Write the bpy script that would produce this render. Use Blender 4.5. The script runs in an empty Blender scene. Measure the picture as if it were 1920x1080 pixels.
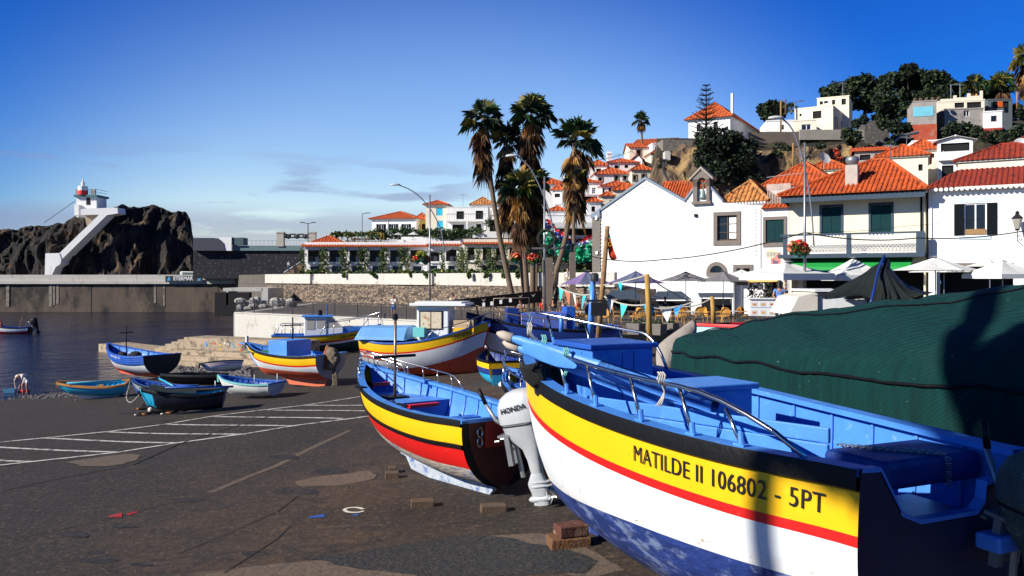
import bpy, bmesh, math, random
import numpy as np
from mathutils import Vector, Matrix, noise
random.seed(11)
R = math.radians
SC = bpy.context.scene
COL = SC.collection
# ---------------------------------------------------------------- camera, sky, sun, exposure
CZ = 6.0                       # camera height above the harbour water
cd = bpy.data.cameras.new('camera'); cam = bpy.data.objects.new('camera', cd); COL.objects.link(cam)
cd.sensor_width = 36; cd.lens = 30; cd.shift_y = -20/1920; cd.clip_end = 6000; cd.clip_start = .05
cam.location = (0, 0, CZ); cam.rotation_euler = (R(90), 0, 0); SC.camera = cam
SC.view_settings.view_transform = 'Standard'; SC.view_settings.look = 'None'
SC.view_settings.exposure = 0.52; SC.view_settings.gamma = 1
SUN_EL = R(29); SAZ = Vector((-.905, -.425)).normalized()
SUND = Vector((SAZ.x*math.cos(SUN_EL), SAZ.y*math.cos(SUN_EL), math.sin(SUN_EL)))
ld = bpy.data.lights.new('sun', 'SUN'); ld.energy = 5.0; ld.angle = R(.5); ld.color = (1, .95, .86)
lo = bpy.data.objects.new('sun', ld); COL.objects.link(lo); lo.rotation_euler = SUND.to_track_quat('Z', 'Y').to_euler()
W = bpy.data.worlds.new('World'); SC.world = W; W.use_nodes = True
nt = W.node_tree; nt.nodes.clear()
def N(t, ty, **k):
    n = t.nodes.new(ty)
    for a, b in k.items():
        if a.startswith('i_'): n.inputs[a[2:].replace('_', ' ')].default_value = b
        else: setattr(n, a, b)
    return n
sky = N(nt, 'ShaderNodeTexSky', sky_type='NISHITA', sun_disc=False, sun_elevation=SUN_EL, sun_rotation=math.atan2(SAZ.x, SAZ.y), air_density=1.0, dust_density=.3, ozone_density=2.5)
tc = N(nt, 'ShaderNodeTexCoord'); sep = N(nt, 'ShaderNodeSeparateXYZ'); nt.links.new(tc.outputs['Generated'], sep.inputs[0])
hs = N(nt, 'ShaderNodeHueSaturation', i_Saturation=1.35, i_Value=1.0); nt.links.new(sky.outputs[0], hs.inputs['Color'])
# deeper blue towards the zenith
rz = N(nt, 'ShaderNodeMapRange'); nt.links.new(sep.outputs['Z'], rz.inputs['Value'])
rz.inputs['From Min'].default_value = .02; rz.inputs['From Max'].default_value = .42
rz.interpolation_type = 'SMOOTHSTEP'
m1 = N(nt, 'ShaderNodeMix', data_type='RGBA', blend_type='MIX'); nt.links.new(rz.outputs[0], m1.inputs['Factor'])
m1.inputs['A'].default_value = (1.98, 1.80, 1.86, 1); m1.inputs['B'].default_value = (3.1, 1.75, 2.0, 1)
m2 = N(nt, 'ShaderNodeMix', data_type='RGBA', blend_type='MULTIPLY'); m2.inputs['Factor'].default_value = 1
nt.links.new(hs.outputs[0], m2.inputs['A']); nt.links.new(m1.outputs['Result'], m2.inputs['B'])
# sky overhead darkened to cut the fill light
ze_ = N(nt, 'ShaderNodeMapRange', interpolation_type='SMOOTHSTEP'); nt.links.new(sep.outputs['Z'], ze_.inputs['Value'])
for k_, v_ in (('From Min', .30), ('From Max', .62), ('To Min', 1.), ('To Max', .22)): ze_.inputs[k_].default_value = v_
vm_ = N(nt, 'ShaderNodeVectorMath', operation='SCALE'); nt.links.new(m2.outputs['Result'], vm_.inputs[0]); nt.links.new(ze_.outputs[0], vm_.inputs['Scale'])
# added sky falloff: deep blue to the sides and behind, cuts fill light
cx_ = N(nt, 'ShaderNodeCombineXYZ')
for k_, s_, w_ in (('X', 'X', .9), ('Y', 'Z', 1.12)):
    q_ = N(nt, 'ShaderNodeMath', operation='MULTIPLY_ADD'); q_.inputs[1].default_value = w_; q_.inputs[2].default_value = .07 if k_ == 'X' else 0; nt.links.new(sep.outputs[s_], q_.inputs[0]); nt.links.new(q_.outputs[0], cx_.inputs[k_])
bk_ = N(nt, 'ShaderNodeMapRange'); nt.links.new(sep.outputs['Y'], bk_.inputs['Value']); bk_.inputs['From Min'].default_value = .5; bk_.inputs['From Max'].default_value = 0; nt.links.new(bk_.outputs[0], cx_.inputs['Z'])
ln_ = N(nt, 'ShaderNodeVectorMath', operation='LENGTH'); nt.links.new(cx_.outputs[0], ln_.inputs[0])
pf_ = N(nt, 'ShaderNodeMapRange', interpolation_type='SMOOTHSTEP'); nt.links.new(ln_.outputs['Value'], pf_.inputs['Value']); pf_.inputs['From Min'].default_value = .22; pf_.inputs['From Max'].default_value = .51
pm_ = N(nt, 'ShaderNodeMix', data_type='RGBA', blend_type='MULTIPLY'); nt.links.new(pf_.outputs[0], pm_.inputs['Factor']); pm_.inputs['B'].default_value = (.06, .33, .70, 1)
# low cloud bank over the sea
mp = N(nt, 'ShaderNodeMapping'); mp.inputs['Scale'].default_value = (5, 5, 34); nt.links.new(tc.outputs['Generated'], mp.inputs[0])
no = N(nt, 'ShaderNodeTexNoise', i_Scale=1.0, i_Detail=7.0, i_Roughness=.55); nt.links.new(mp.outputs[0], no.inputs['Vector'])
cr_ = N(nt, 'ShaderNodeMapRange', interpolation_type='SMOOTHSTEP'); nt.links.new(no.outputs[0], cr_.inputs['Value'])
cr_.inputs['From Min'].default_value = .50; cr_.inputs['From Max'].default_value = .60
# clouds only low down, and towards the left (open sea)
zr = N(nt, 'ShaderNodeMapRange', interpolation_type='SMOOTHSTEP'); nt.links.new(sep.outputs['Z'], zr.inputs['Value'])
zr.inputs['From Min'].default_value = .16; zr.inputs['From Max'].default_value = .09
xr = N(nt, 'ShaderNodeMapRange', interpolation_type='SMOOTHSTEP'); nt.links.new(sep.outputs['X'], xr.inputs['Value'])
xr.inputs['From Min'].default_value = .0; xr.inputs['From Max'].default_value = -.10
q1 = N(nt, 'ShaderNodeMath', operation='MULTIPLY'); nt.links.new(zr.outputs[0], q1.inputs[0]); nt.links.new(xr.outputs[0], q1.inputs[1])
lowb = N(nt, 'ShaderNodeMapRange', interpolation_type='SMOOTHSTEP'); nt.links.new(sep.outputs['Z'], lowb.inputs['Value'])
lowb.inputs['From Min'].default_value = .088; lowb.inputs['From Max'].default_value = .060
lowb.inputs['To Max'].default_value = .95
ad = N(nt, 'ShaderNodeMath', operation='MAXIMUM'); nt.links.new(cr_.outputs[0], ad.inputs[0])
nm2 = N(nt, 'ShaderNodeMath', operation='MULTIPLY'); nt.links.new(lowb.outputs[0], nm2.inputs[0])
cr2 = N(nt, 'ShaderNodeMapRange'); nt.links.new(no.outputs[0], cr2.inputs['Value']); cr2.inputs['From Min'].default_value = .34; cr2.inputs['From Max'].default_value = .44
nt.links.new(cr2.outputs[0], nm2.inputs[1]); nt.links.new(nm2.outputs[0], ad.inputs[1])
q2 = N(nt, 'ShaderNodeMath', operation='MULTIPLY'); nt.links.new(q1.outputs[0], q2.inputs[0]); nt.links.new(ad.outputs[0], q2.inputs[1])
q3 = N(nt, 'ShaderNodeMath', operation='MULTIPLY'); nt.links.new(q2.outputs[0], q3.inputs[0]); q3.inputs[1].default_value = .6
m3 = N(nt, 'ShaderNodeMix', data_type='RGBA', blend_type='MIX'); nt.links.new(q3.outputs[0], m3.inputs['Factor'])
CLOUDC = (2.9, 3.3, 5.6, 1)
nt.links.new(vm_.outputs[0], pm_.inputs['A']); nt.links.new(pm_.outputs['Result'], m3.inputs['A']); m3.inputs['B'].default_value = CLOUDC
bg = N(nt, 'ShaderNodeBackground', i_Strength=.065); nt.links.new(m3.outputs['Result'], bg.inputs['Color'])
wo = N(nt, 'ShaderNodeOutputWorld'); nt.links.new(bg.outputs[0], wo.inputs[0])

# ---------------------------------------------------------------- picture geometry -> places in the world
FP = 1600.0
def P(px, py, d): return Vector(((px-960)/FP*d, d, CZ-(py-520)/FP*d))
def XY(px, d): return Vector(((px-960)/FP*d, d))
def ZZ(py, d): return CZ-(py-520)/FP*d
RA, RB, RC = 3.055, .0755, -.0283
def ramp(x, y): return RA+RB*x+RC*y
def G(px, py):
    u, v = (px-960)/FP, (py-520)/FP
    y = (CZ-RA)/(v+RB*u+RC); return Vector((u*y, y, ramp(u*y, y)))

# ---------------------------------------------------------------- materials
MC = {}
def mat(name, c, rough=.6, var=.12, sc=3.0, bump=0., bsc=None, metal=0., dirt=None, ds=1.5, da=.5, coat=0, alpha=None, stretch=None, spec=None):
    if name in MC: return MC[name]
    m = bpy.data.materials.new(name); m.use_nodes = True; MC[name] = m
    t = m.node_tree; b = t.nodes['Principled BSDF']
    b.inputs['Roughness'].default_value = rough; b.inputs['Metallic'].default_value = metal
    if spec is not None: b.inputs['Specular IOR Level'].default_value = spec
    if coat: b.inputs['Coat Weight'].default_value = coat
    co = N(t, 'ShaderNodeTexCoord'); src = co.outputs['Object']
    if stretch:
        mm = N(t, 'ShaderNodeMapping'); mm.inputs['Scale'].default_value = stretch; t.links.new(src, mm.inputs[0]); src = mm.outputs[0]
    n1 = N(t, 'ShaderNodeTexNoise', i_Scale=sc, i_Detail=6.0, i_Roughness=.6); t.links.new(src, n1.inputs['Vector'])
    mx = N(t, 'ShaderNodeMix', data_type='RGBA'); t.links.new(n1.outputs[0], mx.inputs['Factor'])
    mx.inputs['A'].default_value = (*[max(0, x*(1-1.6*var)) for x in c], 1); mx.inputs['B'].default_value = (*[min(1, x*(1+1.6*var)) for x in c], 1)
    out = mx.outputs['Result']
    if dirt:
        n2 = N(t, 'ShaderNodeTexNoise', i_Scale=ds, i_Detail=9.0, i_Roughness=.68); t.links.new(src, n2.inputs['Vector'])
        mr = N(t, 'ShaderNodeMapRange'); t.links.new(n2.outputs[0], mr.inputs['Value'])
        mr.inputs['From Min'].default_value = .62-.3*da; mr.inputs['From Max'].default_value = .72-.3*da
        mr.inputs['To Max'].default_value = .9
        m4 = N(t, 'ShaderNodeMix', data_type='RGBA'); t.links.new(mr.outputs[0], m4.inputs['Factor'])
        t.links.new(out, m4.inputs['A']); m4.inputs['B'].default_value = (*dirt, 1); out = m4.outputs['Result']
    t.links.new(out, b.inputs['Base Color'])
    if bump:
        n3 = N(t, 'ShaderNodeTexNoise', i_Scale=bsc or sc*6, i_Detail=5.0); t.links.new(src, n3.inputs['Vector'])
        bp = N(t, 'ShaderNodeBump', i_Strength=bump, i_Distance=.05); t.links.new(n3.outputs[0], bp.inputs['Height']); t.links.new(bp.outputs[0], b.inputs['Normal'])
    return m

white_wall = mat('white_plaster', (.80, .79, .77), .85, .05, .6, .15, 8, dirt=(.66, .63, .58), ds=.5, da=.14, stretch=(1, 1, .45))
cream_wall = mat('cream_plaster', (.72, .66, .52), .85, .07, .7, .12, 8, dirt=(.45, .4, .32), ds=.4, da=.08)
pale_wall = mat('pale_plaster', (.74, .73, .70), .85, .07, .5, .12, 8, dirt=(.5, .48, .44), ds=.5, da=.12)
yellow_wall = mat('yellow_plaster', (.75, .55, .14), .85, .06)
gray_wall = mat('grey_render', (.33, .30, .27), .9, .15, .8, .2, dirt=(.2, .18, .16), ds=.6, da=.3)
concrete = mat('concrete', (.50, .48, .43), .9, .12, .7, .25, dirt=(.27, .24, .20), ds=.5, da=.22)
basalt_trim = mat('basalt_trim', (.17, .14, .12), .8, .15, 4, .2)
tile_m = mat('clay_tile', (.52, .088, .014), .8, .3, 1.8, .3, dirt=(.20, .045, .015), ds=2.6, da=.42)
tile_old = mat('old_clay_tile', (.55, .22, .06), .8, .45, 2.5, .3, dirt=(.13, .07, .03), ds=3, da=.45)
tile_red = mat('red_clay_tile', (.32, .034, .014), .8, .45, 3, .3, dirt=(.05, .014, .01), ds=3, da=.4)
green_sh = mat('green_shutter', (.003, .034, .038), .7, .15, spec=.15)
dark_sh = mat('dark_shutter', (.003, .006, .008), .75, .1, spec=.12)
blue_sh = mat('sky_blue_shutter', (.04, .50, .72), .5, .08)
glass_m = mat('dark_glass', (.012, .016, .022), .08, .2, 2)
white_pt = mat('white_paint', (.8, .8, .78), .45, .04)
grey_blue = mat('grey_blue_paint', (.045, .07, .10), .7, .1, spec=.2)
black_m = mat('black_void', (.006, .006, .007), .9, .1)
steel = mat('galvanised_steel', (.27, .28, .30), .42, .1, 6, metal=.6)
rail_m = mat('black_railing', (.035, .035, .04), .5, .1)
wood_m = mat('weathered_wood', (.30, .17, .07), .8, .3, 6, .3, stretch=(6, 6, .6))
wood_d = mat('old_dark_wood', (.10, .065, .04), .9, .35, 7, .4)

# ---------------------------------------------------------------- mesh builder
class MB:
    def __init__(s): s.v = []; s.f = []; s.m = []; s.cm = 0
    def add(s, vs, fs, ms=None):
        b = len(s.v); s.v += [tuple(v) for v in vs]; s.f += [tuple(b+i for i in f) for f in fs]
        s.m += (ms if ms else [s.cm]*len(fs)); return s
    def box(s, x0, x1, y0, y1, z0, z1, M=None):
        vs = [Vector((x, y, z)) for z in (z0, z1) for y in (y0, y1) for x in (x0, x1)]
        if M is not None: vs = [M @ v for v in vs]
        return s.add(vs, [(0, 2, 3, 1), (4, 5, 7, 6), (0, 1, 5, 4), (2, 6, 7, 3), (0, 4, 6, 2), (1, 3, 7, 5)])
    def prism(s, poly, vec):
        n = len(poly); vec = Vector(vec); a = [Vector(p) for p in poly]
        return s.add(a+[p+vec for p in a], [tuple(range(n))[::-1], tuple(range(n, 2*n))]+[(i, (i+1) % n, n+(i+1) % n, n+i) for i in range(n)])
    def tube(s, pts, r, n=8, cap=True):
        pts = [Vector(p) for p in pts]; k = len(pts); rs = r if isinstance(r, (list, tuple)) else [r]*k
        vs = []; fs = []; u = None
        for i, p in enumerate(pts):
            t = (pts[min(i+1, k-1)]-pts[max(i-1, 0)]);
            if t.length < 1e-9: t = Vector((0, 0, 1))
            t.normalize()
            if u is None: u = t.orthogonal().normalized()
            u = (u-t*u.dot(t)); u = u.normalized() if u.length > 1e-6 else t.orthogonal().normalized()
            w = t.cross(u)
            vs += [p+(u*math.cos(2*math.pi*j/n)+w*math.sin(2*math.pi*j/n))*rs[i] for j in range(n)]
        for i in range(k-1):
            for j in range(n): fs.append((i*n+j, i*n+(j+1) % n, (i+1)*n+(j+1) % n, (i+1)*n+j))
        if cap: fs += [tuple(range(n))[::-1], tuple((k-1)*n+j for j in range(n))]
        return s.add(vs, fs)
    def lathe(s, prof, c=(0, 0, 0), n=16, M=None, sx=1, sy=1):
        vs = []; fs = []; c = Vector(c)
        for r, z in prof: vs += [c+Vector((r*sx*math.cos(2*math.pi*j/n), r*sy*math.sin(2*math.pi*j/n), z)) for j in range(n)]
        if M is not None: vs = [M @ v for v in vs]
        for i in range(len(prof)-1):
            for j in range(n): fs.append((i*n+j, i*n+(j+1) % n, (i+1)*n+(j+1) % n, (i+1)*n+j))
        fs += [tuple(range(n))[::-1], tuple((len(prof)-1)*n+j for j in range(n))]
        return s.add(vs, fs)
    def ball(s, c, r, n=10):
        r = r if isinstance(r, (tuple, list)) else (r, r, r); k = max(5, n//2+1)
        pr = [(max(.001, math.sin(math.pi*i/k)), -math.cos(math.pi*i/k)) for i in range(k+1)]
        return s.lathe([(a, b*r[2]) for a, b in pr], c, n, None, r[0], r[1])
    def grid(s, rows, ms=None, closed=False):
        nr = len(rows); nc = len(rows[0]); fs = []; mm = []
        for i in range(nr-1):
            for j in range(nc-(0 if closed else 1)):
                fs.append((i*nc+j, i*nc+(j+1) % nc, (i+1)*nc+(j+1) % nc, (i+1)*nc+j)); mm.append(ms[i] if ms else s.cm)
        return s.add([v for r in rows for v in r], fs, mm)
    def quad(s, *p): return s.add(p, [tuple(range(len(p)))])
    def xf(s, M): s.v = [tuple(M @ Vector(v)) for v in s.v]; return s
    def build(s, name, mats, parent=None, smooth=False, auto=False, sub=0, bevel=0):
        me = bpy.data.meshes.new(name); me.from_pydata(s.v, [], s.f)
        for m in (mats if isinstance(mats, (list, tuple)) else [mats]): me.materials.append(m)
        me.polygons.foreach_set('material_index', s.m)
        if smooth or auto: me.polygons.foreach_set('use_smooth', [True]*len(s.f))
        me.validate(); me.update()
        bm = bmesh.new(); bm.from_mesh(me)
        if smooth or auto or len(s.f) < 3000:
            bmesh.ops.remove_doubles(bm, verts=bm.verts, dist=1e-4); bmesh.ops.recalc_face_normals(bm, faces=bm.faces)
        bm.to_mesh(me); bm.free()
        if auto: me.set_sharp_from_angle(angle=R(38))
        o = bpy.data.objects.new(name, me); COL.objects.link(o)
        if parent is not None: o.parent = parent
        if bevel:
            b = o.modifiers.new('bevel', 'BEVEL'); b.width = bevel; b.segments = 2; b.limit_method = 'ANGLE'
        if sub:
            b = o.modifiers.new('sub', 'SUBSURF'); b.levels = b.render_levels = sub
        return o
def tag(o, label=None, cat=None, group=None, kind=None):
    if label: o['label'] = label
    if cat: o['category'] = cat
    if group: o['group'] = group
    if kind: o['kind'] = kind
    return o
def root(name, loc, rz=0., label=None, cat=None, group=None):
    o = bpy.data.objects.new(name, None); COL.objects.link(o); o.location = loc; o.rotation_euler = (0, 0, rz)
    o.empty_display_size = .2
    return tag(o, label, cat, group)
def struct(o, label=None): return tag(o, label, None, None, 'structure')
def crv(l, u):                       # smooth interpolation of a list of values over 0..1
    n = len(l)-1; x = min(max(u, 0), 1)*n; i = min(int(x), n-1); f = x-i
    p0, p1, p2, p3 = l[max(i-1, 0)], l[i], l[i+1], l[min(i+2, n)]
    return .5*((2*p1)+(-p0+p2)*f+(2*p0-5*p1+4*p2-p3)*f*f+(-p0+3*p1-3*p2+p3)*f**3)
def bez(pts, n=12):
    pts = [Vector(p) for p in pts]
    return [Vector([crv([p[k] for p in pts], i/n) for k in range(3)]) for i in range(n+1)]
def text2d(body, size=1., bold=0., sx=1., space=1.):
    cu = bpy.data.curves.new('t', 'FONT'); cu.body = body; cu.size = size; cu.offset = bold; cu.space_character = space; cu.resolution_u = 4
    o = bpy.data.objects.new('t', cu); COL.objects.link(o); bpy.context.view_layer.update()
    me = bpy.data.meshes.new_from_object(o.evaluated_get(bpy.context.evaluated_depsgraph_get()))
    vs = [(v.co.x*sx, v.co.y) for v in me.vertices]; fs = [tuple(p.vertices) for p in me.polygons]
    bpy.data.objects.remove(o); bpy.data.curves.remove(cu); bpy.data.meshes.remove(me)
    return vs, fs
def text_on(body, size, fn, m, parent, name='lettering', bold=0., sx=1., space=1.):
    vs, fs = text2d(body, size, bold, sx, space); b = MB(); b.add([fn(x, y) for x, y in vs], fs)
    me = bpy.data.meshes.new(name); me.from_pydata(b.v, [], b.f); me.materials.append(m)
    o = bpy.data.objects.new(name, me); COL.objects.link(o); o.parent = parent; return o
def leaf_cloud(name, blobs, n, size, m, parent=None, seed=1, flat=.0, wts=None, asp=.55):
    rg = np.random.default_rng(seed); vol = np.array([b[1]**2 if np.isscalar(b[1]) else b[1][0]*b[1][2] for b in blobs]); pr = vol/vol.sum()
    idx = rg.choice(len(blobs), n, p=pr)
    c = np.array([tuple(b[0]) for b in blobs], float)[idx]; r = np.array([(b[1],)*3 if np.isscalar(b[1]) else b[1] for b in blobs], float)[idx]
    d = rg.normal(size=(n, 3)); d /= np.linalg.norm(d, axis=1)[:, None]
    rad = rg.uniform(.55, 1.08, n)**.7
    lump = 1+.18*np.sin(d[:, 0]*9+idx)*np.cos(d[:, 2]*8+idx*2)
    p = c+d*r*(rad*lump)[:, None]
    a = rg.normal(size=(n, 3)); a[:, 2] *= .6; a /= np.linalg.norm(a, axis=1)[:, None]
    b = np.cross(a, rg.normal(size=(n, 3))); b /= np.linalg.norm(b, axis=1)[:, None]
    s = size*rg.uniform(.6, 1.4, n)[:, None]
    V = np.stack([p-a*s, p+b*s*asp, p+a*s, p-b*s*asp], 1).reshape(-1, 3)
    me = bpy.data.meshes.new(name); F_ = np.arange(4*n).reshape(-1, 4)
    me.vertices.add(4*n); me.vertices.foreach_set('co', V.ravel()); me.loops.add(4*n); me.loops.foreach_set('vertex_index', F_.ravel())
    me.polygons.add(n); me.polygons.foreach_set('loop_start', np.arange(0, 4*n, 4)); me.update(); me.validate()
    ml = m if isinstance(m, (list, tuple)) else [m]
    for q in ml: me.materials.append(q)
    if len(ml) > 1: me.polygons.foreach_set('material_index', rg.choice(len(ml), n, p=wts).astype(np.int32))
    o = bpy.data.objects.new(name, me); COL.objects.link(o)
    if parent is not None: o.parent = parent
    return o
# ---------------------------------------------------------------- the setting
# harbour water
wm = bpy.data.materials.new('harbour_water'); wm.use_nodes = True; t = wm.node_tree; b = t.nodes['Principled BSDF']
b.inputs['Base Color'].default_value = (.002, .005, .022, 1); b.inputs['Roughness'].default_value = .08; b.inputs['IOR'].default_value = 1.33; b.inputs['Specular IOR Level'].default_value = .24
co = N(t, 'ShaderNodeTexCoord'); mp = N(t, 'ShaderNodeMapping'); mp.inputs['Scale'].default_value = (1, .6, 1); t.links.new(co.outputs['Object'], mp.inputs[0])
n1 = N(t, 'ShaderNodeTexNoise', i_Scale=1.1, i_Detail=5.0, i_Roughness=.62); t.links.new(mp.outputs[0], n1.inputs['Vector'])
n2 = N(t, 'ShaderNodeTexNoise', i_Scale=.13, i_Detail=3.0); t.links.new(mp.outputs[0], n2.inputs['Vector'])
mu = N(t, 'ShaderNodeMath', operation='MULTIPLY_ADD'); t.links.new(n2.outputs[0], mu.inputs[0]); mu.inputs[1].default_value = 2.5; t.links.new(n1.outputs[0], mu.inputs[2])
bp = N(t, 'ShaderNodeBump', i_Strength=.8, i_Distance=.5); t.links.new(mu.outputs[0], bp.inputs['Height']); t.links.new(bp.outputs[0], b.inputs['Normal'])
w = MB(); w.quad((-3000, -200, 0), (3000, -200, 0), (3000, 4500, 0), (-3000, 4500, 0)); struct(w.build('water', wm), 'dark blue rippled harbour water')

# slipway
gm = bpy.data.materials.new('stained_concrete_slip'); gm.use_nodes = True; t = gm.node_tree; b = t.nodes['Principled BSDF']
b.inputs['Roughness'].default_value = .88
co = N(t, 'ShaderNodeTexCoord'); o_ = co.outputs['Object']
def nz(sc, det, ro, vec=None):
    n = N(t, 'ShaderNodeTexNoise', i_Scale=sc, i_Detail=det, i_Roughness=ro); t.links.new(vec or o_, n.inputs['Vector']); return n.outputs[0]
def rng(src, a, b_, c=0, d=1):
    n = N(t, 'ShaderNodeMapRange'); t.links.new(src, n.inputs['Value']); n.inputs['From Min'].default_value = a; n.inputs['From Max'].default_value = b_
    n.inputs['To Min'].default_value = c; n.inputs['To Max'].default_value = d; return n.outputs[0]
def mixc(f, a, b_):
    n = N(t, 'ShaderNodeMix', data_type='RGBA'); t.links.new(f, n.inputs['Factor'])
    for k, v in (('A', a), ('B', b_)):
        if isinstance(v, tuple): n.inputs[k].default_value = v
        else: t.links.new(v, n.inputs[k])
    return n.outputs['Result']
c1 = mixc(rng(nz(.22, 6, .62), .34, .58), (.016, .011, .008, 1), (.085, .048, .027, 1))
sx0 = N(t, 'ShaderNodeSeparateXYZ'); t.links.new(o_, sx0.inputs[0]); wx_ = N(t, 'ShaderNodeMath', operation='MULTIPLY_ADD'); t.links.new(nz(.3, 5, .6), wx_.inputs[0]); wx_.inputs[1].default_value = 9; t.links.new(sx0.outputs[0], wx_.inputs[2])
c1 = mixc(rng(wx_.outputs[0], 3.2, -3.0, 0, .9), c1, (.013, .014, .014, 1))  # ground colour blended darker towards the left, edge broken by noise
c2 = mixc(rng(nz(1.4, 10, .8), .48, .58, 0, .85), c1, (.018, .016, .015, 1))
c3 = mixc(rng(nz(11, 10, .9), .53, .58, 0, .8), c2, (.19, .12, .065, 1))
c3 = mixc(rng(nz(6, 10, .88), .54, .58, 0, .85), c3, (.009, .009, .010, 1))
sm = N(t, 'ShaderNodeMapping'); sm.inputs['Rotation'].default_value = (0, 0, R(35)); sm.inputs['Scale'].default_value = (.5, 4, 1); t.links.new(o_, sm.inputs[0])
c4 = mixc(rng(nz(1.0, 7, .7, sm.outputs[0]), .60, .70, 0, .5), c3, (.17, .135, .10, 1))
vo = N(t, 'ShaderNodeTexVoronoi', feature='DISTANCE_TO_EDGE'); vo.inputs['Scale'].default_value = .33
wv = N(t, 'ShaderNodeMix', data_type='VECTOR'); wv.inputs['Factor'].default_value = .18; t.links.new(o_, wv.inputs['A'])
n9 = N(t, 'ShaderNodeTexNoise', i_Scale=1.6, i_Detail=5.0); t.links.new(o_, n9.inputs['Vector']); t.links.new(n9.outputs['Color'], wv.inputs['B']); t.links.new(wv.outputs['Result'], vo.inputs['Vector'])
c5 = mixc(rng(vo.outputs['Distance'], .003, .008, .45, 0), c4, (.012, .011, .011, 1))
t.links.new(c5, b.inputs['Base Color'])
bp = N(t, 'ShaderNodeBump', i_Strength=1., i_Distance=.06); t.links.new(nz(12, 8, .8), bp.inputs['Height']); t.links.new(bp.outputs[0], b.inputs['Normal'])
def rz_(x, y): return min(ramp(x, y), 3.3-.02*y)
rows = []
for j in range(60):
    y = -25+j*2.05
    rows.append([(x, y, rz_(x, y)+.03*noise.noise(Vector((x*.25, y*.25, 0)))*(1 if y > 4 else 0)) for x in [-60+i*1.6 for i in range(86)]])
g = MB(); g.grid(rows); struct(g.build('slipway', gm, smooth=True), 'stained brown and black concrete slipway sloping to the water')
def gz(x, y): return rz_(x, y)+.03*noise.noise(Vector((x*.25, y*.25, 0)))
paint = mat('worn_road_paint', (.52, .50, .46), .8, .15, 4, .1, dirt=(.07, .06, .05), ds=5, da=.42)
patch_m = mat('pale_mortar', (.115, .08, .055), .95, .4, 5, .6, 12, dirt=(.07, .052, .04), ds=5, da=.42)
tar_m = mat('tar_patch', (.014, .014, .016), .95, .4, 9, .9, 16, dirt=(.06, .048, .035), ds=17, da=.3)
EPS = {'n': 0}
def strip(pts, w_, m, name, lab, lift=.012):
    pts = [G(*p) for p in pts]; b = MB(); fine = []
    for a, c in zip(pts, pts[1:]):
        k = max(1, int((c-a).length/.8)); fine += [a.lerp(c, i/k) for i in range(k)]
    fine.append(pts[-1]); vs = []
    for i, p in enumerate(fine):
        tt = (fine[min(i+1, len(fine)-1)]-fine[max(i-1, 0)]); nn = Vector((-tt.y, tt.x, 0)).normalized()
        for sgn in (1, -1):
            q = p+nn*sgn*w_*.5*(1+.15*random.uniform(-1, 1)); vs.append((q.x, q.y, gz(q.x, q.y)+lift))
    b.add(vs, [(2*i, 2*i+1, 2*i+3, 2*i+2) for i in range(len(fine)-1)])
    struct(b.build(name, m), lab)
for k, l in enumerate([[(-60, 841), (0, 831), (84, 823), (204, 810), (310, 796), (401, 781), (480, 771), (569, 760), (700, 740)], [(-60, 885), (0, 873), (219, 848), (334, 830), (463, 814), (554, 799), (671, 784), (800, 765)]]):
    strip(l, .17, paint, 'painted_line', 'long worn white parking line on the slipway', .014)
for l in [((84, 823), (334, 830)), ((200, 810.5), (463, 815)), ((315, 796), (556, 799.5)), ((401, 782), (642, 785.5)), ((500, 769), (690, 771.5)), ((573, 759.5), (760, 761)), ((-60, 838), (219, 847)), ((-60, 860), (60, 866)), ((1000, 711), (1120, 697)), ((1030, 722), (1120, 719)), ((985, 735), (1110, 733))]:
    strip(l, .14, paint, 'painted_line', 'short worn white bay line on the slipway', .009)
def blotch(pts, m, name, lab, lift, rag=.11, n=12):
    q = [G(*p) for p in pts]; ring = []
    for a, c in zip(q, q[1:]+q[:1]):
        for i in range(n):
            p = a.lerp(c, i/n); s = (c-a).length*rag; ring.append(p+Vector((noise.noise(p*2.3)*s*2, noise.noise(p*2.3+Vector((9, 0, 0)))*s*2, 0)))
    c = sum(ring, Vector())/len(ring); b = MB(); vs = [(c.x, c.y, gz(c.x, c.y)+lift)]
    R_ = 6
    for k in range(1, R_+1):
        for p in ring:
            e = c.lerp(p, k/R_); vs.append((e.x, e.y, gz(e.x, e.y)+lift))
    m_ = len(ring); fs = [(0, 1+i, 1+(i+1) % m_) for i in range(m_)]
    for k in range(R_-1):
        for i in range(m_): a0 = 1+k*m_; fs.append((a0+i, a0+m_+i, a0+m_+(i+1) % m_, a0+(i+1) % m_))
    b.add(vs, fs); struct(b.build(name, m), lab)
blotch([(128, 866), (190, 856), (255, 850), (262, 858), (232, 873), (150, 875)], patch_m, 'mortar_patch', 'pale mortar patch round a mooring hole', .011)
blotch([(553, 905), (600, 893), (700, 884), (700, 898), (640, 912), (565, 914)], patch_m, 'mortar_patch', 'long pale mortar patch beside the yellow and red boat', .006)
strip([(394, 924), (470, 892), (520, 873), (580, 842), (656, 807)], .16, patch_m, 'mortar_seam', 'pale mortar seam running up the slipway', .005)
blotch([(330, 1092), (400, 1072), (520, 1056), (640, 1050), (900, 1008), (1010, 1000), (1090, 1020), (1180, 1075), (1180, 1200), (330, 1200)], patch_m, 'mortar_apron', 'pale worn mortar apron at the near edge', .004, .03)
blotch([(560, 1049), (700, 1030), (880, 1004), (960, 1012), (1060, 1030), (1120, 1052), (1100, 1075), (960, 1079), (800, 1082), (700, 1070)], tar_m, 'tar_patch', 'black tar patch near the largest boat', .008, .04)
strip([(0, 922), (100, 900), (250, 872), (334, 833), (420, 806), (540, 772)], .06, tar_m, 'expansion_joint', 'dark joint crossing the painted lines', .018)
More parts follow.
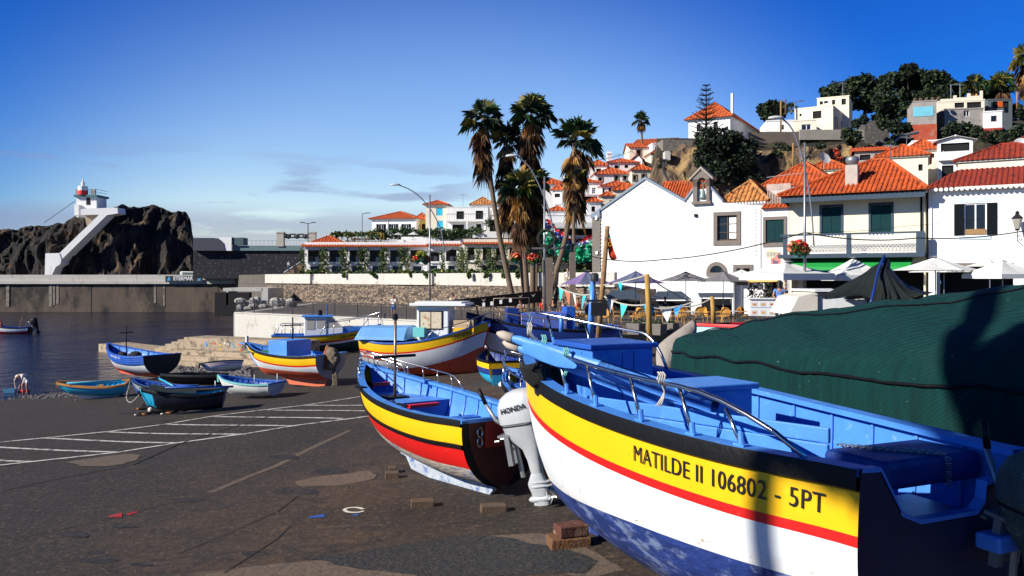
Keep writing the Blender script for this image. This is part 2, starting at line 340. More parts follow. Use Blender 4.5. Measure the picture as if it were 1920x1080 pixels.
oil = mat('oil_stain', (.010, .009, .009), .75, .4, 6, .4, 14, dirt=(.05, .036, .024), ds=9, da=.42)
ro = random.Random(21)
for k in range(13):
    cx, cy, w_ = ro.uniform(30, 640), ro.uniform(880, 1060), ro.uniform(14, 60)
    if k > 8: cx, cy, w_ = ro.uniform(60, 640), ro.uniform(770, 860), ro.uniform(12, 34)
    blotch([(cx+w_*math.cos(a)*ro.uniform(.6, 1.2), cy+w_*.16*math.sin(a)*ro.uniform(.5, 1.3)) for a in [j*.785 for j in range(8)]], oil, 'oil_stain', 'dark oil stain on the slipway', .0035+.0004*k, .16, 8)
for l in ([(40, 1010), (160, 985), (300, 950), (420, 925)], [(330, 1040), (430, 1000), (520, 960), (560, 930)], [(120, 905), (210, 893), (330, 880)], [(420, 1075), (520, 1010), (545, 985), (640, 975)]): strip(l, .022, tar_m, 'surface_crack', 'thin dark crack in the slipway', .009)
red_spill = mat('red_paint_spill', (.42, .02, .01), .6, .15, dirt=(.05, .04, .04), ds=9, da=.3); blue_spill = mat('blue_paint_spill', (.01, .09, .42), .6, .15, dirt=(.05, .04, .04), ds=9, da=.3)
blotch([(202, 970), (216, 966), (230, 963), (228, 972), (206, 973)], red_spill, 'paint_spill', 'red paint spill on the dark slipway', .006, .08)
blotch([(236, 965), (256, 960), (260, 962), (242, 968)], red_spill, 'paint_spill', 'small red paint smear on the dark slipway', .006, .08)
blotch([(575, 970), (608, 964), (608, 969), (580, 972)], blue_spill, 'paint_spill', 'blue paint smear beside the white ring', .006, .12)
blotch([(660, 966), (676, 962), (672, 967)], blue_spill, 'paint_spill', 'small blue paint smear below the white ring', .006, .12)
ring = [(664+18*math.cos(a), 957+4.6*math.sin(a)) for a in [R(20+i*20) for i in range(17)]]
strip(ring, .06, mat('white_ring_paint', (.6, .58, .5), .6, .1), 'painted_ring', 'white painted ring on the slipway', .01)

# plaza (quay level z = 2.8) and its wall
PL = 2.8
cob = mat('cobbled_paving', (.085, .068, .055), .85, .3, 3.5, .5, 14, dirt=(.16, .13, .10), ds=1.2, da=.3)
A_, B_, C_ = Vector((-24.7, 76, 0)), Vector((9.2, 49, 0)), Vector((30, 32.4, 0))
dW = (B_-A_).normalized(); nW = Vector((-dW.y, dW.x, 0))
pl = MB(); poly = [A_, C_, Vector((120, 32, 0)), Vector((120, 120, 0)), Vector((-30, 120, 0))]
pl.prism([p+Vector((0, 0, 0)) + nW*.3*(i < 2) for i, p in enumerate(poly)], (0, 0, PL)); struct(pl.build('plaza', cob), 'cobbled quay plaza above the slipway')
wl = MB()
for i in range(8):
    a = A_+(C_-A_)*(i/8); c = A_+(C_-A_)*((i+1)/8)-dW*.02
    wl.prism([a, c, c+nW*.45, a+nW*.45], (0, 0, PL+.02))
for i in range(8):
    a = A_+(C_-A_)*(i/8)-nW*.05; c = A_+(C_-A_)*((i+1)/8)-nW*.05
    wl.prism([a+Vector((0, 0, PL+.021)), c+Vector((0, 0, PL+.021)), c+nW*.62+Vector((0, 0, PL+.021)), a+nW*.62+Vector((0, 0, PL+.021))], (0, 0, .09))
quay_c = mat('pale_concrete', (.50, .475, .42), .9, .1, .5, .25, dirt=(.34, .28, .20), ds=.7, da=.18)  # pale cream is the concrete's own colour
tag(wl.build('quay_wall', quay_c), 'pale concrete quay wall under the black railing', 'wall')
back = MB(); back.box(-24.9, -24.1, 76.3, 120, 0, PL+.01); tag(back.build('quay_side_wall', concrete), 'shaded side wall of the quay facing the harbour', 'wall')
# railing on the wall
rl = root('quay_railing', A_+Vector((0, 0, PL+.1)), math.atan2(dW.y, dW.x), 'long black railing along the plaza edge', 'railing')
LW = (C_-A_).length; b1 = MB(); b2 = MB()
b1.tube([(0, .15, 1.08), (LW, .15, 1.08)], .028, 6); b1.tube([(0, .15, .12), (LW, .15, .12)], .018, 5)
n = int(LW/.14)
for i in range(n): x = i*.14; b2.box(x-.009, x+.009, .141, .159, .12, 1.07)
b1.build('handrail', rail_m, rl); b2.build('baluster_row', rail_m, rl)['kind'] = 'stuff'
for i in range(27):
    b3 = MB(); x = i*LW/26; b3.box(x-.03, x+.03, .12, .18, 0, 1.12); b3.build('post', rail_m, rl)
# mole and stepped wall in the water
stone_s = mat('brown_rough_wall', (.36, .28, .19), .95, .3, 1.2, .8, 5, dirt=(.10, .08, .06), ds=1.6, da=.35)  # brown of the rough stone itself
def wallseg(b, p0, p1, z0, z1, th):
    d_ = (p1-p0).normalized(); n_ = Vector((-d_.y, d_.x))
    if n_.y < 0: n_ = -n_
    b.prism([Vector((*p0, z0)), Vector((*p1, z0)), Vector((*(p1+n_*th), z0)), Vector((*(p0+n_*th), z0))], (0, 0, z1-z0))
b = MB(); p0, p1 = XY(345, 61.5), XY(560, 57); wallseg(b, p0, p1, -.5, 1.68, 2.2)
for k in range(6):
    q = p0-(p1-p0).normalized()*(.62*(k+1)); wallseg(b, q, q+(p1-p0).normalized()*.61, -.5, 1.68-.18*(k+1), 2.2)
tag(b.build('stepped_wall', stone_s), 'rough brown stepped sea wall with faded paint daubs', 'wall')
b = MB(); wallseg(b, XY(185, 69), XY(330, 60.5), -.6, .62, 2.4); tag(b.build('low_mole', stone_s), 'low rough concrete mole running out into the water', 'wall')
b = MB()
for k in range(3): 
    q = XY(350, 60); wallseg(b, XY(318+k*3, 60-k*.9), XY(520, 55.5-k*.9), -.5, .95-.32*k, .95)
tag(b.build('wall_ledge', stone_s), 'rubble ledge at the foot of the stepped wall', 'wall')
# graffiti daubs on the stepped wall
gp = root('wall_daubs', (p0.x, p0.y, .9), math.atan2(p1.y-p0.y, p1.x-p0.x), 'small coloured paint daubs on the brown stepped wall', 'graffiti')
for i, c in enumerate([(.02, .25, .6), (.6, .03, .02), (.7, .4, .02), (.6, .6, .55), (.02, .3, .5), (.6, .1, .05)]):
    b = MB()
    for k in range(3):
        x = 2.2+i*.62+random.uniform(-.2, .2); z = random.uniform(-.1, .5); pts = [(x+.13*math.cos(a)*random.uniform(.5, 1), -.012-.001*i, z+.12*math.sin(a)*random.uniform(.5, 1)) for a in [j*math.pi/4 for j in range(8)]]
        b.quad(*pts)
    b.build('daub', mat('daub_paint_%d' % i, c, .8, .2, dirt=(.3, .24, .17), ds=6, da=.4), gp)
# pebbles
peb = mat('grey_pebbles', (.12, .11, .11), .8, .5, 9)
b = MB(); rg = random.Random(5)
def peb_at(x, y, s):
    z = max(gz(x, y), -.05); b.ball((x, y, z+s*.25), (s, s*.8, s*.55), 5)
for i in range(1100):
    px = rg.uniform(335, 470); py = rg.uniform(683, 706); q = G(px, py); peb_at(q.x, q.y, rg.uniform(.06, .16))
for i in range(500):
    px = rg.uniform(-40, 240); py = 745-(px/240)*6+rg.gauss(0, 3); q = G(px, py); peb_at(q.x, q.y, rg.uniform(.03, .08))
tag(b.build('pebbles', peb, smooth=False), None, None, None, 'stuff')['label'] = 'grey beach pebbles at the foot of the wall'

# far breakwater quay
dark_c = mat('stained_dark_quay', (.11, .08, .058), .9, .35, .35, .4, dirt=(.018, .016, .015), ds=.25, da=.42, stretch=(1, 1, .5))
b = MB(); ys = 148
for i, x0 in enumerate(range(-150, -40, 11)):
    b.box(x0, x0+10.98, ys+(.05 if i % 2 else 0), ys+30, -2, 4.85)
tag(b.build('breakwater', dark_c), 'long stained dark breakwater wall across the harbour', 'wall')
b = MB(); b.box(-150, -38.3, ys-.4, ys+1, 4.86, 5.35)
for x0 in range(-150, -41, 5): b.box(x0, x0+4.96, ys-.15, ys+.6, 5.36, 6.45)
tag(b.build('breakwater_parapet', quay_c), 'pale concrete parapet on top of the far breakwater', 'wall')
dk = MB(); dk.box(-150, -38.3, ys+1.01, ys+40, 4.6, 5.0); struct(dk.build('breakwater_road', concrete), 'roadway on the breakwater')
# pale vertical stains
for px, w_ in ((12, .5), (92, .7), (98, .5), (106, .4), (289, .35), (306, .3)): 
    x = XY(px, ys).x; b = MB(); b.box(x, x+w_, ys-.06, ys-.003, .9+random.random(), 4.84); b.build('lime_streak', mat('lime_stain', (.24, .21, .17), .9, .3, 2, dirt=(.12, .09, .07), ds=1.5, da=.4), bpy.data.objects['breakwater'])
# stone retaining wall + parapet + promenade
sw = bpy.data.materials.new('rubble_masonry'); sw.use_nodes = True; t = sw.node_tree; bb = t.nodes['Principled BSDF']; bb.inputs['Roughness'].default_value = .9
co = N(t, 'ShaderNodeTexCoord'); o_ = co.outputs['Object']
mpp = N(t, 'ShaderNodeMapping'); mpp.inputs['Rotation'].default_value = (0, 0, 0); mpp.inputs['Scale'].default_value = (.8, .8, 1.7); t.links.new(o_, mpp.inputs[0])
vv = N(t, 'ShaderNodeTexVoronoi'); vv.inputs['Scale'].default_value = 2.9; t.links.new(mpp.outputs[0], vv.inputs['Vector'])
ve = N(t, 'ShaderNodeTexVoronoi', feature='DISTANCE_TO_EDGE'); ve.inputs['Scale'].default_value = 2.9; t.links.new(mpp.outputs[0], ve.inputs['Vector'])
sx_ = N(t, 'ShaderNodeSeparateXYZ'); t.links.new(vv.outputs['Color'], sx_.inputs[0])
ca = mixc(rng(sx_.outputs[0], 0, 1), (.045, .036, .03, 1), (.30, .22, .15, 1)); cb = mixc(rng(ve.outputs['Distance'], .02, .07, 1, 0), ca, (.03, .025, .022, 1))
t.links.new(cb, bb.inputs['Base Color']); bp = N(t, 'ShaderNodeBump', i_Strength=.8, i_Distance=.08); t.links.new(rng(ve.outputs['Distance'], 0, .1), bp.inputs['Height']); t.links.new(bp.outputs[0], bb.inputs['Normal'])
SA, SB = XY(500, 118), XY(1160, 70); sd = (SB-SA).normalized(); SDV = sd.copy(); sn = Vector((-sd.y, sd.x))
if sn.y < 0: sn = -sn
b = MB(); L_ = (SB-SA).length
b.prism([Vector((*(SA-sn*.9), 0)), Vector((*(SB-sn*.9), 0)), Vector((*SB, 5.2)), Vector((*SA, 5.2))], Vector((*(sn*1.5), 0)))
st_wall = tag(b.build('stone_retaining_wall', sw), 'long sloping rubble stone retaining wall below the promenade', 'wall')
b = MB(); k = 0; x = 0
while x < L_-2:
    l = [13, 17, 9, 14][k % 4]; e = min(L_, x+l); off = (-.25, .15)[k % 2]
    a_, c_ = SA+sd*x+sn*off, SA+sd*(e-.25)+sn*off
    wallseg(b, a_, c_, 5.201, 6.42, .35); x = e; k += 1
tag(b.build('promenade_parapet', quay_c), 'pale concrete parapet of the promenade above the stone wall', 'wall')
b = MB(); b.prism([Vector((*(SA+sn*.61), 0)), Vector((*(SB+sn*.61), 0)), Vector((60, 74, 0)), Vector((60, 175, 0)), Vector((-45, 175, 0))], (0, 0, 5.05)); struct(b.build('promenade', cob), 'promenade level behind the parapet')
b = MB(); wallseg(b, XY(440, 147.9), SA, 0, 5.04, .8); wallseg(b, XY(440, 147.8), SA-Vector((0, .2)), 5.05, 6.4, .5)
tag(b.build('harbour_corner_wall', mat('dark_quay', (.10, .085, .07), .9, .3, .6, .4)), 'dark corner wall between breakwater and stone wall', 'wall')  # plain dark colour for the corner wall
# concrete portal at the wall corner
pr = root('concrete_portal', (*XY(418, 104), 0), 0, 'square concrete boathouse portal beside the stone wall', 'portal')
def pbox(px0, px1, py0, py1, d, th): x0, x1 = XY(px0, d).x-pr.location.x, XY(px1, d).x-pr.location.x; return (x0, x1, 0, th, ZZ(py1, d), ZZ(py0, d))
b = MB(); b.box(*pbox(418, 492, 540, 546, 104, 7)); b.build('lintel', concrete, pr)
b = MB(); b.box(*pbox(424, 428, 546.1, 572, 104, .5)); b.build('pillar', concrete, pr)
b = MB(); b.box(*pbox(490, 502, 540, 571, 103.9, 7)); b.build('pillar', concrete, pr)
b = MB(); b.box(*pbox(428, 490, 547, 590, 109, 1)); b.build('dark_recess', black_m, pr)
b = MB(); rg = random.Random(3)
for i in range(40): q = P(rg.uniform(448, 560), rg.uniform(563, 582), rg.uniform(90, 96)); b.ball(q, (rg.uniform(.3, .7), rg.uniform(.3, .5), rg.uniform(.25, .5)), 6)
tag(b.build('rubble_rocks', mat('pale_boulder', (.35, .33, .3), .9, .4, 1)), None, None, None, 'stuff')['label'] = 'pale boulders heaped under the stone wall'

# ---------------------------------------------------------------- rock masses
def sheet(name, keys, ny, step, amp, freq, m, seed=0., kind='structure', label=None):
    ks = sorted(keys); rows = []
    px = ks[0]; cols = []
    while px <= ks[-1]:
        i = max(j for j in range(len(ks)) if ks[j] <= px); j = min(i+1, len(ks)-1); f = 0 if j == i else (px-ks[i])/(ks[j]-ks[i])
        A, B = keys[ks[i]], keys[ks[j]]; pr_ = [(a[0]*(1-f)+b_[0]*f, a[1]*(1-f)+b_[1]*f) for a, b_ in zip(A, B)]
        # resample by length
        seg = [0]
        for a, b_ in zip(pr_, pr_[1:]): seg.append(seg[-1]+math.hypot(b_[0]-a[0], b_[1]-a[1]))
        col = []
        for q in range(ny):
            s_ = seg[-1]*q/(ny-1); k_ = max(z for z in range(len(seg)-1) if seg[z] <= s_+1e-9); e = (s_-seg[k_])/max(1e-6, seg[k_+1]-seg[k_])
            d = pr_[k_][0]*(1-e)+pr_[k_+1][0]*e; z = pr_[k_][1]*(1-e)+pr_[k_+1][1]*e
            p = Vector(((px-960)/FP*d, d, z)); pp = p*freq+Vector((seed, 0, 0)); pp.z *= .45
            h = noise.ridged_multi_fractal(pp, .9, 2.1, 6, 1.0, 2.0, noise_basis='PERLIN_ORIGINAL')-1.2
            h2 = noise.noise(p*freq*.35+Vector((0, seed, 4)))*1.5
            a_ = amp(px, d, z) if callable(amp) else amp
            p += Vector((.25, -1, .35))*a_*(h*.8+h2); col.append(p)
        cols.append(col); px += step
    b = MB(); b.grid([[c[j] for c in cols] for j in range(ny)])
    o = b.build(name, m, smooth=True); o.data.set_sharp_from_angle(angle=R(50))
    if kind: struct(o, label)
    return o
def rockmat(name, dark, mid, hi, f_hi=.55):
    m = bpy.data.materials.new(name); m.use_nodes = True; global t, o_
    t = m.node_tree; b = t.nodes['Principled BSDF']; b.inputs['Roughness'].default_value = .95
    co = N(t, 'ShaderNodeTexCoord'); mp = N(t, 'ShaderNodeMapping'); mp.inputs['Scale'].default_value = (1, 1, .35); t.links.new(co.outputs['Object'], mp.inputs[0]); o_ = mp.outputs[0]
    a = mixc(rng(nz(.35, 9, .72), .42, .60), (*dark, 1), (*mid, 1)); c = mixc(rng(nz(.5, 6, .7), f_hi, f_hi+.1), a, (*hi, 1))
    t.links.new(c, b.inputs['Base Color']); bp = N(t, 'ShaderNodeBump', i_Strength=1., i_Distance=.6); t.links.new(nz(1.3, 10, .75), bp.inputs['Height']); t.links.new(bp.outputs[0], b.inputs['Normal']); return m
basalt = rockmat('dark_basalt', (.006, .0055, .0055), (.036, .028, .022), (.22, .125, .06), .56)
ochre = rockmat('ochre_cliff', (.035, .022, .014), (.21, .145, .09), (.42, .27, .11), .50)
hillm = rockmat('hill_earth', (.015, .013, .009), (.06, .045, .025), (.10, .10, .03), .55)
top = {-160: 440, -40: 432, 0: 427, 30: 428, 48: 420, 82: 420, 105: 416, 135: 412, 142: 405, 160: 407, 175: 428, 196: 405, 222: 393, 235: 387, 261: 393, 289: 381, 320: 393, 347: 391, 356: 407, 361: 440, 371: 470, 380: 500, 388: 512}
keys = {}
for px, py in top.items():
    H = ZZ(py, 158)-5; keys[px] = [(151, 4.3), (153.0, 5+H*.35), (155.2, 5+H*.7), (158, 5+H), (163, 5+H*.92), (171, 5+H*.5), (182, 2)]
sheet('lighthouse_rock', keys, 110, 1.6, lambda px, d, z: 1.9 if z > 6 else .8, .23, basalt, 3.3, None)
tag(bpy.data.objects['lighthouse_rock'], 'dark jagged volcanic rock carrying the small lighthouse', 'rock')
# hill with cliff
C1 = [(95, 4.5), (101, 8), (103.5, 16), (106, 21.5), (109, 23.8), (120, 25.2), (140, 27), (170, 20), (200, 5)]
V = [(97, 4.5), (101, 9.5), (106, 12.5), (111, 13.5), (117, 16), (124, 19), (134, 21.5), (165, 18), (200, 5)]
L0 = [(128, 4.5), (133, 6), (138, 9), (143, 11), (148, 12), (153, 13), (158, 13.3), (175, 10), (200, 5)]
Rr = [(88, 6), (95, 12), (100, 15.5), (105, 19), (110, 23), (120, 26), (135, 30), (170, 26), (220, 5)]
Rf = [(86, 7), (93, 13), (99, 17), (104, 20), (109, 24), (120, 27.5), (135, 33), (170, 30), (220, 5)]
V0 = [(105, 4.5), (110, 6), (115, 9), (120, 10.5), (125, 12), (130, 13.5), (138, 14.5), (165, 12), (200, 5)]
VR = [(97, 4.5), (101, 9.5), (106, 13), (111, 15), (117, 18), (124, 21), (134, 23.3), (165, 20), (200, 5)]
sheet('hill', {560: [(128, 3)]*2+[(135, 3)]*7, 660: L0, 960: L0, 1010: V0, 1080: V, 1180: VR, 1218: VR, 1232: C1, 1640: C1, 1700: Rr, 2000: Rf, 2600: Rf}, 80, 6, lambda px, d, z: (0.1 if px < 1225 else (1.1 if z < 22.5 else .3)), .13, hillm, 1.1, 'structure', 'rocky village hill')
# ochre cliff skin in front (px 1222-1420)
CF = lambda top_: [(98.5, 7), (99.8, min(12, top_-3)), (101.5, min(17, top_-2)), (103.2, top_-1), (105.5, top_), (109, top_-1.5)]
sheet('cliff', {1219: CF(15), 1226: CF(19), 1236: CF(21.5), 1262: CF(22.5), 1300: CF(22.8), 1400: CF(22), 1640: CF(22)}, 90, 2, 1.2, .26, ochre, 7.7, 'structure', 'ochre and brown volcanic cliff behind the chapel')
# ---------------------------------------------------------------- buildings
class Fac:
    """a vertical facade plane: origin at pixel px, distance d, turned by angle A; local x runs right, y into the house, z up"""
    def __init__(s, px, d, A, zb):
        s.O = Vector(((px-960)/FP*d, d, zb)); s.A = R(A); s.X = Vector((math.cos(s.A), math.sin(s.A)))
    def s(s_, px): u = (px-960)/FP; return (u*s_.O.y-s_.O.x)/(s_.X.x-u*s_.X.y)
    def dep(s_, x): return s_.O.y+x*s_.X.y
    def z(s_, py, x=0): return CZ-(py-520)/FP*s_.dep(x)-s_.O.z
    def rect(s_, px0, px1, py0, py1):
        a, b = s_.s(px0), s_.s(px1); c = (a+b)/2; return (a, b, s_.z(py1, c), s_.z(py0, c))
def wall_holes(b, w, h, holes, t=.22, z0=0.):
    xs = sorted({0, w, *[min(max(v, 0), w) for q in holes for v in q[:2]]}); zs = sorted({z0, h, *[min(max(v, z0), h) for q in holes for v in q[2:4]]})
    def inside(x, z): return any(q[0] < x < q[1] and q[2] < z < q[3] for q in holes)
    for i in range(len(xs)-1):
        for j in range(len(zs)-1):
            if not inside((xs[i]+xs[i+1])/2, (zs[j]+zs[j+1])/2): b.quad((xs[i], 0, zs[j]), (xs[i+1], 0, zs[j]), (xs[i+1], 0, zs[j+1]), (xs[i], 0, zs[j+1]))
    for a, c, e, f in holes:
        b.quad((a, 0, e), (c, 0, e), (c, t, e), (a, t, e)); b.quad((a, 0, f), (c, 0, f), (c, t, f), (a, t, f))
        b.quad((a, 0, e), (a, t, e), (a, t, f), (a, 0, f)); b.quad((c, 0, e), (c, t, e), (c, t, f), (c, 0, f))
def win(par, x0, x1, z0, z1, st='g', M=None, y=.1, frame=None, pane=None, shut=None):
    M = M or Matrix(); w = x1-x0; fw = min(.09, w*.08); b = MB(); fm = frame or white_pt
    nm = 'door' if 'D' in st else 'window'
    b.box(x0, x0+fw, y, y+.06, z0, z1); b.box(x1-fw, x1, y, y+.06, z0, z1); b.box(x0+fw, x1-fw, y, y+.06, z0, z0+fw); b.box(x0+fw, x1-fw, y, y+.06, z1-fw, z1)
    if 'm' in st: b.box((x0+x1)/2-fw*.5, (x0+x1)/2+fw*.5, y, y+.06, z0+fw, z1-fw)
    if 'c' in st:
        for k in (1, 2): zc = z0+(z1-z0)*k/3; b.box(x0+fw, x1-fw, y+.01, y+.05, zc-.025, zc+.025)
    wo_ = b.xf(M).build(nm, fm, par)
    p_ = MB(); p_.box(x0+fw*.5, x1-fw*.5, y+.065, y+.09, z0, z1); p_.xf(M).build('pane', pane or glass_m, wo_)
    sh = shut or green_sh
    def shutter(a, c, yy):
        q = MB(); q.box(a, c, yy, yy+.04, z0+.01, z1-.01); f = .07*(c-a)
        for k in range(2): zz0 = z0+.05+(z1-z0)*.5*k; zz1 = z0-.04+(z1-z0)*.5*(k+1)
        nsl = max(4, int((z1-z0)/.14))
        for k in range(nsl): zc = z0+(z1-z0)*(k+.5)/nsl; q.box(a+f, c-f, yy-.015, yy-.001, zc-.025, zc+.02)
        q.xf(M).build('shutter', sh, wo_)
    if 's' in st: mid = (x0+x1)/2; shutter(x0+.01, mid-.012, y-.05); shutter(mid+.012, x1-.01, y-.05)
    if 'o' in st: hw = w*.46; shutter(x0-hw, x0-.01, -.06); shutter(x1+.01, x1+hw, -.06)
    if 'f' in st:
        q = MB(); f = .16; q.box(x0-f, x0-.002, -.05, .05, z0-f, z1+f); q.box(x1+.002, x1+f, -.05, .05, z0-f, z1+f); q.box(x0, x1, -.048, .05, z1+.002, z1+f-.002); q.box(x0, x1, -.07, .05, z0-f+.002, z0-.002)
        q.xf(M).build('surround', grey_blue if 'b' in st else basalt_trim, wo_)
    return wo_
def tiles(b, P0, P1, P2, P3, pitch=.3, r=.07, steps=0):
    """corrugated tile slope; P0-P1 eave, P3-P2 ridge (P2 above P1)"""
    P0, P1, P2, P3 = map(Vector, (P0, P1, P2, P3)); ex = P1-P0; Wd = ex.length; ex = ex/Wd
    up = (P3-P0)-ex*(P3-P0).dot(ex)
    if up.length < 1e-4: up = (P2-P0)-ex*(P2-P0).dot(ex)
    H = up.length; up = up/H; nn = ex.cross(up)
    if nn.z < 0: nn = -nn
    a = (P3-P0).dot(ex); c = (P2-P0).dot(ex)
    def hmax(x):
        h = H
        if a > 1e-4 and x < a: h = H*x/a
        if c < Wd-1e-4 and x > c: h = min(h, H*(Wd-x)/(Wd-c))
        return max(h, .02)
    n = max(2, int(Wd/pitch)); w_ = Wd/n
    b.quad(P0, P1, P2, P3) if (P3-P2).length > 1e-3 else b.quad(P0, P1, P2)
    for i in range(n):
        x0 = i*w_+w_*.12; xs = [x0, x0+w_*.2, x0+w_*.38, x0+w_*.56, x0+w_*.76]; hs_ = [.004, r*.85, r, r*.85, .004]
        ks = max(1, int(hmax(i*w_+w_/2)/steps)) if steps else 1
        for k in range(ks):
            lo_ = [P0+ex*x+up*(hmax(x)*k/ks-(.04 if k == 0 else .0))+nn*(h+(.0)) for x, h in zip(xs, hs_)]
            hi_ = [P0+ex*x+up*(hmax(x)*(k+1)/ks)+nn*(h-(.035 if steps else 0)) for x, h in zip(xs, hs_)]
            b.grid([lo_, hi_]); b.quad(*lo_)
def hip_roof(par, w, dp, ze, rh, m, ov=.35, kind='hip', pitch=.35, r=.07, steps=0, x0=0, y0=0, side='', eave=None):
    b = MB(); a, c, e, f = x0-ov, x0+w+ov, y0-ov, y0+dp+ov; z = ze; W_, D_ = c-a, f-e
    if kind == 'hip':
        if W_ >= D_: rA, rB = Vector((a+D_/2, e+D_/2, z+rh)), Vector((c-D_/2, e+D_/2, z+rh))
        else: rA = rB = None
        if rA is None:
            r1, r2 = Vector((a+W_/2, e+W_/2, z+rh)), Vector((a+W_/2, f-W_/2, z+rh))
            tiles(b, (a, e, z), (c, e, z), r1, r1, pitch, r, steps); tiles(b, (c, e, z), (c, f, z), r2, r1, pitch, r, steps); tiles(b, (c, f, z), (a, f, z), r2, r2, pitch, r); tiles(b, (a, f, z), (a, e, z), r1, r2, pitch, r, steps); ridge = [r1, r2]
        else:
            tiles(b, (a, e, z), (c, e, z), rB, rA, pitch, r, steps); tiles(b, (c, e, z), (c, f, z), rB, rB, pitch, r, steps); tiles(b, (c, f, z), (a, f, z), rA, rB, pitch, r); tiles(b, (a, f, z), (a, e, z), rA, rA, pitch, r, steps); ridge = [rA, rB]
        up = Vector((0, 0, .05)); rr = max(.09, r*1.2)
        for p, q in ((ridge[0]+up, ridge[-1]+up), (Vector((a, e, z+.03)), ridge[0]+up), (Vector((c, e, z+.03)), (ridge[-1] if W_ >= D_ else ridge[0])+up), (Vector((c, f, z+.03)), ridge[-1]+up)):
            if (p-q).length > .05: b.tube([p, q], rr, 6)
        b.quad((a, e, z-.01), (c, e, z-.01), (c, f, z-.01), (a, f, z-.01))
    elif kind == 'gable':
        rA, rB = Vector((a, (e+f)/2, z+rh)), Vector((c, (e+f)/2, z+rh))
        tiles(b, (a, e, z), (c, e, z), rB, rA, pitch, r, steps); tiles(b, (c, f, z), (a, f, z), rA, rB, pitch, r); b.tube([rA, rB], .1, 6)
    elif kind == 'gableF':
        rA, rB = Vector(((a+c)/2, e, z+rh)), Vector(((a+c)/2, f, z+rh))
        tiles(b, (c, e, z), (c, f, z), rB, rA, pitch, r, steps); tiles(b, (a, f, z), (a, e, z), rA, rB, pitch, r, steps); b.tube([rA, rB], .1, 6)
    elif kind == 'mono':
        tiles(b, (a, e, z), (c, e, z), Vector((c, f, z+rh)), Vector((a, f, z+rh)), pitch, r, steps); b.quad((a, f, z), (c, f, z), (c, f, z+rh), (a, f, z+rh)); b.quad((a, e, z), (a, f, z), (a, f, z+rh)); b.quad((c, e, z), (c, f, z), (c, f, z+rh))
    elif kind == 'monoR':      # slope rising to the right
        tiles(b, (a, f, z), (a, e, z), Vector((c, e, z+rh)), Vector((c, f, z+rh)), pitch, r, steps)
    ro = b.build('roof', m, par)
    if eave:
        q = MB(); q.box(a+.02, c-.02, e+.03, f-.03, z-.14, z-.02); q.build('eave_board', eave, par)
    return ro
def chimney(par, x, y, z0, z1, s=.35, m=None):
    b = MB(); b.box(x-s, x+s, y-s, y+s, z0, z1); b.box(x-s*1.25, x+s*1.25, y-s*1.25, y+s*1.25, z1+.001, z1+.14); b.box(x-s*.7, x+s*.7, y-s*.7, y+s*.7, z1+.142, z1+.4); return b.build('chimney', m or white_wall, par)
